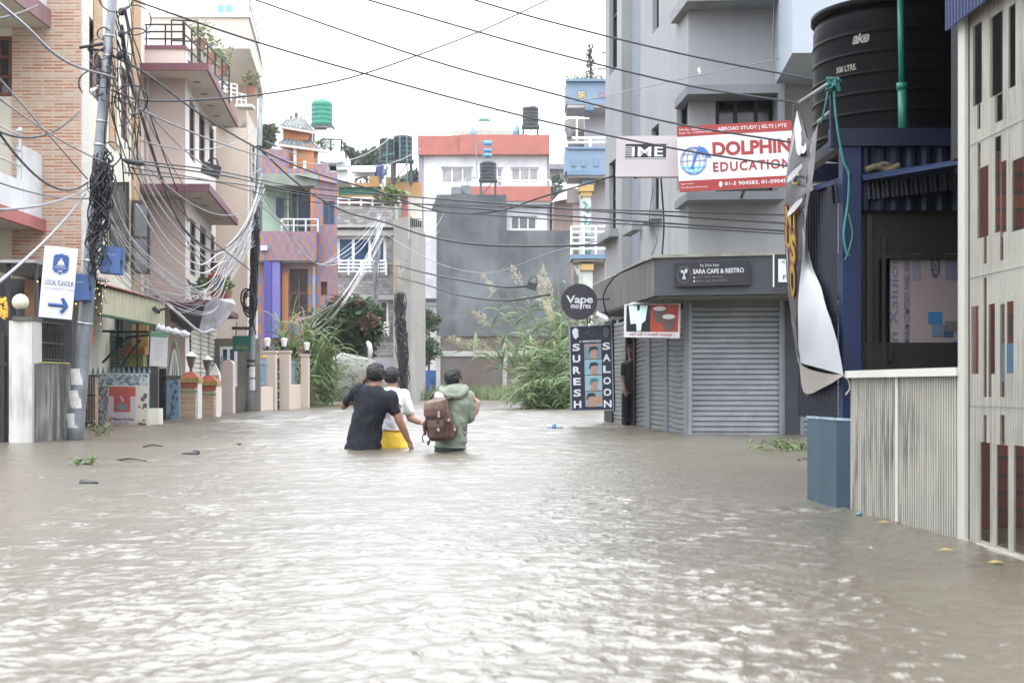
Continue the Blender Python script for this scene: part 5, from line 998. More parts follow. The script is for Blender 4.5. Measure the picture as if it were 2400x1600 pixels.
for r in ((585, 340, 592, 420), (585, 440, 592, 500)):
    f_ = plan((X(579, 38), 38.03), (X(604, 41.5), 41.5)); window(tn, f_, f_.rect(*r), .02, .05, 0, 1, TRIM, GLASS)
potted(588, 225, 39, .6, .4, 'yellow green plant at the right edge of the tan house balcony', LG2, 60)
# ground floor behind the compound fence
bo = thing('green_signboard', 'dark green shop board under the canopy left of the far steel pole', 'signboard', at(570, 830, 33)); fgb = board((545, 823), (588, 823), (545, 787), 33); MB().fbox(fgb, 0, X(588, 33) - X(545, 33), 0, .36, -.04, 0).build('panel', M('deep_green_board', (.01, .09, .06), .4, var=.15), bo)
mb = MB(); text(mb, 'HOTEL', fgb, (.08, .36, .05, .12), .003, 1.1); mb.build('lettering', M('gold_print', (.35, .28, .08), .5, bst=0), bo)
MB().box(X(545, 33), X(590, 33), 32.9, 33.3, at(0, 772, 33).z, at(0, 766, 33).z).bar((X(553, 33), 33, at(0, 787, 33).z), (X(553, 33), 33.1, at(0, 755, 33).z), .012).build('bracket', BLACKM, bo)
bw_ = thing('blue_shop_window', 'white framed blue shop window behind the low pink wall', 'shop window', (X(535, 36.5), 36.5, 0)); f_ = plan((X(510, 36.5), 36.5), (X(560, 36.5), 36.5)); r = f_.rect(516, 812, 556, 906)
window(bw_, f_, r, 0, .07, 1, 1, FRAMEW, GLASS_BLUE); MB().box(X(500, 37), X(612, 37), 36.9, 37.0, -.9, 1.9).build('side_wall', M('olive_shade_wall', (.24, .23, .20), .9, var=.3), bw_)
gtk = thing('green_drum', 'green plastic drum behind the low tan wall, right of the blue shop window', 'drum', (X(570, 41), 41, .1)); mb = MB().lathe((X(566, 41), 41, .1), [(.16, 0), (.17, .3), (.17, .96), (.15, 1.0)], 14); gt2 = thing('green_drum', 'narrow green plastic drum behind the low tan wall, just right of the far pole', 'drum', (X(600, 41), 41, .1)); MB().lathe((X(602, 41), 41, .1), [(.10, 0), (.11, .3), (.11, .96), (.10, 1.0)], 14).build('body', M('green_plastic', (.02, .22, .12), .4, var=.2), gt2, True); mb.build('body', M('green_plastic', (.02, .22, .12), .4, var=.2), gtk, True)
# tan compound walls, fence and posts
def cpost(x0, x1, yt, Y, lab, m=TAN, lamp=False, round_=False):
    xa, xb = X(x0, Y), X(x1, Y); z = at(0, yt, Y).z; t = thing('wall_post', lab, 'post', ((xa + xb) / 2, Y + .15, -.9), 'tan compound posts')
    mb = MB()
    if round_: w2 = (xb - xa) / 2; mb.prism([(xa, Y, -.9), (xb, Y, -.9)] + [((xa + xb) / 2 + w2 * math.cos(a), Y, z - .12 + .12 * math.sin(a)) for a in np.linspace(0, math.pi, 9)], (0, .3, 0))
    else: mb.box(xa, xb, Y, Y + .35, -.9, z); 
    mb.build('shaft', m, t)
    if not round_: MB().box(xa - .03, xb + .03, Y - .03, Y + .38, z, z + .06).build('cap', m, t)
    if lamp:
        xc = (xa + xb) / 2 + lamp; MB().lathe((xc, Y + .15, z + .06), [(.13, 0), (.13, .05), (.04, .06), (.04, .12)], 10).build('lamp_base', BLACKM, t); MB().lathe((xc, Y + .15, z + .18), [(.06, 0), (.09, .16), (.10, .2), (.05, .24)], 8).build('lamp', FRAMEW, t)
    return t
cpost(520, 546, 843, 35, 'pinkish round topped post nearest the brick gate posts', PINKD, round_=True)
cpost(617, 645, 826, 40, 'tan post left of the ornamental gate strip, with a small white lamp', lamp=-.08); cpost(653, 678, 826, 40.6, 'tan post right of the ornamental gate strip, with a small white lamp', lamp=-.02); cpost(705, 722, 834, 43, 'slim tan post at the far end of the compound wall', lamp=.05)
def lowwall(a, b, ztop, lab, m=TAN):
    f_ = plan(a, b); l_ = (Vector(b) - Vector(a)).length; return solo(MB().fbox(f_, 0, l_, -.9, ztop, -.2, 0), 'low_wall', m, lab, 'wall'), f_, l_
ob, fl1, ll1 = lowwall((X(514, 35.7), 35.9), (X(640, 39.9), 39.9), at(0, 905, 38).z, 'low tan compound wall running behind the far steel pole')
lowwall((X(678, 40.8), 40.9), (X(706, 43), 43), at(0, 900, 42).z, 'short tan wall between the last two tan posts'); lowwall((X(722, 46), 46), (X(750, 47), 47), at(0, 903, 46).z, 'dark low wall beside the covered vehicle', M('dark_wet_wall', (.11, .09, .08), .8, var=.2))
def barfence(f_, s0, s1, z0, z1, k, lab, m, gold=False, sheet=None):
    t = thing('bar_fence', lab, 'fence', f_.pt((s0 + s1) / 2, z0)); mb = MB()
    for i in range(k): s = s0 + (s1 - s0) * i / (k - 1); mb.bar(f_.pt(s, z0, -.1), f_.pt(s, z1, -.1), .013, 5)
    for z in (z0 + .04, z1 - .16): mb.fbox(f_, s0, s1, z, z + .03, -.115, -.085)
    mb.build('bars', m, t)
    if gold:
        mb = MB()
        for i in range(k): mb.ball(f_.pt(s0 + (s1 - s0) * i / (k - 1), z1 + .03, -.1), .035, 6, 4)
        mb.build('finials', M('gold_finial', (.55, .38, .05), .4), t)
    if sheet: MB().fbox(f_, s0, s1, z0, z1 - .08, -.16, -.14).build('sheet', sheet, t)
IRONB = M('slate_blue_iron', (.14, .19, .24), .5)
barfence(fl1, .2, ll1 * .70, at(0, 905, 37).z, at(0, 838, 37.5).z, 22, 'slate blue bar fence on the low tan wall', IRONB); barfence(fl1, ll1 * .80, ll1 * .93, at(0, 903, 39).z, at(0, 838, 39).z, 5, 'short blue fence section with gold finials beside the ornamental strip', M('mid_blue_iron', (.16, .28, .42), .5), True, M('blue_grey_sheet', (.22, .30, .40), .5))
f3 = plan((X(679, 41), 41.2), (X(705, 43), 43)); barfence(f3, .05, 1.6, at(0, 900, 42).z, at(0, 838, 42).z, 7, 'blue fence panel between the last two tan posts', IRONB, False, M('blue_haze_sheet', (.24, .31, .38), .5)); f4 = plan((X(722, 46), 46), (X(750, 47), 47)); barfence(f4, 0, .95, at(0, 900, 46).z, at(0, 842, 46).z, 6, 'dark green fence panel left of the covered vehicle', M('dark_green_iron2', (.05, .08, .075), .5), False, M('green_shade', (.06, .10, .08), .8, var=.5))
og = thing('ornamental_gate', 'narrow dark ornamental gate strip with gold studs between two tan posts', 'gate', (X(649, 40.3), 40.3, -.9)); MB().box(X(646, 40.3), X(653, 40.3), 40.4, 40.45, -.9, at(0, 838, 40).z).build('panel', M('dark_teal_gate', (.03, .05, .055), .5), og)
mb = MB()
for k in range(9): mb.ball((X(648 + (k % 2) * 3, 40.3), 40.38, at(0, 860 + k * 11, 40.3).z), .03, 6, 4)
mb.ball((X(648, 40.3), 40.38, at(0, 836, 40).z), .06, 8, 5); mb.build('studs', M('pale_gold_stud', (.40, .38, .25), .4), og)
# ---------------------------------------------------------------- orange and violet house with pagoda turret
def checker_tile():
    m, t, b = new_mat('orange_violet_tile'); uv = N(t, 'ShaderNodeTexCoord').outputs['UV']; co = N(t, 'ShaderNodeTexCoord').outputs['Object']
    br = N(t, 'ShaderNodeTexBrick', offset=.5); br.inputs['Scale'].default_value = 1; br.inputs['Brick Width'].default_value = .38; br.inputs['Row Height'].default_value = .17; br.inputs['Mortar Size'].default_value = .006
    sp = N(t, 'ShaderNodeSeparateXYZ'); cb = N(t, 'ShaderNodeCombineXYZ'); L(t, uv, sp.inputs[0]); L(t, sp.outputs[1], cb.inputs[0]); L(t, sp.outputs[0], cb.inputs[1])
    ch = N(t, 'ShaderNodeMath', operation='MULTIPLY'); ch.inputs[1].default_value = 1 / .17; L(t, sp.outputs[0], ch.inputs[0]); fl = N(t, 'ShaderNodeMath', operation='FLOOR'); L(t, ch.outputs[0], fl.inputs[0])
    od = N(t, 'ShaderNodeMath', operation='MODULO'); L(t, fl.outputs[0], od.inputs[0]); od.inputs[1].default_value = 2; ab = N(t, 'ShaderNodeMath', operation='ABSOLUTE'); L(t, od.outputs[0], ab.inputs[0])
    v = N(t, 'ShaderNodeMath', operation='MULTIPLY'); v.inputs[1].default_value = 1 / .40; L(t, sp.outputs[1], v.inputs[0]); v2 = N(t, 'ShaderNodeMath', operation='FLOOR'); L(t, v.outputs[0], v2.inputs[0])
    sm = N(t, 'ShaderNodeMath', operation='ADD'); L(t, v2.outputs[0], sm.inputs[0]); L(t, fl.outputs[0], sm.inputs[1]); o2 = N(t, 'ShaderNodeMath', operation='MODULO'); L(t, sm.outputs[0], o2.inputs[0]); o2.inputs[1].default_value = 2; a2 = N(t, 'ShaderNodeMath', operation='ABSOLUTE'); L(t, o2.outputs[0], a2.inputs[0])
    col = mixc(t, a2.outputs[0], (.33, .155, .09), (.165, .155, .29)); col = mixc(t, .5, col, N_grey(t, co), 'MULTIPLY'); L(t, col, b.inputs['Base Color']); b.inputs['Roughness'].default_value = .4; return m
CT = checker_tile(); ORA = M('orange_plaster', (.40, .175, .075), .8, var=.12); VIO = M('violet_blue_paint', (.07, .062, .26), .6, var=.15); VIOL = M('light_violet_paint', (.15, .14, .36), .6, var=.12); GRN = M('sage_green_paint', (.33, .45, .37), .8, var=.1)
YB = 58; fb_ = plan((X(600, YB), YB), (X(792, YB), YB)); RB = lambda *a: fb_.rect(*a); BX = lambda mb, x0, y0, x1, y1, n0, n1: mb.fbox(fb_, *RB(x0, y0, x1, y1), n0, n1)
bh = thing('orange_violet_house', 'house tiled in orange and violet checks with a green balcony behind the far pole', 'house', (X(700, YB), YB + 3, 0))
hl_ = [RB(678, 630, 722, 742), RB(752, 660, 767, 692), RB(651, 640, 662, 676), RB(640, 800, 700, 880)]
MB().wall(fb_, 0, RB(600, 0, 792, 0)[1], -.9, at(0, 615, YB).z, hl_, .25).build('tiled_wall', CT, bh)
mb = MB(); BX(mb, 736, 405, 791, 614, -1.5, .06); 
r = RB(758, 472, 785, 527); mbw = MB().wall(fb_, *RB(736, 405, 791, 614), [r], .2, .07); mbw.build('corner_bay', CT, bh); window(bh, fb_, r, -.05, .06, 1, 0, M('grey_bay_window', (.07, .08, .10), .5), GLASS_BLUE)
mb = MB(); BX(mb, 600, 545, 745, 613, 0, .5); mb.build('balcony_parapet', CT, bh)
mb = MB(); BX(mb, 600, 425, 740, 546, -1.6, -1.5); mb.build('balcony_wall', GRN, bh)
mb = MB(); BX(mb, 672, 435, 728, 545, -1.49, -1.42); BX(mb, 633, 452, 650, 500, -1.49, -1.42); BX(mb, 657, 470, 666, 545, -1.49, -1.42); mb.build('balcony_window', GLASS_BLUE, bh)
mb = MB(); BX(mb, 684, 440, 687, 545, -1.41, -1.38); BX(mb, 663, 432, 668, 545, -1.2, -1.0); mb.build('balcony_post', GRN, bh)
mb = MB(); BX(mb, 600, 470, 665, 546, -.9, -.8); 
mb = MB(); BX(mb, 728, 440, 738, 560, -1.3, .05); mb.build('orange_pier', ORA, bh)
railing(bh, fb_, *RB(664, 0, 748, 0)[:2], at(0, 546, YB).z, at(0, 517, YB).z, .4, 2, 4, .035)
mb = MB(); BX(mb, 600, 408, 745, 436, -1.4, .1); mb.build('eave_beam', M('grey_green_beam', (.22, .25, .22), .8, var=.3), bh)
mb = MB(); BX(mb, 600, 350, 672, 408, -1.2, .0); BX(mb, 672, 395, 738, 408, -1.2, -.01); BX(mb, 735, 380, 762, 408, -1.5, -.4); mb.each('roof_parapet', CT, bh)
MB().add([fb_.pt(*fb_.px(690, 410), .3), fb_.pt(*fb_.px(792, 432), .3), fb_.pt(*fb_.px(770, 412), -1.6), fb_.pt(*fb_.px(735, 405), -1.6)], [(0, 1, 2, 3)]).build('white_roof_apron', FRAMEW, bh)
for r in hl_[:3]: window(bh, fb_, r, -.2, .07, 1, 1, WOODB, GLASS)
MB().fbox(fb_, *hl_[3], -.6, -.5).build('ground_opening', DARK, bh)
mb = MB(); BX(mb, 624, 614, 641, 792, .25, .48); mb.build('violet_column', VIO, bh); mb = MB(); BX(mb, 641.5, 614, 660, 792, 0.003, .44); mb.build('violet_column', VIOL, bh); mb = MB(); BX(mb, 662, 640, 676, 790, 0, .12); mb.build('orange_pilaster', ORA, bh)
mb = MB(); BX(mb, 618, 580, 632, 590, .503, .7); mb.build('white_bracket', FRAMEW, bh)
MB().bar(fb_.pt(*fb_.px(737, 625), .15), fb_.pt(*fb_.px(737, 760), .15), .06, 10).build('downpipe', M('teal_grey_pipe', (.22, .30, .34), .5), bh)
mb = MB(); BX(mb, 736, 585, 739, 604, .2, .3); mb.build('white_pipe_joint', FRAMEW, bh)
# turret
tr = thing('pagoda_turret', 'small orange pagoda turret with two tiered grey tile roofs and finials', 'turret', (X(698, 59.5), 60.5, at(0, 420, 60).z)); YT = 59
def tz(y): return at(0, y, YT).z
MB().box(X(662, YT), X(735, YT), YT, YT + 1.3, tz(425), tz(340)).build('body', ORA, tr)
mb = MB().box(X(688, YT), X(695, YT), YT - .05, YT - .002, tz(412), tz(342)).box(X(711, YT), X(718, YT), YT - .05, YT - .002, tz(400), tz(378)).box(X(690, YT), X(736, YT), YT - .08, YT - .003, tz(424), tz(415)); mb.each('white_trim', FRAMEW, tr)
MB().box(X(662, YT), X(722, YT), YT + .1, YT + 1.1, tz(328), tz(295)).build('upper_body', ORA, tr)
SLATE = M('grey_roof_tile', (.15, .155, .165), .6, var=.5, vs=9, streak=.3)
def hip(x0, x1, yb, x2, x3, yt, dpt, name):
    a = [(X(x0, YT), YT - .35, tz(yb)), (X(x1, YT), YT + .1, tz(yb + 10)), (X(x1, YT), YT + dpt, tz(yb)), (X(x0, YT), YT + dpt, tz(yb))]; b = [(X(x2, YT), YT + .35, tz(yt)), (X(x3, YT), YT + .4, tz(yt)), (X(x3, YT), YT + .8, tz(yt)), (X(x2, YT), YT + .8, tz(yt))]
    MB().add([*a, *b], [(0, 1, 5, 4), (1, 2, 6, 5), (2, 3, 7, 6), (3, 0, 4, 7), (4, 5, 6, 7), (3, 2, 1, 0)]).build(name, SLATE, tr)
    mb = MB(); dz = Vector((0, 0, -.10)); mb.prism([Vector(a[0]), Vector(a[1]), Vector(a[1]) + dz, Vector(a[0]) + dz], (0, -.06, 0)).prism([Vector(a[1]), Vector(a[2]), Vector(a[2]) + dz, Vector(a[1]) + dz], (.06, 0, 0)); mb.each('eave_board', M('pinkish_eave', (.55, .49, .46), .7), tr)
    mb = MB()
    for k in range(9):
        p = Vector(a[0]).lerp(Vector(a[1]), (k + .5) / 9); q = Vector(b[0]).lerp(Vector(b[1]), (k + .5) / 9); mb.tube([p + Z3 * .02, q + Z3 * .02], .045, 6)
    mb.build('roof_ribs', M('weathered_tile_rib', (.20, .22, .21), .6, var=.5, vs=6), tr)
hip(652, 754, 340, 668, 716, 316, 1.6, 'lower_roof'); hip(656, 738, 298, 668, 712, 277, 1.5, 'upper_roof')
mb = MB()
for x, y0, y1, r_ in ((678, 278, 262, .07), (690, 278, 252, .10), (700, 280, 266, .06)): mb.lathe((X(x, YT), YT + .5, tz(y0)), [(r_, 0), (r_ * .6, (tz(y1) - tz(y0)) * .4), (r_ * .9, (tz(y1) - tz(y0)) * .55), (r_ * .2, (tz(y1) - tz(y0)) * .85), (0, tz(y1) - tz(y0))], 8)
mb.build('finials', M('dull_bronze', (.12, .10, .07), .5, .4), tr)
# ---------------------------------------------------------------- grey stone house and its neighbours
STONE = brick('grey_stone_cladding', (.36, .345, .34), (.19, .18, .18), (.16, .155, .15), .30, .15, .012, .5, bst=.9)
YC = 66; fc = plan((X(770, YC), YC), (X(985, YC), YC)); RC = lambda *a: fc.rect(*a)
def CB(mb, x0, y0, x1, y1, n0, n1): return mb.fbox(fc, *RC(x0, y0, x1, y1), n0, n1)
gh = thing('grey_stone_house', 'grey stone clad house with blue glass and white rails behind the red flowered bush', 'house', (X(850, YC), YC + 4, 0))
hc = [RC(788, 553, 905, 645), RC(845, 703, 884, 770), RC(888, 703, 910, 790)]
MB().wall(fc, 0, RC(0, 0, 922, 0)[1], at(0, 838, YC).z, at(0, 482, YC).z, hc, .3).build('stone_wall', STONE, gh); MB().wall(fc, 0, RC(0, 0, 922, 0)[1], -.9, at(0, 838, YC).z, (), .1).build('base_wall', M('lilac_grey_base', (.36, .36, .40), .8, var=.08), gh)
mb = MB(); CB(mb, 770, 528, 924, 534, 0, .25); CB(mb, 770, 540, 924, 553, 0, .12); CB(mb, 770, 692, 924, 703, 0, .12); mb.each('ledge', CONC, gh)
window(gh, fc, hc[0], -.2, .14, 2, 0, FRAMEW, GLASS_BLUE); window(gh, fc, hc[1], -.2, .12, 1, 0, FRAMEW, GLASS_BLUE); window(gh, fc, hc[2], -.2, .1, 0, 0, FRAMEW, GLASS)
railing(gh, fc, *RC(788, 0, 906, 0)[:2], at(0, 645, YC).z, at(0, 612, YC).z, .1, 4, 5, .05, FRAMEW, 'white_railing'); railing(gh, fc, *RC(888, 0, 911, 0)[:2], at(0, 788, YC).z, at(0, 757, YC).z, .1, 4, 3, .05, FRAMEW, 'white_railing'); railing(gh, fc, *RC(790, 0, 926, 0)[:2], at(0, 484, YC).z, at(0, 463, YC).z, -.3, 2, 6, .05, FRAMEW, 'white_railing')
mb = MB(); CB(mb, 792, 455, 915, 486, -1.6, -1.5); mb.build('red_roof_wall', M('roof_red', (.40, .07, .07), .7, var=.2), gh); mb = MB(); CB(mb, 938, 452, 957, 520, -1.0, -.8); mb.build('pink_roof_strip', M('roof_pink_red', (.42, .14, .13), .7, var=.15), gh)
MB().add([fc.pt(*fc.px(792, 438), -.2), fc.pt(*fc.px(895, 436), -.2), fc.pt(*fc.px(965, 452), -.5), fc.pt(*fc.px(940, 430), -2.5), fc.pt(*fc.px(800, 432), -2.5)], [(0, 1, 2, 3, 4)]).build('green_awning', M('green_net', (.04, .20, .13), .7, var=.3, vs=3), gh)
mb = MB(); CB(mb, 792, 438, 894, 455, -.4, -.3); mb.build('green_valance', M('dark_green_net', (.04, .13, .09), .8, var=.4, vs=4), gh)
leaves(MB(), fc.pt(*fc.px(912, 458), -.3), (.75, .5, .5), 500, .22, rr).build('roof_plants', leaf_mat('roof_leaf', (.06, .10, .03), (.22, .24, .08)), gh)
mb = MB(); CB(mb, 893, 425, 899, 490, -.3, -.1); mb.build('roof_post', CONC, gh)
cb = thing('concrete_block_house', 'bare concrete side of an unfinished house right of the grey stone house', 'house', (X(950, 63), 66, -.9)); MB().slab([(X(922, 64), 64), (X(962, 62.5), 62.5), (X(962, 62.5) + .02, 62.51), (X(985, 66), 66), (X(985, 66), 70), (X(922, 64), 70)], -.9, at(0, 515, 64).z).build('wall', M('pale_bare_concrete', (.27, .26, .245), .9, var=.2, vs=.6, streak=.4, sc=(.22, .21, .2), ss=.8), cb)
MB().box(X(926, 64), X(934, 64), 63.9, 63.99, at(0, 640, 64).z, at(0, 485, 64).z).box(X(955, 62), X(960, 62), 62.3, 62.4, at(0, 560, 62).z, at(0, 455, 62).z).each('pilaster', CONC, cb)
mb = MB().box(X(958, 62), X(985, 62), 62.4, 62.44, at(0, 512, 62).z, at(0, 510, 62).z)
for k in range(6): mb.bar((X(960 + k * 5, 62), 62.4, at(0, 530, 62).z), (X(960 + k * 5, 62), 62.4, at(0, 510 + k, 62).z), .04, 5)
mb.build('roof_rail', BLACKM, cb)
oh = thing('orange_house', 'low orange walled house with a white barrel roof behind the grey stone house', 'house', (X(860, 74), 76, 0)); YO = 74
def OB(mb, x0, y0, x1, y1, d=.3, Y=YO): return mb.box(X(x0, Y), X(x1, Y), Y, Y + d, at(0, y1, Y).z, at(0, y0, Y).z)
mb = MB(); OB(mb, 760, 428, 890, 470); OB(mb, 866, 413, 890, 428); OB(mb, 906, 415, 925, 470); OB(mb, 925, 427, 988, 462, .25); mb.each('parapet_wall', M('apricot_wall', (.46, .26, .115), .8, var=.08), oh)
OB(MB(), 960, 462, 988, 535, .2).build('cream_wall', M('cream_back_wall', (.56, .53, .46), .8), oh)
c0 = Vector((X(824, 76), 76, at(0, 402, 76).z)); mb = MB()
vs = []; 
for k, a in enumerate(np.linspace(0, math.pi, 9)):
    for x in (826, 884): vs.append(Vector((X(x, 76), 76 - 0.9 * math.cos(a), at(0, 408, 76).z + .42 * math.sin(a))))
mb.add(vs, [(2 * i, 2 * i + 1, 2 * i + 3, 2 * i + 2) for i in range(8)]); mb.build('barrel_roof', M('white_tin', (.66, .68, .71), .4, .2, var=.08), oh); OB(MB(), 878, 385, 897, 416, .8, 75.5).build('blue_gable', M('blue_paint', (.06, .10, .36), .6), oh)
MB().add([at(800, 428, 74.5), at(866, 408, 74.5), at(882, 406, 75.5), at(826, 406, 76)], [(0, 1, 2, 3)]).build('tin_slope', M('grey_beige_tin', (.42, .41, .38), .5, .2, var=.1), oh)
def tank(name, lab, x0, x1, y0, y1, Y, m, kdome=.25, stand=None, group=None):
    r_ = (X(x1, Y) - X(x0, Y)) / 2; xc = X((x0 + x1) / 2, Y); z0, z1 = at(0, y1, Y).z, at(0, y0, Y).z; h_ = z1 - z0; hb_ = h_ * (1 - kdome * .5); t = thing(name, lab, 'water tank', (xc, Y, z0), group)
    pr = [(r_ * .97, 0)]
    for k in range(5): zz = hb_ * (k + .5) / 5; pr += [(r_ * .975, zz - hb_ * .06), (r_, zz - hb_ * .03), (r_, zz + hb_ * .03), (r_ * .975, zz + hb_ * .06)]
    pr += [(r_ * .97, hb_), (r_ * .8, hb_ + h_ * kdome * .25), (r_ * .3, hb_ + h_ * kdome * .4), (r_ * .3, h_), (0, h_)]
    MB().lathe((xc, Y, z0), pr, 24).build('body', m, t, True)
    if stand:
        mb = MB(); zs = at(0, stand, Y).z
        for a in (-1, 1):
            for b in (-.8, .8): mb.bar((xc + a * r_ * .85, Y + b * r_, zs), (xc + a * r_ * .85, Y + b * r_, z0), .06, 5)
        mb.box(xc - r_ * 1.08, xc + r_ * 1.08, Y - r_, Y + r_, z0 - .10, z0 - .005); mb.bar((xc - r_ * .85, Y - r_ * .8, zs), (xc + r_ * .85, Y - r_ * .8, z0), .03, 5); mb.build('stand', M('dark_stand_iron', (.07, .08, .085), .6, var=.3), t)
    return t
BT = M('black_rooftop_tank', (.028, .032, .038), .45, var=.25); GT = M('green_rooftop_tank', (.03, .21, .145), .45, var=.1)
tank('green_water_tank', 'green water tank on a tall iron stand behind the pagoda turret', 729, 780, 233, 296, 72, GT, .3, 400)
tank('rooftop_water_tank', 'left and smaller of the two black tanks on stilts above the orange house', 889, 922, 324, 378, 73, BT, .1, 430); tank('rooftop_water_tank', 'right and larger of the two black tanks on stilts above the orange house', 921, 967, 318, 376, 73.5, BT, .1, 430)
mb = MB()
for a in ((908, 322, 904, 440), (937, 318, 937, 378), (953, 318, 955, 440), (925, 360, 895, 365), (967, 376, 985, 375)): mb.bar(at(a[0], a[1], 72.4), at(a[2], a[3], 72.4), .035, 5)
solo(mb, 'tank_pipes', M('teal_pipe', (.05, .20, .18), .5), 'thin teal pipes running over the pair of black tanks', 'pipes')
wh = thing('white_roof_house', 'white house top with a shaded balcony and iron roof rail under the green tank', 'house', (X(785, 70), 72, 0)); YW = 70
def WB(mb, x0, y0, x1, y1, n0, n1): return mb.box(X(x0, YW), X(x1, YW), YW - n1, YW - n0, at(0, y1, YW).z, at(0, y0, YW).z)
mb = MB(); WB(mb, 752, 354, 806, 384, -3, .5); WB(mb, 790, 384, 815, 400, -2, .3); WB(mb, 754, 400, 815, 425, -3, 0); mb.build('wall', WHITE, wh); WB(MB(), 766, 384, 805, 400, -.9, -.8).build('shaded_balcony', DARK, wh)
mb = MB()
for a in ((752, 327, 800, 327), (800, 327, 808, 345), (808, 345, 812, 372), (752, 327, 752, 354), (775, 327, 775, 354), (800, 327, 800, 354)): mb.bar(at(a[0], a[1], 69.4), at(a[2], a[3], 69.4), .04, 5)
mb.build('roof_rail', BLACKM, wh); leaves(MB(), at(755, 340, 70.5), (.5, .4, .3), 160, .2, rr).build('roof_plants', LG, wh); mb = MB(); mb.prism([at(757, 345, 70.4), at(781, 345, 70.4), at(779, 300, 70.4), at(766, 300, 70.4)], (0, .4, 0)).build('stand_casing', M('pale_grey_sheet', (.50, .52, .53), .6), wh)
MB().bar(at(747, 225, 72), at(747, 140, 72), .03, 5).build('aerial', STEEL, wh)
# ---------------------------------------------------------------- bare grey wall house, white and red house
eh = thing('bare_cement_house', 'big windowless grey cement house wall with bare brick below, closing the street', 'house', (X(1180, 80), 84, -.9)); YE = 80
CEM = M('grey_cement_render', (.138, .149, .160), .9, var=.5, vs=.28, streak=1.1, sc=(.066, .071, .077), ss=.8, lo=.42, hi=.62, bs=4, bst=.2)
xa, xm, xb = X(1023, YE), X(1187, YE), X(1337, YE); zr1, zr2, zb_ = at(0, 456, YE).z, at(0, 540, YE).z, at(0, 788, YE).z
MB().box(xa, xm, YE, YE + 9, zb_, zr1).box(xm, xb, YE + .01, YE + 9, zb_, zr2).build('render_wall', CEM, eh)
MB().box(xa - .02, xb, YE + .08, YE + 9, -.9, zb_).build('brick_base', brick('old_red_brick', (.165, .075, .055), (.115, .082, .07), (.115, .11, .10), .36, .12, .018, dirt=.85, dc=(.115, .115, .11)), eh)
MB().box(xa - .05, xa + .22, YE - .02, YE + .3, -.9, zb_).box(X(1178, YE), X(1188, YE), YE - .02, YE + .3, -.9, zb_).box(xa, xb, YE + .02, YE + .09, at(0, 835, YE).z, at(0, 822, YE).z).each('concrete_pillar', CONC, eh)
MB().add([at(1010, 494, YE), at(1023, 460, YE), at(1023, 494, YE)], [(0, 1, 2)]).build('eave_fin', CEM, eh)
dh = thing('white_red_house', 'white house with red roof bands and white framed windows above the grey cement wall', 'house', (X(1130, 88), 92, 0)); YD = 88; fdh = plan((X(980, YD), YD), (X(1290, YD), YD)); RD = lambda *a: fdh.rect(*a)
def DB(mb, x0, y0, x1, y1, n0, n1): return mb.fbox(fdh, *RD(x0, y0, x1, y1), n0, n1)
hd_ = [RD(1034, 391, 1109, 430), RD(1197, 392, 1263, 430), RD(1163, 392, 1179, 438), RD(1196, 506, 1258, 539)]
MB().wall(fdh, RD(992, 0, 1284, 0)[0], RD(992, 0, 1284, 0)[1], -.9, at(0, 362, YD).z, hd_, .3).build('wall', WHITE, dh)
mb = MB(); DB(mb, 981, 362, 993, 720, -2, .05); DB(mb, 1282, 362, 1288, 540, -2, .04); mb.each('mauve_pier', M('mauve_grey_paint', (.27, .245, .29), .8), dh)
mb = MB(); DB(mb, 980, 320, 1078, 365, -.2, .35); DB(mb, 1078, 319, 1288, 365, -.2, .5); mb.each('roof_band', M('salmon_red_paint', (.36, .13, .105), .8, var=.12, streak=.2, sc=(.4, .13, .1)), dh)
mb = MB(); DB(mb, 1105, 440, 1290, 474, 0, .6); mb.build('balcony_band', bpy.data.materials['salmon_red_paint'], dh); mb = MB(); DB(mb, 1187, 474, 1288, 482, 0, .55); mb.build('balcony_soffit', SILL, dh)
window(dh, fdh, hd_[0], -.2, .1, 2, 0, FRAMEW, GLASS_CURT); window(dh, fdh, hd_[1], -.2, .1, 2, 0, FRAMEW, GLASS_CURT); window(dh, fdh, hd_[2], -.2, .1, 0, 1, FRAMEW, GLASS_CURT); window(dh, fdh, hd_[3], -.2, .1, 2, 0, FRAMEW, glass('dusk_glass', (.12, .12, .13), .1))
railing(dh, fdh, *RD(1160, 0, 1290, 0)[:2], at(0, 440, YD).z, at(0, 426, YD).z, .5, 1, 5, .05, FRAMEW, 'white_railing'); mb = MB(); DB(mb, 995, 540, 1025, 715, -.1, .2); mb.build('lower_wall', WHITE, dh); mb = MB(); DB(mb, 985, 700, 1025, 706, -.1, .4); mb.each('ledge', CEM, dh)
tank('rooftop_water_tank', 'black tank on a stand in front of the white house windows', 1124, 1164, 378, 422, 79, BT, .2, 462); tank('rooftop_water_tank', 'black tank on a white stand on top of the red roof band', 1224, 1263, 251, 297, 90, BT, .1, 322)
tank('rooftop_water_tank', 'left of two low grey tanks on the grey cement house roof', 1057, 1082, 437, 457, 82, M('grey_rooftop_tank', (.16, .18, .19), .5, var=.2), .3); tank('rooftop_water_tank', 'right of two low grey tanks on the grey cement house roof', 1078, 1105, 433, 457, 82.6, bpy.data.materials['grey_rooftop_tank'], .3)
cyl = thing('blue_cylinder', 'light blue upright cylinder on the red roof band beside the black tank', 'cylinder', at(1210, 320, 90)); MB().lathe(at(1210, 320, 90), [(.2, 0), (.2, .55), (.12, .68), (.05, .72), (.05, .85), (0, .86)], 14).build('body', M('sky_blue_cylinder', (.20, .40, .50), .4), cyl, True)
ls_ = thing('barrel_rack', 'pipe frame with three light blue barrels stacked over the black tank', 'barrel rack', at(1142, 400, 78.5)); mb = MB()
for x in (1132, 1152): mb.bar(at(x, 378, 78.5), at(x, 330, 78.5), .03, 5)
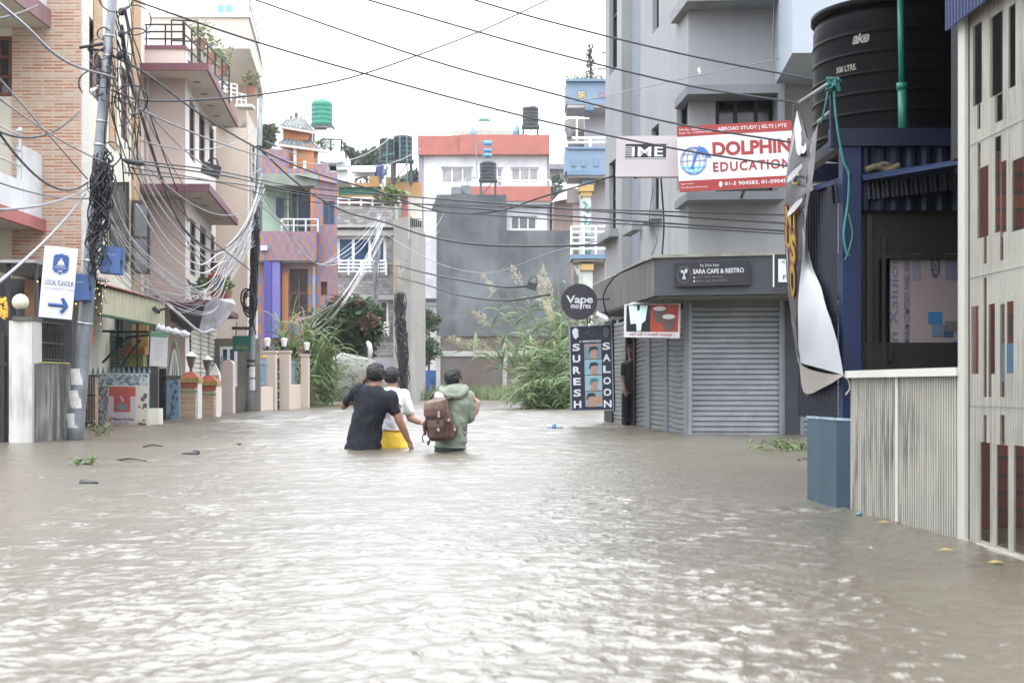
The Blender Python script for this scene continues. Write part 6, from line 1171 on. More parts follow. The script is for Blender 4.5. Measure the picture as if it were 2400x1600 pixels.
mb.bar(at(1116, 336, 78.5), at(1134, 330, 78.5), .03, 5).bar(at(1116, 336, 78.5), at(1118, 420, 78.5), .03, 5).bar(at(1097, 418, 78.5), at(1118, 416, 78.5), .03, 5).bar(at(1097, 418, 78.5), at(1096, 436, 78.5), .03, 5); mb.build('frame', M('teal_grey_frame', (.15, .24, .27), .5), ls_)
for y0, y1 in ((331, 341), (350, 357), (361, 369)): c_ = at(1143, y1, 78.5); h_ = at(0, y0, 78.5).z - c_.z; MB().lathe(c_, [(.17, 0), (.22, h_ * .3), (.23, h_), (.2, h_)], 14).build('barrel', M('light_blue_barrel', (.12, .32, .58), .4), ls_, True)
mb = MB().bar(at(1228, 322, 89.6), at(1228, 298, 89.6), .04).bar(at(1260, 322, 89.6), at(1260, 298, 89.6), .04).box(X(1224, 89.6), X(1264, 89.6), 89.5, 90.4, at(0, 301, 89.6).z, at(0, 298.5, 89.6).z)
fw2 = thing('far_rooftop_house', 'pale far house top with roof railing showing over the red roof band', 'house', (X(1120, 110), 112, 0)); MB().box(X(1118, 110), X(1156, 110), 110, 114, 10, at(0, 284, 110).z).box(X(1060, 110), X(1225, 110), 109, 109.3, 10, at(0, 311, 110).z).build('wall', M('pale_far_wall', (.55, .54, .49), .8), fw2)
MB().lathe(at(1135, 285, 111), [(.5, 0), (.45, .15), (.1, .25)], 12).build('dome', GT, fw2, True); MB().box(X(1105, 109), X(1112, 109), 108.6, 109, at(0, 316, 109).z, at(0, 302, 109).z).build('blue_drum', M('light_blue_drum', (.2, .38, .55), .5), fw2)
mb = MB()
for k in range(20): mb.bar((X(1062 + k * 8, 109), 108.9, at(0, 314, 109).z), (X(1062 + k * 8, 109), 108.9, at(0, 303, 109).z), .03, 4)
mb.bar(at(1062, 303, 108.9), at(1216, 303, 108.9), .03, 4); mb.build('roof_rail', M('pale_rail', (.5, .48, .46), .6), fw2)
# ---------------------------------------------------------------- blue balconied house half hidden by the grey corner building
BLU = M('powder_blue_paint', (.19, .26, .36), .8, var=.10, vs=1.5, streak=.35, sc=(.2, .23, .27)); BLUD = M('mid_blue_paint', (.16, .24, .34), .8, var=.15); OCH = M('ochre_capital', (.48, .34, .13), .8, var=.2)
th = thing('blue_balcony_house', 'house with powder blue balconies and ochre column capitals left of the grey corner building', 'house', (X(1390, 48), 50, 0)); YF = 48; ff_ = plan((X(1320, YF), YF), (X(1440, YF), YF)); RF = lambda *a: ff_.rect(*a)
def FB(mb, x0, y0, x1, y1, n0, n1): return mb.fbox(ff_, *RF(x0, y0, x1, y1), n0, n1)
mb = MB(); FB(mb, 1376, 180, 1445, 930, -6, -1.3); mb.build('wall', M('lilac_grey_wall', (.42, .41, .43), .8, var=.08), th)
mb = MB(); FB(mb, 1327, 186, 1440, 245, -1.6, 0); FB(mb, 1325, 345, 1440, 402, -1.6, 0); mb.each('balcony_front', BLU, th)
mb = MB(); FB(mb, 1325, 186, 1440, 192, 0, .1); FB(mb, 1329, 400, 1440, 411, -1.5, .05); FB(mb, 1329, 345, 1440, 350, 0, .06); FB(mb, 1339, 596, 1430, 606, -1.6, .0); FB(mb, 1371, 245, 1392, 258, -.6, .0); FB(mb, 1364, 411, 1395, 432, -.9, -.2); mb.each('blue_ledge', BLUD, th)
mb = MB(); FB(mb, 1330, 245, 1440, 252, -1.6, -.02); FB(mb, 1331, 411, 1440, 416, -1.6, -.02); FB(mb, 1345, 606, 1430, 612, -1.6, -.1); FB(mb, 1330, 250, 1380, 280, -2.5, -2.3); FB(mb, 1335, 420, 1365, 455, -2.5, -2.3); mb.each('soffit', M('pinkish_grey_soffit', (.40, .37, .36), .85), th)
mb = MB()
for x in (1339, 1362, 1391): FB(mb, x, 371, x + 11, 390, 0, .03)
mb.each('square_vent', BLUD, th)
mb = MB(); FB(mb, 1357, 432, 1392, 447, -.9, -.1); FB(mb, 1362, 447, 1388, 458, -.85, -.15); FB(mb, 1362, 618, 1392, 632, -.9, -.1); mb.each('column_capital', OCH, th)
mb = MB(); FB(mb, 1366, 458, 1386, 596, -.8, -.2); FB(mb, 1366, 632, 1390, 930, -.8, -.2); mb.build('column', M('pale_green_column', (.50, .54, .50), .8, var=.15, vs=3), th)
mb = MB(); fcx = lambda x, y: ff_.pt(*ff_.px(x, y), -.18)
for k in range(4): y = 470 + k * 33; mb.tube(curve([fcx(1369, y), fcx(1376, y + 9), fcx(1371, y + 17), fcx(1380, y + 25), fcx(1384, y + 14)], 5), .035, 4)
mb.build('column_scrolls', M('teal_scroll', (.10, .30, .34), .7), th)
mb = MB(); FB(mb, 1350, 445, 1367, 530, -2.5, -2.45); mb.build('pink_curtain', M('pale_pink_curtain', (.62, .52, .53), .8), th)
mb = MB(); FB(mb, 1336, 282, 1378, 330, -2.2, -2.1); mb.build('dim_room', M('dim_room_grey', (.17, .17, .175), .7), th); mb = MB(); FB(mb, 1330, 276, 1381, 279, -.1, 0); FB(mb, 1350, 279, 1354, 333, -.1, 0); mb.each('white_post', FRAMEW, th)
railing(th, ff_, *RF(1327, 0, 1440, 0)[:2], at(0, 345, YF).z, at(0, 324, YF).z, 0, 2, 3, .05, FRAMEW, 'white_railing'); railing(th, ff_, *RF(1339, 0, 1425, 0)[:2], at(0, 597, YF).z, at(0, 531, YF).z, 0, 5, 4, .035, FRAMEW, 'white_railing')
mb = MB(); FB(mb, 1418, 525, 1432, 700, -.5, -.1); mb.build('brick_edge', brick('pinkish_edge_brick', (.45, .30, .25), (.55, .45, .40), (.55, .5, .46), .2, .07, .015), th)
MB().add([at(1345, 620, YF), at(1362, 640, YF), at(1366, 660, YF), at(1350, 640, YF)], [(0, 1, 2, 3)]).build('bracket', CONC, th)
# hooked cross and om emblems on the top balcony
mb = MB(); xs_, zs_ = ff_.px(1363, 223); q = .105; w_ = .024
mb.fbox(ff_, xs_ - q, xs_ + q, zs_ - w_, zs_ + w_, .012, .03).fbox(ff_, xs_ - w_, xs_ + w_, zs_ - q, zs_ + q, .0125, .031).fbox(ff_, xs_ - q, xs_ - q + 2 * w_, zs_ + w_, zs_ + q, .012, .03).fbox(ff_, xs_ + q - 2 * w_, xs_ + q, zs_ - q, zs_ - w_, .012, .03).fbox(ff_, xs_ + w_, xs_ + q, zs_ + q - 2 * w_, zs_ + q, .012, .0295).fbox(ff_, xs_ - q, xs_ - w_, zs_ - q, zs_ - q + 2 * w_, .012, .0295); mb.build('temple_emblem', M('yellow_emblem', (.62, .45, .12), .6), th)
MB().fbox(ff_, xs_ - .15, xs_ + .15, zs_ - .15, zs_ + .15, 0, .01).build('emblem_plate', BLUD, th)
xs_, zs_ = ff_.px(1410, 223); mb = MB(); text(mb, 'ॐ', ff_, (xs_ - .11, xs_ + .11, zs_ - .1, zs_ + .1), .014, 1, .02); mb.build('om_emblem', M('mauve_red_emblem', (.36, .14, .18), .6), th); MB().fbox(ff_, xs_ - .15, xs_ + .15, zs_ - .14, zs_ + .14, 0, .01).build('emblem_plate', BLUD, th)
mb = MB(); FB(mb, 1338, 610, 1420, 620, -1.5, -.2)
ch_ = thing('slim_cypress', 'slim cypress like plant growing on the blue house roof', 'plant', at(1385, 187, 48.5)); mb = MB(); rq = random.Random(8)
for k in range(12): leaves(mb, at(1384 + rq.uniform(-4, 4), 182 - k * 6.2, 48.5), (.16 - .008 * k, .12, .1), 22, .12, rq, 1)
mb.build('foliage', leaf_mat('cypress_leaf', (.05, .075, .04), (.12, .16, .09)), ch_); MB().bar(at(1384, 187, 48.5), at(1384, 115, 48.5), .02, 5).build('stem', M('plant_stem', (.12, .10, .05), .8), ch_)
solo(leaves(MB(), at(1372, 184, 48.4), (.7, .3, .10), 140, .12, rq, 1), 'roof_grass', LG2, 'short grass and weeds along the blue house roof edge', 'weeds', kind='stuff')
solo(MB().bar(at(1422, 124, 30), at(1410, 124, 30), .02).bar(at(1422, 162, 30), at(1400, 162, 30), .02), 'pipe_stubs', CABLE_G, 'two short pipe stubs on the grey corner building edge against the sky', 'pipe stubs')
ps = thing('parapet_statue', 'small dark statue on the balcony corner of the blue house', 'statue', at(1333, 326, 48)); mb = MB().lathe(at(1334, 326, 48), [(.12, 0), (.09, .1), (.13, .22), (.07, .3), (.08, .38), (.0, .42)], 10); mb.build('figure', M('dark_statue', (.14, .14, .15), .7), ps, True); MB().bar(at(1322, 304, 48), at(1345, 302, 48), .02).build('arms', BLACKM, ps)
# far hillside houses and hill
fhh = thing('brick_shed', 'pinkish roofed old brick house in the gap under the wooded hill', 'house', (X(1320, 95), 97, 0)); MB().box(X(1298, 95), X(1345, 95), 95, 99, -.9, at(0, 468, 95).z).build('wall', M('dull_brick_far', (.26, .19, .17), .9, var=.4, vs=1), fhh); MB().add([at(1292, 474, 94), at(1350, 462, 94), at(1350, 440, 97), at(1310, 455, 97)], [(0, 1, 2, 3)]).build('roof', M('pink_tin_roof', (.42, .25, .28), .6), fhh)
vd = thing('half_built_frame', 'skeleton of a half built concrete structure on the hill, left of the blue house', 'structure', at(1315, 450, 180)); mb = MB().box(X(1286, 180), X(1330, 180), 180, 186, at(0, 396, 180).z, at(0, 384, 180).z)
for k in range(8): mb.bar((X(1290 + k * 5.5, 180), 181, at(0, 425, 180).z), (X(1290 + k * 5.5 + (k % 2) * 3, 180), 181, at(0, 395, 180).z), .16, 5)
mb.build('frame', M('far_grey_frame', (.20, .20, .22), .9), vd)
HL = M('wooded_hill', (.035, .055, .025), .95, var=.5, vs=.05, bst=0)
def hill(cx, Y, w_, h_, base=-1, seed=0):
    n, m_ = 40, 14; vs = []; 
    for j in range(m_):
        for i in range(n):
            u, v = i / (n - 1) * 2 - 1, j / (m_ - 1) * 2 - 1; z = h_ * max(0, 1 - u * u) * max(0, 1 - v * v) ** .7; p = Vector((cx + u * w_, Y + v * w_ * .35, base + z)); p.z += z * .25 * noise.noise(p * .04 + Vector((seed, 0, 0))); vs.append(p)
    return MB().add(vs, [(j * n + i, j * n + i + 1, (j + 1) * n + i + 1, (j + 1) * n + i) for j in range(m_ - 1) for i in range(n - 1)])
structure(hill(6, 240, 60, 34, seed=3).build('hill', HL, smooth=True)); structure(hill(-36, 235, 55, 38, seed=8).build('hill', HL, smooth=True))
FT = leaf_mat('far_tree_leaf', (.025, .045, .02), (.08, .11, .045), sc=.4); TK = M('tree_bark', (.10, .075, .055), .9, var=.3)
def tree(lab, x, ytop, ybase, Y, w, n=900, s=.5, m=FT, name='tree', seed=1, zb=None, group=None, lob=9):
    rg = random.Random(seed); z1 = at(0, ytop, Y).z; z0 = at(0, ybase, Y).z; xc = X(x, Y); t = thing(name, lab, 'tree', (xc, Y, z0 if zb is None else zb), group); mb = MB()
    for k in range(lob):
        a = rg.random() * 6.28; f = rg.random(); c_ = Vector((xc + math.cos(a) * w * .55 * rg.random() ** .5, Y + math.sin(a) * w * .5, z0 + (z1 - z0) * (.12 + .8 * f))); r_ = w * (.42 - .2 * f); leaves(mb, c_, (r_, r_, r_ * .8), n // lob, s, rg)
    mb.build('crown', m, t); MB().tube([(xc, Y, (z0 if zb is None else zb)), (xc + w * .05, Y, z0 + (z1 - z0) * .5), (xc, Y, z0 + (z1 - z0) * .8)], [w * .07, w * .05, w * .02], 7).build('trunk', TK, t)
for i, (x, yt, yb_, Y, w, lab) in enumerate(((808, 345, 430, 150, 2.6, 'hazy tree right of the white roofed house'), (832, 358, 430, 155, 2.2, 'hazy flat topped tree over the white barrel roof'), (872, 352, 430, 150, 2.4, 'hazy tree just left of the pair of black tanks'), (622, 296, 350, 120, 1.2, 'hazy tree top between the far pole and the turret'), (1310, 412, 520, 170, 3.4, 'hazy tree on the hill left of the blue house'), (1298, 470, 530, 140, 2.2, 'lower hazy tree beside the white house'), (970, 412, 440, 150, 2.5, 'hazy tree behind the orange house'))):
    tree(lab, x, yt, yb_, Y, w, 700, .7, seed=i, zb=-.9, group='hazy trees on the hill')
# ---------------------------------------------------------------- plants along the street
def blade(mb, p, d, ln, w, droop, rng, k=6):
    d = Vector(d).normalized(); side = d.cross(Z3); side = side.normalized() if side.length > .01 else Vector((1, 0, 0)); tw = rng.uniform(-.6, .6); side = (side + Z3 * tw).normalized(); pts = []
    q = Vector(p); dv = d.copy()
    for i in range(k + 1): pts.append(q.copy()); q = q + dv * (ln / k); dv = (dv - Z3 * droop / k * (1 + i * .3)).normalized()
    vs = []
    for i, q in enumerate(pts): ww = w * (.35 + .65 * math.sin(min(1, (i + .6) / (k * .45)) * math.pi / 2)) * (1 - (i / k) ** 2.2) + .001; vs += [q - side * ww / 2, q + side * ww / 2]
    return mb.add(vs, [(2 * i, 2 * i + 1, 2 * i + 3, 2 * i + 2) for i in range(k)])
CANE = leaf_mat('cane_leaf', (.085, .14, .05), (.25, .32, .14), (.36, .36, .2), sc=1.5); REED = leaf_mat('reed_leaf', (.075, .13, .05), (.20, .28, .13), (.36, .36, .22), sc=1.2); STALK = M('cane_stalk', (.22, .24, .10), .6, var=.3)
rg = random.Random(31)
def cane(lab, x, yb, yt, Y, n=9, w=.5, seed=0, blen=1.3):
    rq = random.Random(seed); z0, z1 = -.85, at(0, yt, Y).z; t = thing('sugarcane_plant', lab, 'plant', (X(x, Y), Y, z0), 'tall cane plants'); ms, ml = MB(), MB()
    for i in range(n):
        a = Vector((X(x, Y) + rq.uniform(-w, w) * .6, Y + rq.uniform(-.3, .3), z0)); h_ = (z1 - z0) * rq.uniform(.5, .85); ln = Vector((rq.gauss(0, .13), rq.gauss(0, .08), 1)); b = a + ln * h_; ms.tube([a, a.lerp(b, .5), b], [.022, .018, .012], 5)
        for k in range(24):
            f = .2 + .8 * k / 23; d = Vector((rq.gauss(0, .7), rq.gauss(0, .5), rq.uniform(.5, 1.6))); blade(ml, a.lerp(b, f), d, blen * rq.uniform(.6, 1.15), .075, rq.uniform(.6, 2.4), rq)
    ml.build('leaves', CANE, t); ms.build('stalks', STALK, t)
cane('tall sugarcane like plant in front of the violet column', 700, 850, 690, 47, 13, .7, 1, 1.5); cane('second cane plant with drooping blades right of the tallest cane', 738, 850, 725, 47.5, 12, .6, 2, 1.4); cane('short cane plant by the slim tan post', 716, 870, 790, 45, 7, .4, 3, .9)
BUSHM = leaf_mat('dark_bush_leaf', (.025, .05, .02), (.085, .125, .05), sc=1.4); bsh = thing('flowering_bush', 'dark green bush with dull red blossoms between the cane and the wooden pole', 'bush', (X(815, 54), 54, -.85)); mb = MB()
for x, y, r_ in ((770, 760, .85), (800, 735, .8), (835, 730, .75), (860, 775, .7), (820, 790, .95), (780, 800, .9), (865, 745, .5), (745, 790, .5), (845, 815, .6)): leaves(mb, at(x, y, 54 + rg.uniform(-.4, .4)), (r_, .6, r_ * .8), 420, .30, rg, .0)
mb.build('crown', BUSHM, bsh); mb = MB()
for x, y in ((788, 698), (812, 690), (838, 707), (850, 712), (860, 752), (868, 744), (875, 760), (852, 765), (845, 758), (878, 748), (800, 712), (858, 770)): leaves(mb, at(x, y, 53.4), .16, 45, .14, rg)
mb.build('blossoms', leaf_mat('dull_red_blossom', (.13, .07, .05), (.20, .12, .09)), bsh); mb = MB()
for x in (790, 815, 840): mb.tube([(X(815, 54), 54, -.9), at(x, 830, 54), at(x + rg.uniform(-10, 10), 760, 54)], [.07, .05, .02], 6)
mb.build('trunk', TK, bsh)
tree('tall dark narrow tree between the concrete house side and the grey cement wall', 1004, 712, 872, 76, 1.0, 1500, .3, leaf_mat('dark_narrow_leaf', (.03, .055, .025), (.11, .15, .075), sc=.8), 'narrow_tree', 12, zb=-.9, lob=16)
def reed(lab, x, Y, yt, n, seed, lean=-.2, w=.5, plumes=3, dens=12, bl=1.0):
    rq = random.Random(seed); z0 = -.85; z1 = at(0, yt, Y).z; t = thing('plume_reed', lab, 'reed', (X(x, Y), Y, z0), 'plumed reeds'); ms, ml, PL = MB(), MB(), []
    for i in range(n):
        a = Vector((X(x, Y) + rq.uniform(-w, w), Y + rq.uniform(-.5, .5), z0)); h_ = (z1 - z0) * rq.uniform(.6, 1.0); lx = lean * h_ * rq.uniform(.0, 1.6) + rq.gauss(0, .15); b = a + Vector((lx, rq.uniform(-.3, .1), h_)); c_ = curve([a, a.lerp(b, .45) + Vector((-lx * .2, 0, h_ * .06)), b], 6); ms.tube(c_, [.02 - .0012 * k for k in range(len(c_))], 5)
        for k in range(dens):
            p = c_[int((.2 + .8 * k / dens) * (len(c_) - 1))]; d = Vector((rq.choice((-1, 1)) * rq.uniform(.4, 1) + lean, rq.gauss(0, .4), rq.uniform(.1, 1.0))); blade(ml, p, d, bl * rq.uniform(.5, 1.1), .075, rq.uniform(.8, 2.2), rq, 5)
        if i < plumes:
            mp = MB(); tip = c_[-1]; dv = (c_[-1] - c_[-3]).normalized()
            for k in range(120):
                f = rq.random(); r_ = .15 * math.sin(math.pi * min(1, f * .8 + .15)); p = tip + dv * f * .75 + Vector((rq.gauss(0, r_ * .5), rq.gauss(0, r_ * .5), rq.gauss(0, r_ * .5) - .15 * f)); e = p + (dv + Vector((rq.gauss(0, .4), rq.gauss(0, .4), rq.gauss(-.2, .4)))) * .11; s_ = Vector((rq.gauss(0, .008), .006, rq.gauss(0, .008))); mp.add([p - s_, p + s_, e], [(0, 1, 2)])
            PL.append(mp)
    ml.build('leaves', REED, t); ms.build('stalks', STALK, t)
    if PL:
        pm_ = leaf_mat('plume_cream_%d' % seed, (.36, .33, .22), (.52, .48, .36))
        for q in PL: q.build('plume', pm_, t)
reed('tallest plumed reed, behind the round charcoal sign', 1345, 46, 630, 22, 1, -.05, .9, 5, 20); reed('plumed reed leaning left over the brick base of the grey wall', 1325, 44, 745, 20, 2, -.75, .6, 6, 18); reed('dense reed clump left of the barber board', 1312, 42, 790, 34, 3, -.12, .8, 0, 24, .9)
reed('reed with two cream plumes below the round charcoal sign', 1320, 45, 665, 18, 4, -.3, .6, 5, 18); reed('low reed clump spreading at the water edge left of the barber board', 1300, 41, 870, 26, 5, -.25, .9, 0, 20, .8)
fr2 = thing('drooping_frond', 'fallen reed frond drooping into the water left of the reed clump', 'frond', at(1300, 905, 40)); mb = MB(); c_ = curve([at(1320, 895, 40), at(1275, 890, 39.8), at(1235, 905, 39.6), at(1200, 935, 39.5)], 8)
for i, p in enumerate(c_[2:]):
    for s_ in (-1, 1): blade(mb, p, (-.5 + rg.gauss(0, .2), s_ * .5, .2), .55 * rg.uniform(.6, 1), .05, 2.6, rg, 5)
mb.build('leaves', REED, fr2); MB().tube(c_, .015, 5).build('stalk', STALK, fr2)
reed('dry yellowish weeds in front of the brick base', 1255, 60, 880, 16, 7, -.02, 1.2, 0, 12, .7)
GR = leaf_mat('wet_grass', (.06, .10, .035), (.20, .25, .11), (.30, .26, .15), sc=.7); mb = MB(); rq = random.Random(77)
for k in range(5200):
    x = rq.uniform(958, 1345); Y = rq.uniform(66, 78); hh = (.35 + .9 * (noise.noise(Vector((x * .03, Y * .2, 0))) * .5 + .5) ** 2) * rq.uniform(.6, 1.5); blade(mb, Vector((X(x, Y), Y, -.3)), (rq.gauss(0, .3), rq.gauss(0, .3), 1), .3 + hh, .035, rq.uniform(.2, 1.3), rq, 4)
solo(mb, 'tall_grass', GR, 'tall wet grass along the water edge below the grey cement wall', 'grass', kind='stuff')
solo(MB().add([at(*p) for p in ((1000, 890, 72),)], []) if False else MB().fbox(Fr(at(965, 906, 74), (1, 0, 0)), 0, X(1022, 74) - X(965, 74), -.2, .85, -.1, 0).fbox(Fr(at(980, 912, 73.8), (1, 0, .05)), 0, .7, -.3, .9, -.05, 0.03), 'blue_tarpaulin', M('blue_tarp', (.035, .085, .22), .5, var=.4, vs=2.5, bs=5, bst=.8), 'blue tarpaulin hung low beside the dark narrow tree', 'tarpaulin')
bpst = MB().fbox(Fr(at(1283, 893, 52), (1, 0, 0)), 0, .2, -.8, .75, -.1, 0); solo(bpst, 'blue_post', M('pale_blue_post', (.20, .30, .42), .6), 'pale blue post standing among the reeds', 'post')
# covered vehicle
cvh = thing('covered_vehicle', 'vehicle under a speckled grey green camouflage cover at the water edge', 'covered vehicle', (X(815, 51), 53, -.85))
mt, tt, bt = new_mat('speckled_cover'); co_ = N(tt, 'ShaderNodeTexCoord').outputs['Object']; L(tt, mixc(tt, ramp(tt, noise_of(tt, co_, 4.5, 4, .8), .52, .58), mixc(tt, ramp(tt, noise_of(tt, co_, 1.5, 4), .3, .7), (.15, .155, .13), (.21, .212, .185)), (.035, .042, .034)), bt.inputs['Base Color']); bt.inputs['Roughness'].default_value = .8; bump(tt, bt, noise_of(tt, co_, 2.2, 4), .6, .08)
def ring(Lp_, Rp_, dh, k=20, p=2.0, yc=0):
    Lp_, Rp_ = Vector(Lp_), Vector(Rp_); c_ = (Lp_ + Rp_) / 2; a = (Rp_ - Lp_) / 2; out = []
    for j in range(k):
        w = 2 * math.pi * j / k; cw, sw_ = math.cos(w), math.sin(w); f = lambda v: math.copysign(abs(v) ** (2 / p), v); out.append(c_ + a * f(cw) + Vector((0, dh * f(sw_) + yc, 0)))
    return out
A_ = lambda x, y: at(x, y, 51.5)
mb = MB().loft([ring(A_(752, 950), A_(900, 962), 1.8, 36, 5), ring(A_(747, 915), A_(903, 915), 1.8, 36, 5), ring(A_(750, 870), A_(897, 872), 1.75, 36, 4.5), ring(A_(757, 851), A_(890, 856), 1.6, 36, 4), ring(A_(784, 838), A_(880, 842), 1.2, 36, 3), ring(A_(800, 828), A_(818, 829), .25, 36, 2)])
mb.v = [p + Vector((.10 * math.sin(p.z * 3 + p.x * 4), .05 * math.sin(p.x * 9), .05 * noise.noise(p * 1.6))) for p in mb.v]; mb.build('cover', mt, cvh, True)
MB().tube(curve([at(757, 850, 49.6), at(790, 838, 50.2), at(802, 827, 51), at(830, 838, 50.2), at(862, 842, 50)], 5), .022, 6).build('white_edge', TRIM, cvh, True); MB().box(X(752, 49.5), X(800, 49.5), 49.6, 50, -.3, .12).build('bumper', M('dirty_white_bumper', (.52, .50, .46), .5, var=.2), cvh)
MB().prism([at(770, 935, 49.5), at(782, 860, 49.62), at(786, 860, 49.62), at(776, 935, 49.5)], (0, .05, 0)).build('fold', M('dark_fold', (.16, .165, .15), .8), cvh)
wm_ = thing('white_mannequin_tarp', 'white upright wrapped roll standing behind the covered vehicle', 'wrapped roll', at(862, 840, 53)); MB().tube(PP([(863, 848, 53), (867, 822, 53), (865, 806, 53), (860, 800, 53)]), [.10, .11, .10, .05], 10).build('wrap', TRIM, wm_, True); MB().bar(at(859, 845, 52.9), at(858, 812, 52.9), .05).build('dark_stay', BLACKM, wm_)
wp = thing('wooden_pole', 'old wooden pole wrapped in thick black cable before the concrete house side', 'utility pole', (X(938, 60), 60, -.9)); MB().tube([at(948, 950, 60), at(936, 720, 60), at(928, 608, 60)], [.19, .16, .13], 12).build('shaft', M('weathered_wood', (.19, .17, .13), .9, var=.3, vs=4), wp, True)
mb = MB(); rq = random.Random(13)
for k in range(30): mb.tube(curve([at(936 + rq.uniform(-15, 15) + i * 1.6, 690 + i * 34 + rq.uniform(-8, 8), 59.8 + rq.uniform(-.15, .1)) for i in range(8)], 4), rq.uniform(.014, .03), 4)
tag(mb.build('cable_wrap', CABLE, wp), kind='stuff')
tp = thing('thin_steel_pole', 'thin grey steel pole in front of the grey stone house, gathering pale cables', 'utility pole', (X(880, 56), 56, -.9)); MB().tube([at(866, 960, 56), at(878, 700, 56), at(888, 500, 56)], [.11, .09, .07], 10).build('shaft', STEEL, tp, True)
mb = MB()
for k in range(9): mb.tube(curve([at(884 + rq.uniform(-8, 10) - i * 1.2, 560 + i * 38, 55.8 + rq.uniform(-.1, .1)) for i in range(6)], 4), .022, 4)
tag(mb.build('cable_wrap', CABLE_G, tp), kind='stuff')
sp = thing('slim_tilted_pole', 'slim steel pole at the far left of the purple house downpipe', 'utility pole', (X(618, 56), 56, 0)) if False else None

# ---------------------------------------------------------------- cables
def wire(lab, pts, r, m=CABLE, name='overhead_cable', group=None, n=10, cat='cable'): return solo(MB().tube(curve([at(*p) for p in pts], n), r, 6), name, m, lab, cat, group, True)
wire('highest of the four straight overhead cables, ending at the black tank', [(1090, -6, 19), (1300, 54, 18.4), (1600, 127, 17.6), (1912, 188, 17)], .012)
wire('second of the four straight overhead cables crossing the bay window of the grey building', [(835, -8, 19.5), (1075, 62, 19), (1300, 125, 18.5), (1610, 200, 17.8), (1875, 242, 17)], .012)
wire('third of the four straight overhead cables, ending on the dolphin billboard', [(570, -10, 20), (980, 132, 19), (1300, 221, 18.2), (1580, 289, 17.6), (1855, 334, 17)], .012)
wire('lowest of the four straight overhead cables, crossing the remittance board', [(262, -20, 17.5), (345, 12, 17.7), (612, 102, 18.2), (980, 208, 18.6), (1300, 290, 18.2), (1590, 350, 17.6), (1848, 390, 17)], .012)
wire('thin cable curving from the leaning pole up to the right across the pale sky', [(262, 212, 17.5), (345, 236, 18.5), (520, 231, 20), (700, 208, 22), (870, 168, 24), (1110, 80, 27), (1210, 35, 28), (1300, -8, 29)], .014)
wire('heavy sagging cable from the leaning pole across the pink house to the slit windows', [(262, 130, 17.5), (345, 175, 19), (470, 268, 22), (612, 352, 25), (745, 408, 27), (880, 447, 28), (1000, 488, 28), (1090, 500, 27.5), (1180, 492, 27), (1270, 462, 26.5), (1440, 412, 26)], .016)
wire('thick dark cable from the far steel pole dipping before the grey cement wall', [(604, 345, 36), (700, 432, 37), (800, 492, 37), (905, 522, 36), (1000, 553, 34), (1100, 571, 32), (1225, 577, 30), (1420, 574, 26.6)], .022)
wire('lower dark cable dipping from the wooden pole to the hanging black box', [(930, 622, 59.5), (1000, 640, 52), (1100, 660, 45), (1180, 672, 41), (1238, 670, 39)], .035); wire('slack cable from the wooden pole across the foot of the grey cement render', [(932, 650, 59.5), (1000, 668, 52), (1080, 692, 46), (1180, 704, 42), (1290, 690, 38)], .03)
wire('faint cable running from the thin steel pole to the round charcoal sign', [(890, 540, 56), (1010, 610, 48), (1140, 640, 40), (1300, 590, 30), (1425, 560, 26)], .012, CABLE_G)
for i, (a, b, c_) in enumerate((((300, 374, 17.5), (720, 440, 27), (1910, 528, 17.6)), ((298, 380, 17.5), (760, 458, 27), (1910, 546, 17.6)), ((300, 392, 17.5), (700, 470, 27), (1900, 552, 17.6)), ((290, 405, 17.5), (820, 470, 28), (1880, 505, 17.8)))):
    wire(('uppermost', 'second from top', 'third from top', 'lowest')[i] + ' dark cable of the flat sheaf between leaning pole and right side', [a, ((a[0] + b[0]) / 2, (a[1] + b[1]) / 2 - 6, 22), b, ((b[0] + c_[0]) / 2 - 60, (b[1] + c_[1]) / 2, 21), (1560, b[1] + (c_[1] - b[1]) * .74, 18.4), c_], (.012, .012, .009, .010)[i], CABLE, group='flat sheaf of street cables')
wire('twisted silver cable coming from the top left corner to the leaning pole', [(-20, -5, 10.5), (60, 62, 12.5), (120, 120, 14.5), (180, 156, 16), (272, 183, 17.5)], .016, M('twisted_aluminium', (.2, .225, .26), .4, .5, vs=60, var=.5))
for a, b, h_, lab in (((-10, 175, 12), (205, 420, 17.5), 0, 'upper thin grey cable crossing the tiled wall to the leaning pole'), ((-10, 225, 12), (250, 382, 17.5), .05, 'thin grey cable from the left edge rising to the black sleeve'), ((-10, 300, 11), (205, 428, 17.5), .25, 'dark cable sagging over the white balcony wall'), ((-10, 305, 14), (185, 262, 18), .18, 'slack dark cable looping over the tiled wall'), ((-10, 668, 9), (200, 455, 17.5), .05, 'pale cable rising from the left edge in front of the restaurant board'), ((-10, 492, 11), (210, 440, 17.5), .06, 'pale cable crossing the red balcony edge'), ((-10, 425, 12), (210, 465, 17.5), .05, 'faint cable low over the white balcony wall'), ((-10, 45, 13), (90, 12, 17), .02, 'short cable at the top left corner')):
    solo(MB().tube(sag(at(*a), at(*b), h_), .009 if 'thin' in lab or 'faint' in lab else .012, 5), 'side_cable', CABLE_G if 'pale' in lab or 'thin' in lab or 'faint' in lab else CABLE, lab, 'cable', smooth=True)
wire('long diagonal bundle of cables hanging from the leaning pole to the white cable loops', [(285, 60, 17.5), (300, 170, 18), (325, 250, 19), (350, 330, 20.5), (385, 440, 23), (420, 520, 26), (455, 560, 28.5), (500, 588, 31), (545, 570, 33.5), (585, 520, 35.5), (603, 440, 36.4)], .024)
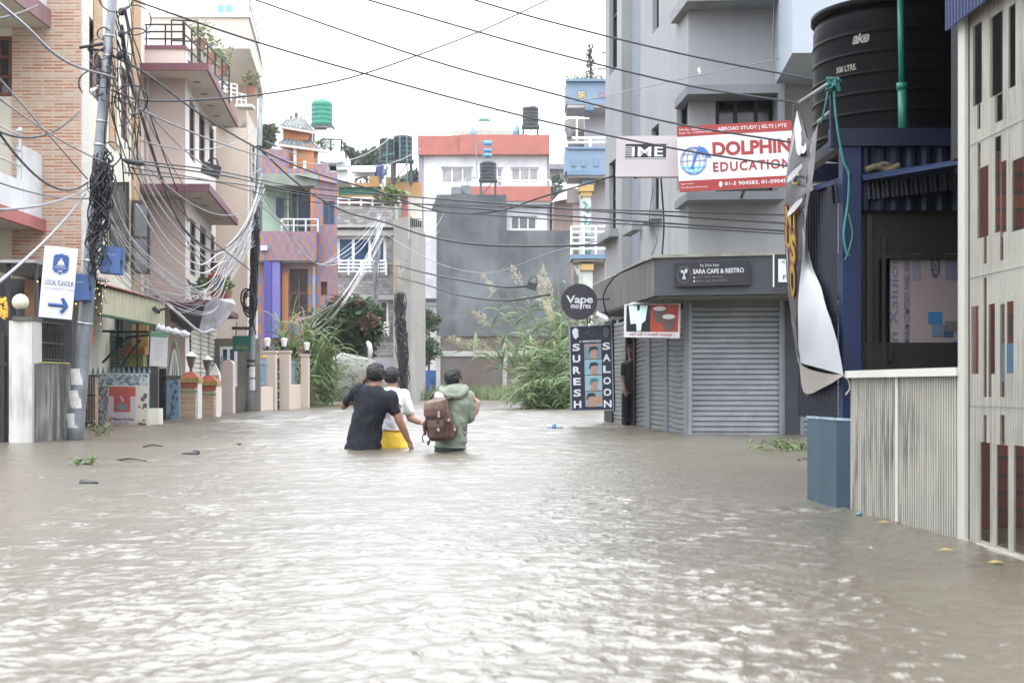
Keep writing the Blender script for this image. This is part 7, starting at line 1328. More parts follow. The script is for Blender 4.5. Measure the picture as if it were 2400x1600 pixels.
for i, (x0, y0, x1, y1, xm, ym, Ye) in enumerate(((268, 40, 470, 500, 355, 300, 33.7), (275, 95, 594, 640, 415, 480, 36.3), (300, 130, 470, 640, 360, 370, 33.7), (290, 20, 442, 520, 345, 250, 31.3))):
    wire(('shortest black', 'longest grey', 'middle black', 'leftmost grey')[(2, 1, 0, 3)[i]] + ' drop cable hanging steeply before the pink house', [(x0, y0, 17.6), (xm, ym, 17.6 + (Ye - 17.6) * .42), (x1, y1, Ye)], .012 + .002 * (i % 2), CABLE if i % 2 else CABLE_G, group='steep drop cables')
rq = random.Random(41)
for i in range(5):
    wire(('highest', 'second highest', 'middle grey', 'second lowest', 'lowest')[i] + ' thick pale loop hanging low between the two steel poles', [(300 + i * 5, 300 + i * 45, 17.8), (370 + i * 8, 450 + i * 38, 23), (450 + i * 6, 560 + i * 20, 28.5), (505 + i * 4, 592 + (i % 3) * 22, 31.5), (560, 545 + i * 14, 34.5), (597, 470 + i * 6, 36), (612 + i * 2, 395 + i * 12, 36.6)], .014, CABLE_G if i == 2 else CABLE_W, group='thick pale loops between the steel poles')
for i in range(22):
    ys = 400 + i * 11 + rq.uniform(-6, 6); yb_ = 690 + rq.uniform(-40, 85) * (i / 22) + rq.uniform(-10, 10); xb_ = 470 + rq.uniform(-40, 30)
    wire('thin pale cable of the sheaf sagging from the leaning pole to the far pole', [(240 + rq.uniform(0, 30), ys, 17.7), (330 + rq.uniform(-10, 15), (ys + yb_) / 2 + 25, 22), (xb_, yb_, 28.5), (540 + rq.uniform(-8, 8), yb_ - 60 - rq.uniform(0, 50), 33), (594 + rq.uniform(-4, 10), 500 + rq.uniform(-20, 90), 36.4)], .006, CABLE_W if i % 3 else CABLE_G, name='service_cable', group='sheaf of thin pale cables')
for i in range(7):
    wire('thin white cable sagging from the thin steel pole leftwards over the flowering bush', [(897 + rq.uniform(-8, 6), 515 + i * 9, 55.7), (858 - i * 2, 600 + i * 9, 52), (800 + rq.uniform(-10, 10), 690 + i * 6, 48), (752 + rq.uniform(-20, 10), 735 + i * 9, 50), (700 + rq.uniform(-15, 40), 750 + i * 12, 48.5)], .009 if i < 4 else .007, CABLE_W, name='service_cable', group='white cables over the flowering bush')
for i in range(4):
    wire(('highest white', 'second grey', 'third white', 'lowest grey')[i] + ' cable looping from the far pole across the orange violet house', [(612, 440 + i * 14, 36.3), (650 + i * 18, 520 + i * 16, 41), (700 + i * 15, 590 + i * 10, 47), (770, 622 - i * 4, 51), (840, 590 - i * 12, 54), (890, 520 - i * 6, 55.8)], .012, CABLE_W if i % 2 == 0 else CABLE_G, name='service_cable', group='loops across the orange and violet house')
for i, (a, b, h_) in enumerate((((262, 225, 17.6), (940, 295, 60), 1.2), ((620, 330, 36.5), (985, 348, 70), .8), ((930, 615, 60), (1030, 540, 79), .3), ((935, 640, 60), (1040, 500, 79), .3), ((345, 260, 20), (612, 395, 36), .5), ((330, 330, 19), (606, 300, 36.5), .3), ((610, 245, 36.5), (770, 172, 60), .2), ((300, 345, 18), (608, 470, 36.5), .6), ((700, 300, 60), (1440, 225, 27), .1))):
    solo(MB().tube(sag(at(*a), at(*b), h_), .008 + .0001 * b[2], 5), 'thin_wire', CABLE_G, ('thin wire from the leaning pole to the grey roofline far behind', 'thin wire from the far steel pole to the white and red house', 'lower thin wire rising from the wooden pole to the grey cement wall', 'upper thin wire rising from the wooden pole to the grey cement wall', 'thin wire crossing the upper windows of the pink house', 'thin wire rising to the top of the far steel pole', 'thin wire from the top of the far steel pole up into the sky', 'thin wire below the upper windows of the pink house', 'faint long wire over the red roof band against the sky')[i], 'wire', smooth=True)
wire('thin wire climbing from the blue house to the grey projection', [(1330, 239, 46), (1419, 224, 25.8), (1500, 207, 21.5), (1620, 180, 18.9), (1826, 139, 18.4)], .007, CABLE_G, 'thin_wire', cat='wire')
# tangle on the leaning pole
mb = MB(); rq = random.Random(17)
def polx(y): return float(np.interp(y, (-25, 250, 560, 800, 1000), (266, 242, 216, 196, 178)))
for k in range(38):
    y0 = rq.uniform(345, 430); y1 = rq.uniform(500, 680); mb.tube(curve([at(polx(y) + rq.uniform(-14, 38) * (1 if y < 600 else .6), y, 17.45 + rq.uniform(-.18, .16)) for y in np.linspace(y0, y1, 7)], 4), rq.uniform(.006, .012), 5)
for k in range(17):
    yc = rq.uniform(360, 640); xc = polx(yc) + rq.uniform(-8, 34); ra = rq.uniform(9, 22); mb.tube([at(xc + ra * math.cos(a) * rq.uniform(.9, 1.1), yc + ra * 1.3 * math.sin(a), 17.4 + .1 * math.sin(a * 2 + k)) for a in np.linspace(0, 6.3, 18)], rq.uniform(.005, .011), 5)
solo(mb, 'cable_tangle', CABLE, 'dense black tangle of cables and coils on the leaning pole', 'cable tangle', kind='stuff')
mb = MB()
for k in range(13):
    y0 = rq.uniform(-10, 150); x0 = polx(y0) + rq.uniform(5, 40); pts = [at(x0, y0, 17.5)]; x, y = x0, y0
    for j in range(5): x += rq.uniform(-10, 26); y += rq.uniform(35, 80); pts.append(at(x, y, 17.5 + rq.uniform(-.2, .3)))
    mb.tube(curve(pts, 6), rq.uniform(.005, .010), 5)
for k in range(14):
    xc, yc, ra = rq.uniform(195, 330), rq.uniform(-10, 290), rq.uniform(14, 40); mb.tube([at(xc + ra * math.cos(a), yc + ra * .9 * math.sin(a), 17.5 + .08 * math.sin(a * 3)) for a in np.linspace(.3 * k, .3 * k + rq.uniform(3.5, 6), 20)], rq.uniform(.006, .011), 5)
for x, y in ((285, 28), (284, 80), (281, 130)): mb.ball(at(x, y, 17.5), (.045, .05, .05), 8, 6)
solo(mb, 'cable_loops', CABLE, 'loose black cable loops around the top of the leaning pole', 'cable tangle', kind='stuff')
mb = MB()
for k in range(30):
    x0 = float(np.interp(500, (228, 450, 700, 900), (612, 604, 594, 586))); mb.tube(curve([at(float(np.interp(y, (228, 450, 700, 900), (612, 604, 594, 586))) + rq.uniform(-10, 9), y, 36.3 + rq.uniform(-.2, .1)) for y in np.linspace(rq.uniform(480, 560), rq.uniform(660, 790), 6)], 4), .02, 4)
for k in range(7): xc, yc, ra = 578 + rq.uniform(-4, 10), 700 + rq.uniform(-14, 18), 16 + rq.uniform(-2, 5); mb.tube([at(xc + ra * .8 * math.cos(a), yc + ra * 1.4 * math.sin(a), 36.2) for a in np.linspace(0, 6.3, 18)], .02, 4)
solo(mb, 'cable_tangle', CABLE, 'black cable tangle and coil on the far steel pole', 'cable tangle', kind='stuff')
def hbox(lab, pts, Y, m, loop=None):
    t = thing('splice_box', lab, 'splice box', at(*pts[3], Y)); MB().prism([at(x, y, Y) for x, y in pts], (0, .12, 0)).build('case', m, t)
    if loop: MB().tube(curve([at(x, y, Y) for x, y in loop], 5), .014, 5).build('loop', CABLE, t)
hbox('tilted black splice box hanging on cables in front of the pink house', [(476, 378), (517, 390), (510, 418), (469, 404)], 27, M('black_splice_box', (.03, .032, .036), .6, var=.4, vs=20), [(487, 380), (495, 371), (507, 374), (512, 388)]); hbox('small black splice box hanging by a loop before the grey cement wall', [(1238, 660), (1259, 665), (1256, 681), (1233, 675)], 38.5, M('black_splice_box', (.03, .032, .036), .6), [(1240, 662), (1243, 652), (1252, 648), (1259, 654), (1258, 668)])
solo(MB().tube([at(286, 373, 17.4), at(293, 376, 17.4), at(300, 378, 17.4), at(318, 381, 17.4), at(334, 384, 17.4), at(338, 385, 17.4)], [.012, .025, .034, .036, .032, .012], 10), 'cable_sleeve', CABLE, 'black splice sleeve on the cables just right of the leaning pole', 'cable sleeve', smooth=True)
mb = MB().bar(at(186, 112, 17.5), at(242, 103, 17.55), .02, 6).bar(at(205, 116, 17.5), at(262, 120, 17.6), .016, 6); solo(mb, 'insulator_arm', BLACKM, 'black cable clamp arm on the left side of the leaning pole', 'clamp')
cl_ = thing('porcelain_insulator', 'small pale insulator clipped on the leaning pole', 'insulator', at(218, 215, 17.45)); MB().tube([at(214, 218, 17.45), at(230, 202, 17.5)], .016, 6).build('clip', FRAMEW, cl_); MB().ball(at(216, 212, 17.45), .028, 8, 6).build('knob', FRAMEW, cl_, True)
aw_l = thing('awning_lamp', 'small black spotlight arm fixed to the cream awning', 'spotlight', at(375, 722, 25.5)); MB().bar(at(364, 730, 25.9), at(385, 724, 25.4), .02, 6).build('arm', BLACKM, aw_l); MB().tube([at(363, 724, 25.6), at(372, 732, 25.3)], [.05, .03], 8).build('head', BLACKM, aw_l)
# ---------------------------------------------------------------- people
def blob(name, mb, vox, m, parent, it=5, wr=0.0, wf=9.0, aniso=(1, 1, .5)):
    off = OFF[parent.name]; me = bpy.data.meshes.new(name); me.from_pydata([tuple(p - off) for p in mb.v], [], mb.f); o = bpy.data.objects.new(name, me); COL.objects.link(o)
    r = o.modifiers.new('r', 'REMESH'); r.mode = 'VOXEL'; r.voxel_size = vox; s = o.modifiers.new('s', 'SMOOTH'); s.factor = .5; s.iterations = it
    nm = bpy.data.meshes.new_from_object(o.evaluated_get(bpy.context.evaluated_depsgraph_get())); bpy.data.objects.remove(o); bpy.data.meshes.remove(me)
    if wr:
        nm.update()
        for v in nm.vertices:
            p = Vector((v.co.x * aniso[0], v.co.y * aniso[1], v.co.z * aniso[2])) * wf; n1 = noise.noise(p + Vector((3, 1, 7))) + .35 * noise.noise(p * 2.1 + Vector((p.z, 0, p.x)) * .6)
            v.co += v.normal * wr * max(-1, min(1, 1.7 * n1))
        nm.update()
    nm.name = name; nm.materials.clear(); nm.materials.append(m); nm.polygons.foreach_set('use_smooth', [True] * len(nm.polygons))
    q = bpy.data.objects.new(name, nm); COL.objects.link(q); q.parent = parent; OFF[q.name] = off; return q
def limb(mb, pts, rs, k=12):
    c_ = [Vector(p) for p in pts]; mb.tube(c_, list(rs), k)
    for p, r in zip(c_, rs): mb.ball(p, r, 12, 8)
    return mb
def hand(mb, w, d, up, curl=.4, s=1.0, th=1, r=.0082):
    """palm and five bent fingers from the wrist w along d; up is the back of the hand; th the thumb's side"""
    d = Vector(d).normalized(); up = Vector(up); up = (up - d * up.dot(d)).normalized(); side = d.cross(up) * th; w = Vector(w)
    mb.loft([[w + d * (t * .085 * s) + side * (math.cos(a) * hw * s) + up * (math.sin(a) * .014 * s) for a in np.linspace(0, 6.283, 13)[:-1]] for t, hw in ((-.15, .024), (.15, .030), (.6, .040), (1.0, .041))])
    for i, ln in enumerate((.068, .078, .073, .056)):
        p = w + d * .083 * s + side * (.032 - .0215 * i) * s; dv = (d + side * (.14 - .10 * i)).normalized(); pts = [p - dv * .01]; a = curl * (.5 + .12 * i)
        for seg in (.45, .32, .23): pts.append(pts[-1] + dv * ln * seg * 1.25 * s); dv = (dv * math.cos(a) - up * math.sin(a)).normalized(); a = curl
        mb.tube(pts, [r * s, r * s, r * .92 * s, r * .78 * s], 8)
        for q in pts[1:]: mb.ball(q, r * .85 * s, 8, 6)
    p = w + d * .022 * s + side * .026 * s; dv = (d * .7 + side * .75 - up * .25).normalized(); pts = [p]
    for seg in (.034, .028, .022): pts.append(pts[-1] + dv * seg * s); dv = (dv + d * .35 - up * curl * .3).normalized()
    mb.tube(pts, [.012 * s, .0105 * s, .0095 * s, .0075 * s], 8); mb.ball(pts[-1], .0078 * s, 8, 6); return mb
def headm(mb, c, fwd, sc=1.0, tilt=0):
    """head with face towards fwd: skull, jaw, nose, brow, lips, ears and neck root"""
    c = Vector(c); f = Vector(fwd); f.z = 0; f.normalize(); s = f.cross(Z3) ; up = Z3
    P = lambda a, b, h: c + s * (a * sc) + f * (b * sc) + up * (h * sc)
    def el(ctr, ra, rb, rc, k=16, m_=12):
        rings = []
        for i in range(m_):
            w = math.pi * (i + .5) / m_ - math.pi / 2; rings.append([P(ctr[0] + ra * math.cos(w) * math.cos(t), ctr[1] + rb * math.cos(w) * math.sin(t), ctr[2] + rc * math.sin(w)) for t in np.linspace(0, 6.2832, k + 1)[:-1]])
        mb.loft(rings)
    el((0, -.008, .03), .076, .097, .085); el((0, .018, -.045), .060, .072, .065); el((0, .055, -.085), .030, .028, .024)
    mb.loft([[P(a * w_, .09 + b, h) for a, b in ((-1, -.02), (-.4, .01), (0, .018 * bb), (.4, .01), (1, -.02), (0, -.03))] for w_, h, bb in ((.008, .012, .2), (.012, -.015, .9), (.019, -.032, 1.3), (.012, -.040, .5))])
    el((0, .083, -.058), .024, .012, .006, 10, 6); el((0, .080, -.068), .021, .012, .006, 10, 6); el((0, .075, .022), .055, .020, .009, 12, 6)
    for e in (-1, 1): el((e * .079, -.005, -.012), .010, .020, .033, 10, 8); el((e * .086, -.012, .002), .008, .012, .016, 8, 6)
    return P
SK = [M('brown_skin_a', (.23, .115, .075), .5, var=.10, vs=8, bs=80, bst=.05), M('brown_skin_b', (.28, .17, .125), .5, var=.10, vs=8, bs=80, bst=.05), M('brown_skin_c', (.32, .20, .15), .5, var=.10, vs=8, bs=80, bst=.05)]
mh, thh, bhh = new_mat('black_wet_hair'); co_ = N(thh, 'ShaderNodeTexCoord').outputs['Object']; bhh.inputs['Base Color'].default_value = (.003, .0028, .003, 1); bhh.inputs['Roughness'].default_value = .6; bump(thh, bhh, noise_of(thh, co_, 60, 3, .6, (1, 1, .25)), .8, .02)
EYEW = M('eye_white', (.6, .58, .55), .3, bst=0); EYEB = M('eye_dark', (.02, .012, .01), .2, bst=0)
def eyes(P, parent):
    mb = MB(); mk = MB()
    for e in (-1, 1): mb.ball(P(e * .031, .080, .0), .012, 10, 8); mk.ball(P(e * .031, .089, .0), .006, 8, 6)
    o = mb.build('eyes', EYEW, parent, True); mk.build('irises', EYEB, o, True)
def hair(P, parent, rng, n=240, ln=.05, lift=.5, vol=1.0, low=-.075):
    mb = MB()
    for i in range(n):     # short locks laid over the skull, crown to nape, leaving the face free
        a = rng.uniform(0, 6.283); h = rng.uniform(-.9, 1); q = math.sqrt(max(0, 1 - h * h)); d = Vector((q * math.cos(a), q * math.sin(a), h))
        pz = .03 + .088 * d.z * vol; pb = -.010 + .100 * d.y * vol; pa = .080 * d.x * vol
        if (pb > .045 and pz < .065) or pz < low or (pb > .0 and pz < -.02): continue
        p = P(pa, pb, pz); nrm = (P(d.x, d.y, d.z) - P(0, 0, 0)).normalized(); fl = P(rng.gauss(0, .5), rng.gauss(-.15, .5), -.9 + lift * rng.random()) - P(0, 0, 0); fl = (fl - nrm * fl.dot(nrm)).normalized(); l_ = ln * rng.uniform(.5, 1.1)
        mb.tube([p - nrm * .004, p + nrm * .008 + fl * l_ * .35, p + nrm * .008 + fl * l_ * .7, p + nrm * .003 + fl * l_], [.010, .011, .008, .002], 6)
    rings = []
    for i in range(14):
        w = math.pi * (i + .5) / 14 - math.pi / 2; ring_ = []
        for t in np.linspace(0, 6.2832, 21)[:-1]:
            a_, b_, h_ = .081 * vol * math.cos(w) * math.cos(t), -.012 + .101 * vol * math.cos(w) * math.sin(t), .032 + .089 * vol * math.sin(w)
            if b_ > .035 and h_ < .07: b_ = .035 + (b_ - .035) * .1
            if h_ < low: h_ = low
            ring_.append(P(a_, b_, h_))
        rings.append(ring_)
    mb.loft(rings); return blob('hair', mb, .0055, mh, parent, 2, .003, 45)
def legs(mb, L0, R0, foot, r=.085):
    for c_, dx in ((L0, -.02), (R0, .02)):
        c_ = Vector(c_); limb(mb, [c_, (c_.x + dx, c_.y + .04, -.42), (c_.x + dx, c_.y, -.82)], (r, .058, .042)); mb.loft(ring_set(c_.x + dx, c_.y))
def ring_set(x, y): return [[Vector((x + .045 * math.cos(a), y + .03 + .11 * math.sin(a), z)) for a in np.linspace(0, 6.283, 13)[:-1]] for z in (-.88, -.84)] + [[Vector((x + .03 * math.cos(a), y + .05 * math.sin(a), -.78)) for a in np.linspace(0, 6.283, 13)[:-1]]]
JEANS = M('dark_wet_denim', (.010, .013, .022), .6, var=.2)
rq = random.Random(5)
# person in the black shirt
YA = 14.77; a_ = lambda x, y, d=0: at(x, y, YA + d)
pa = thing('person', 'person in a black t-shirt wading thigh deep, left hand raised to the ear', 'person', (X(855, YA), YA, -.88))
hc_ = a_(881, 880, .03); fw3 = Vector((.12, 1, 0)); mb = MB(); P = headm(mb, hc_, fw3, 1.02)
limb(mb, [a_(879, 908, 0), a_(880, 893, .015)], (.058, .055))
mb.loft([ring(a_(857, 907), a_(897, 912), .06), ring(a_(838, 918), a_(917, 930), .085), ring(a_(836, 945), a_(902, 955), .085), ring(a_(831, 1000), a_(886, 1000), .08), ring(a_(826, 1040), a_(884, 1042), .085), ring(a_(822, 1075), a_(886, 1075), .09)])
limb(mb, [a_(845, 916, 0), a_(806, 950, .17)], (.058, .042)); limb(mb, [a_(806, 950, .17), a_(832, 922, .17), a_(850, 900, .14)], (.043, .036, .026)); hand(mb, a_(850, 900, .14), a_(866, 879, .11) - a_(850, 900, .14), (-.5, .3, .3), .5, 1, -1)
limb(mb, [a_(918, 930, 0), a_(936, 986, -.02)], (.060, .044)); limb(mb, [a_(936, 986, -.02), a_(947, 1008, .0), a_(957, 1032, .02)], (.043, .038, .027)); hand(mb, a_(957, 1031, .02), a_(966, 1056, .05) - a_(957, 1031, .02), (.9, -.5, .35), .28, 1.0, -1)
legs(mb, a_(835, 1075, 0), a_(876, 1075, 0), 0, .10)
blob('body', mb, .0065, SK[0], pa, 3); eyes(P, pa); hair(P, pa, rq, 420, .055, .7, .97, -.078)
TEE = M('black_cotton', (.006, .0075, .013), .85, var=.25, vs=4, bs=250, bst=.1); mb = MB()
mb.loft([ring(a_(858, 902), a_(897, 907), .068), ring(a_(845, 905), a_(913, 919), .095), ring(a_(833, 913), a_(926, 934), .115), ring(a_(829, 938), a_(916, 955), .128), ring(a_(827, 962), a_(903, 972), .126), ring(a_(820, 1000), a_(896, 1003), .125), ring(a_(813, 1030), a_(893, 1034), .13), ring(a_(807, 1051), a_(894, 1054), .135), ring(a_(805, 1062), a_(895, 1064), .135)])
limb(mb, [a_(842, 913, 0), a_(826, 930, .08), a_(814, 941, .125)], (.070, .062, .056)); limb(mb, [a_(916, 929, 0), a_(921, 950, -.005), a_(925, 963, -.012)], (.078, .072, .064))
blob('t_shirt', mb, .008, TEE, pa, 5, .014, 9, (1.3, .6, .8)); mb = MB()
mb.loft([ring(a_(822, 1062), a_(882, 1064), .09), ring(a_(816, 1085), a_(890, 1085), .11)]); limb(mb, [a_(836, 1095, 0), a_(834, 1130, .02)], (.10, .10)); limb(mb, [a_(872, 1095, 0), a_(876, 1130, .02)], (.10, .10)); blob('shorts', mb, .01, JEANS, pa, 4)
# person in the white shirt and yellow shorts
YB_ = 15.15; b_ = lambda x, y, d=0: at(x, y, YB_ + d)
pb = thing('person', 'person in a white t-shirt and bright yellow shorts wading between the other two', 'person', (X(922, YB_), YB_, -.88))
mb = MB(); P = headm(mb, b_(919, 886, .02), Vector((.28, 1, 0)), .94); limb(mb, [b_(918, 912, 0), b_(918, 897, .01)], (.054, .052))
mb.loft([ring(b_(902, 911), b_(935, 914), .06), ring(b_(890, 925), b_(948, 932), .08), ring(b_(892, 955), b_(940, 958), .08), ring(b_(896, 1005), b_(941, 1006), .075), ring(b_(890, 1050), b_(952, 1050), .10)])
limb(mb, [b_(946, 928, 0), b_(963, 980, .03)], (.056, .043)); limb(mb, [b_(963, 979, .03), b_(978, 986, -.08), b_(993, 990, -.22)], (.043, .038, .028)); hand(mb, b_(992, 990, -.21), Vector((.55, -.75, -.05)), (.1, .2, 1), .9, .95, 1)
limb(mb, [b_(893, 928, 0), b_(878, 985, .08), b_(880, 1012, .22)], (.056, .042, .028)); hand(mb, b_(880, 1012, .22), (.1, .5, -.6), (-.8, 0, .3), .4, .95, 1); legs(mb, b_(906, 1060, 0), b_(937, 1060, 0), 0, .09)
blob('body', mb, .0065, SK[1], pb, 3); eyes(P, pb); hair(P, pb, rq, 300, .035, .6, .96, -.07)
WT = M('white_cotton', (.66, .67, .70), .8, var=.04, bs=250, bst=.1); mb = MB()
mb.loft([ring(b_(901, 907), b_(936, 909), .066), ring(b_(893, 913), b_(946, 921), .09), ring(b_(884, 922), b_(956, 934), .108), ring(b_(884, 948), b_(949, 953), .116), ring(b_(887, 975), b_(945, 977), .114), ring(b_(888, 1000), b_(947, 1003), .12), ring(b_(889, 1007), b_(946, 1009), .122)])
limb(mb, [b_(946, 928, 0), b_(954, 948, .01), b_(959, 962, .018)], (.072, .068, .063)); limb(mb, [b_(892, 927, 0), b_(886, 950, .02), b_(882, 962, .04)], (.07, .066, .06)); blob('t_shirt', mb, .008, WT, pb, 5, .013, 9, (1.2, .6, .9))
mb = MB().loft([ring(b_(890, 1004), b_(947, 1006), .112), ring(b_(888, 1020), b_(951, 1021), .125), ring(b_(887, 1040), b_(955, 1041), .13), ring(b_(887, 1054), b_(957, 1054), .125)]); limb(mb, [b_(905, 1052, 0), b_(903, 1100, .02)], (.12, .12)); limb(mb, [b_(938, 1052, 0), b_(942, 1100, .02)], (.12, .12))
blob('shorts', mb, .009, M('yellow_shorts', (.75, .52, .05), .6, var=.12, vs=5), pb, 4, .010, 13, (1.6, 1, .5)); MB().tube([p for p in ring(b_(889, 1007), b_(948, 1009), .117, 28)] + [ring(b_(889, 1007), b_(948, 1009), .117, 28)[0]], .008, 6).build('waistband', M('ochre_waistband', (.45, .25, .03), .7), pb, True)
MB().ball(b_(932, 951, -.115), (.012, .006, .016), 8, 6).build('red_badge', M('red_badge', (.5, .05, .06), .6), pb)
# person in the green hoodie
YC_ = 14.4; c3 = lambda x, y, d=0: at(x, y, YC_ + d)
pc = thing('person', 'person in a sage green hoodie and dark trousers gripping a strap at the right shoulder', 'person', (X(1058, YC_), YC_, -.88))
mb = MB(); P = headm(mb, c3(1063, 890, .03), Vector((.5, 1, 0)), .94); limb(mb, [c3(1063, 918, 0), c3(1063, 902, .015)], (.06, .056))
mb.loft([ring(c3(1045, 915), c3(1082, 917), .06), ring(c3(1040, 935), c3(1098, 938), .09), ring(c3(1042, 975), c3(1086, 980), .09), ring(c3(1032, 1030), c3(1082, 1030), .085), ring(c3(1022, 1075), c3(1090, 1075), .11)])
limb(mb, [c3(1094, 934, 0), c3(1102, 976, .04)], (.058, .046)); limb(mb, [c3(1102, 976, .04), c3(1113, 960, .05), c3(1119, 943, .05)], (.048, .045, .034)); hand(mb, c3(1119, 943, .05), Vector((-.5, -.1, .8)), (.9, -.3, .3), 1.15, 1.0, 1, .0095)
limb(mb, [c3(1040, 936, 0), c3(1028, 985, .14), c3(1040, 965, .36)], (.056, .044, .03)); hand(mb, c3(1040, 965, .36), (.1, .3, .8), (-.6, .4, 0), .9, 1, 1); legs(mb, c3(1038, 1070, 0), c3(1076, 1070, 0), 0, .10)
blob('body', mb, .0065, SK[2], pc, 3); eyes(P, pc); hair(P, pc, rq, 320, .04, .7, .94, -.072)
HOOD = M('sage_green_fleece', (.175, .205, .16), .9, var=.14, vs=5, bs=180, bst=.3); mb = MB()
mb.loft([ring(c3(1044, 911), c3(1083, 913), .075), ring(c3(1036, 922), c3(1100, 927), .115), ring(c3(1034, 940), c3(1108, 948), .128), ring(c3(1032, 975), c3(1096, 980), .135), ring(c3(1022, 1010), c3(1094, 1012), .138), ring(c3(1019, 1030), c3(1095, 1033), .14), ring(c3(1021, 1046), c3(1089, 1048), .125)])
limb(mb, [c3(1092, 934, 0), c3(1099, 954, .02), c3(1098, 975, .03)], (.080, .078, .068)); limb(mb, [c3(1042, 936, 0), c3(1030, 980, .12), c3(1036, 972, .25)], (.078, .07, .055))
blob('hoodie', mb, .008, HOOD, pc, 5, .014, 8, (1, 1, .9)); mb = MB()

hr = lambda y, l, r_, dh, yc: ring(c3(l, y), c3(r_, y - 2), dh, 24, 2, yc)
mb.loft([hr(934, 1046, 1080, .06, -.10), hr(926, 1037, 1090, .10, -.05), hr(917, 1034, 1094, .115, -.03), hr(909, 1039, 1090, .105, -.015), hr(903, 1045, 1084, .085, 0), hr(900, 1049, 1080, .06, .01)])
mb.tube(curve([c3(1040, 908, .06), c3(1036, 916, -.05), c3(1052, 927, -.125), c3(1072, 928, -.125), c3(1090, 916, -.06), c3(1088, 908, .05)], 6), .034, 10)
blob('hood', mb, .008, HOOD, pc, 3, .014, 9)
MB().tube(ring(c3(1020, 1046), c3(1090, 1048), .128, 28) + [ring(c3(1020, 1046), c3(1090, 1048), .128, 28)[0]], .016, 6).build('hem_rib', M('sage_rib', (.15, .175, .135), .9, bs=150), pc, True)
mb = MB().loft([ring(c3(1021, 1045), c3(1088, 1047), .115), ring(c3(1018, 1055), c3(1092, 1058), .125), ring(c3(1017, 1075), c3(1094, 1075), .125)]); limb(mb, [c3(1036, 1075, 0), c3(1034, 1140, .02), (X(1034, YC_), YC_, -.78)], (.115, .095, .07)); limb(mb, [c3(1075, 1075, 0), c3(1078, 1140, .02), (X(1078, YC_), YC_, -.78)], (.115, .095, .07)); blob('trousers', mb, .01, JEANS, pc, 4, .005, 9)
MB().tube(curve([c3(1064, 932, -.125), c3(1082, 919, -.06), c3(1096, 921, .02), c3(1106, 926, .04), c3(1110, 932, .04)], 6), .012, 8).build('shirt_fold', HOOD, pc, True)
# backpack
LEA = M('worn_brown_leather', (.062, .029, .02), .38, var=.45, vs=7, streak=.3, sc=(.25, .15, .12), ss=10, bs=60, bst=.25); LED = M('dark_leather', (.028, .016, .013), .45, var=.3); BUC = M('buckle_metal', (.6, .58, .55), .25, .9)
bk_ = thing('backpack', 'worn brown leather backpack with flap and buckled pockets on the hooded person', 'backpack', c3(1034, 1035, -.2)); k_ = lambda x, y, d=-.2: at(x, y, YC_ + d)
mb = MB().loft([ring(k_(1012, 1033), k_(1058, 1031), .06, 24, 3), ring(k_(1002, 1022), k_(1066, 1022), .085, 24, 3.2), ring(k_(997, 990), k_(1064, 990), .09, 24, 3.2), ring(k_(995, 960), k_(1054, 958), .085, 24, 3.2), ring(k_(1000, 944), k_(1050, 938), .075, 24, 3), ring(k_(1010, 936), k_(1046, 932), .05, 24, 2.5)]); blob('bag', mb, .007, LEA, bk_, 4, .006, 12)
mb = MB().loft([ring(k_(993, 976, -.235), k_(1043, 973, -.235), .075, 24, 4), ring(k_(992, 960, -.235), k_(1044, 955, -.235), .078, 24, 4), ring(k_(995, 945, -.225), k_(1048, 936, -.225), .075, 24, 3.5), ring(k_(1004, 937, -.2), k_(1049, 930, -.2), .06, 24, 3)]); blob('flap', mb, .006, M('light_worn_leather', (.105, .056, .042), .33, var=.4, vs=9, streak=.3, sc=(.36, .27, .24), ss=8, bs=60, bst=.2), bk_, 3, .004, 14)
mb = MB().loft([ring(k_(1005, 1026, -.29), k_(1040, 1027, -.29), .035, 20, 4), ring(k_(1003, 1000, -.295), k_(1041, 1000, -.295), .04, 20, 4), ring(k_(1004, 984, -.285), k_(1040, 983, -.285), .035, 20, 4)]); blob('front_pocket', mb, .006, LEA, bk_, 3, .004, 16)
mb = MB().loft([ring(k_(1054, 1024, -.2), k_(1070, 1020, -.2), .05, 16, 3), ring(k_(1054, 1006, -.2), k_(1075, 1001, -.2), .055, 16, 3), ring(k_(1054, 997, -.2), k_(1072, 993, -.2), .045, 16, 3)]); blob('side_pocket', mb, .006, LEA, bk_, 3, .004, 16)
mb = MB().loft([ring(k_(992, 1020, -.2), k_(1000, 1021, -.2), .045, 16, 3), ring(k_(991, 995, -.2), k_(1000, 995, -.2), .05, 16, 3), ring(k_(993, 985, -.2), k_(1000, 985, -.2), .04, 16, 3)]); blob('side_pocket', mb, .006, LEA, bk_, 3, .004, 16)
mb = MB().tube([k_(1029, 950, -.315), k_(1028, 976, -.318), k_(1026, 984, -.33), k_(1026, 992, -.338)], .008, 6).tube([k_(1052, 962, -.26), k_(1054, 990, -.265)], .007, 6).tube([k_(1000, 978, -.318), k_(1042, 974, -.318)], .006, 6); mb.build('leather_straps', LED, bk_, True)
mb = MB()
for x, y, d in ((1028, 975, -.328), (1028, 967, -.325), (1051, 984, -.285), (1066, 1006, -.262), (1027, 1007, -.342)): mb.tube([k_(x + 2.6 * math.cos(a), y + 2.6 * math.sin(a), d) for a in np.linspace(0, 6.283, 9)], .003, 5)
mb.build('buckles', BUC, bk_, True)
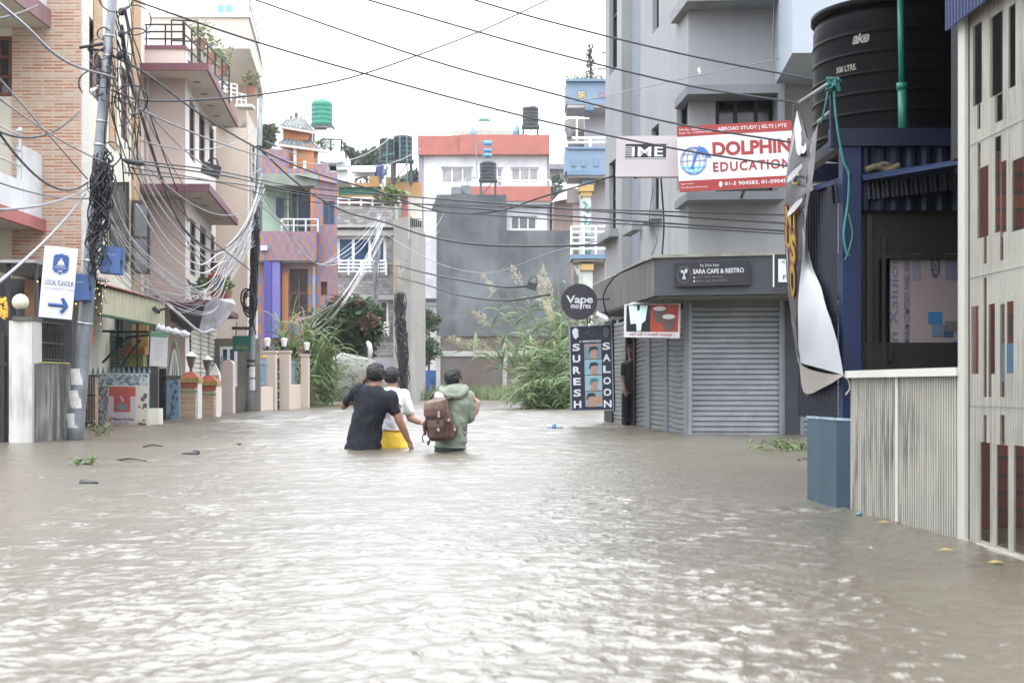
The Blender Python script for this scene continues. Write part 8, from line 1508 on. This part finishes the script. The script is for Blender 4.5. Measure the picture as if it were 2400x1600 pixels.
mb = MB().tube(curve([k_(1044, 938, -.19), k_(1060, 930, -.15), k_(1082, 918, -.085), k_(1098, 919, .0), k_(1107, 926, .04), k_(1112, 933, .05), k_(1102, 948, .17), k_(1080, 975, .19), k_(1060, 990, .17)], 6), .015, 8).tube(curve([k_(1004, 938, -.16), k_(1018, 922, -.12), k_(1032, 925, .02), k_(1034, 960, .14)], 6), .014, 8).tube(curve([k_(994, 1015, -.2), k_(990, 1025, -.2), k_(993, 1036, -.2)], 4), .006, 6).tube(curve([k_(1008, 1028, -.25), k_(1004, 1042, -.26), k_(1002, 1034, -.24)], 4), .009, 6); mb.build('shoulder_strap', LED, bk_, True)
pbag = MB(); pbag.ball(k_(1030, 930, -.17), (.055, .05, .05), 10, 8); blob('plastic_wrap', pbag, .008, M('clear_plastic_wrap', (.45, .42, .42), .2, var=.5, vs=20), bk_, 1, .012, 22)
# child at the window and the man behind the half open shutter
def small_person(lab, hc, Y, fwd, skin, cloth, h, sh=.16, tall=None):
    t = thing('person', lab, 'person', (hc.x, Y, hc.z - h)); mb = MB(); P = headm(mb, hc, fwd, .9); limb(mb, [hc + Vector((0, 0, -.16)), hc + Vector((0, 0, -.08))], (.045, .045)); r2 = lambda dz, w_, d_: ring(hc + Vector((-w_, 0, dz)), hc + Vector((w_, 0, dz)), d_)
    mb.loft([r2(-.17, .06, .06), r2(-.22, sh, .09), r2(-.45, sh * .85, .09), r2(-.62, sh * .8, .09)])
    for e in (-1, 1):
        s0 = hc + Vector((e * sh, 0, -.24)); el = s0 + Vector((e * .03, -.03, -.26)); wr = el + Vector((-e * .03, -.14, -.16)); limb(mb, [s0, el, wr], (.045, .036, .024)); hand(mb, wr, Vector((-e * .1, -.4, -.6)), (0, -.8, .3), .5, .85, e)
    if h > 1: legs(mb, hc + Vector((-.08, 0, -.66)), hc + Vector((.08, 0, -.66)), 0, .08)
    blob('body', mb, .010, skin, t, 3); eyes(P, t); hair(P, t, rq, 160, .04, .6, 1.04, -.05)
    mb = MB().loft([r2(-.165, .065, .065), r2(-.215, sh + .015, .105), r2(-.45, sh * .85 + .02, .11), r2(-.66, sh * .8 + .02, .11)])
    for e in (-1, 1): s0 = hc + Vector((e * sh, 0, -.24)); limb(mb, [s0, s0 + Vector((e * .02, -.02, -.15))], (.058, .052))
    blob('shirt', mb, .011, cloth, t, 4, .005, 9); 
    if h > 1:
        mb = MB().loft([r2(-.62, sh * .8 + .015, .105), r2(-.74, sh * .85, .11)])
        for e in (-1, 1): limb(mb, [hc + Vector((e * .075, 0, -.74)), hc + Vector((e * .09, .02, -1.15)), hc + Vector((e * .09, 0, -1.5))], (.09, .07, .06))
        blob('trousers', mb, .012, JEANS, t, 3)
    return t
cp = fp2.pt(fp2.px(487, 625)[0], fp2.px(487, 625)[1], .16)
small_person('child in an orange red top leaning out of a pink house window', cp, cp.y, Vector((.8, -.75, 0)), SK[1], M('orange_red_top', (.50, .13, .07), .8, var=.3, vs=12), .62, .13)
mp_ = g1.pt(g1.px(1479, 822)[0], g1.px(1479, 822)[1], .0)
small_person('man in dark clothes peering out between the shutters beside the yogurt banner', mp_, mp_.y, Vector((-.5, -1, 0)), SK[1], M('dark_shirt', (.03, .028, .03), .8, var=.3), 1.66, .11)
# ---------------------------------------------------------------- floating things
BARK = M('wet_dark_wood', (.05, .04, .03), .5, var=.4, vs=8); FL = leaf_mat('floating_leaf', (.05, .10, .03), (.16, .22, .07)); rq = random.Random(61)
def floatp(x, y): Y = wat(y); return Vector((X(x, Y), Y, .0))
def stick(lab, x0, x1, y, r, dy=2):
    a, b = floatp(x0, y), floatp(x1, y + dy); solo(MB().tube(curve([a, a.lerp(b, .4) + Vector((0, .03, .02)), b + Z3 * .005], 5), [r * (1 - .05 * i) for i in range(11)], 6), 'floating_stick', BARK, lab, 'stick', smooth=True)
stick('long twig floating on the left in front of the stained wall', 272, 342, 1079, .012); stick('dark stick floating left of the person in black', 335, 382, 1047, .014, -1); stick('short dark stick near the blue pedestal', 1872, 1893, 1079, .014, -3); 
dk_ = MB().ball(floatp(208, 1132) + Z3 * .005, (.07, .04, .014), 12, 6).ball(floatp(196, 1131) + Z3 * .008, (.03, .03, .018), 8, 6); solo(dk_, 'floating_slipper', M('black_rubber', (.02, .02, .022), .5), 'dark flat piece of rubber floating at the left, nearest the camera', 'debris', smooth=True)
solo(MB().ball(floatp(446, 1065) + Z3 * .008, (.09, .05, .02), 12, 6).ball(floatp(459, 1063) + Z3 * .015, (.04, .03, .025), 8, 6), 'floating_debris', bpy.data.materials['black_rubber'], 'black lump floating left of the person in black', 'debris', smooth=True)
def sprig(lab, x, y, w, h, n, seed, m=FL):
    rg = random.Random(seed); p = floatp(x, y); t = thing('floating_plant', lab, 'floating plant', p); mb = MB(); ms = MB()
    for i in range(n):
        a = p + Vector((rg.uniform(-w, w), rg.uniform(-.1, .1), -.02)); b = a + Vector((rg.gauss(0, .08), rg.gauss(0, .05), h * rg.uniform(.4, 1))); ms.tube([a, a.lerp(b, .5) + Vector((.01, 0, 0)), b], .005, 5)
        for k in range(7): q = a.lerp(b, .3 + .1 * k); blade(mb, q, (rg.gauss(0, .8), rg.gauss(0, .6), rg.uniform(0, .8)), .10 * rg.uniform(.6, 1.4), .022, rg.uniform(.5, 2), rg, 4)
    mb.build('leaves', m, t); ms.build('stems', STALK, t)
sprig('leafy green plant floating before the dark column of the corner building', 1835, 1056, .30, .17, 14, 1); sprig('leafy branch standing in the water beside the leaning pole', 228, 1022, .12, .25, 9, 2, leaf_mat('dull_branch_leaf', (.06, .075, .035), (.16, .16, .08))); sprig('small weed sprig floating on the left before the twig', 200, 1090, .06, .10, 4, 3); sprig('tiny weed tuft floating left of the white shirted person', 575, 1042, .03, .06, 2, 4)
def leafy(lab, x, y, m): p = floatp(x, y) + Z3 * .012; solo(MB().add([p + Vector(q) for q in ((-.035, 0, 0), (0, -.02, .004), (.035, 0, 0), (0, .022, .006))], [(0, 1, 2, 3)]), 'floating_leaf', m, lab, 'leaf')
YLF = leaf_mat('yellow_floating_leaf', (.45, .33, .08), (.55, .42, .15)); leafy('single green leaf floating at the left', 215, 1118, FL); leafy('pale yellow leaf floating by the gate panel', 2335, 1325, YLF); leafy('yellow brown leaf floating by the cream fence', 2073, 1229, YLF); leafy('yellowish leaf floating lower right of the cream fence', 2218, 1295, YLF)
bt = thing('plastic_bottle', 'pale blue plastic bottle floating right of the hooded person', 'bottle', floatp(1302, 1005)); p = floatp(1302, 1005) + Z3 * .03; MB().tube([p + Vector((-.13, 0, 0)), p + Vector((-.12, 0, 0)), p + Vector((.04, 0, 0)), p + Vector((.09, 0, 0)), p + Vector((.12, 0, 0))], [.02, .045, .045, .02, .018], 12).build('bottle', M('pale_blue_plastic', (.40, .48, .54), .2, var=.2, vs=12), bt, True); MB().tube([p + Vector((-.06, 0, 0)), p + Vector((.01, 0, 0))], .046, 12).build('label', M('blue_label', (.08, .18, .35), .5), bt, True)
# ---------------------------------------------------------------- air: drizzle haze, and the drops nearest the camera
mv, tv_, bv = new_mat('drizzle_haze'); tv_.nodes.remove(bv); vol = tv_.nodes.new('ShaderNodeVolumePrincipled'); vol.inputs['Color'].default_value = (.88, .93, 1, 1); vol.inputs['Density'].default_value = .0003; vol.inputs['Anisotropy'].default_value = .2; tv_.links.new(vol.outputs[0], tv_.nodes['Material Output'].inputs['Volume'])
hz = MB().box(-130, 130, -12, 345, -2, 55).build('haze', mv); hz['kind'] = 'stuff'
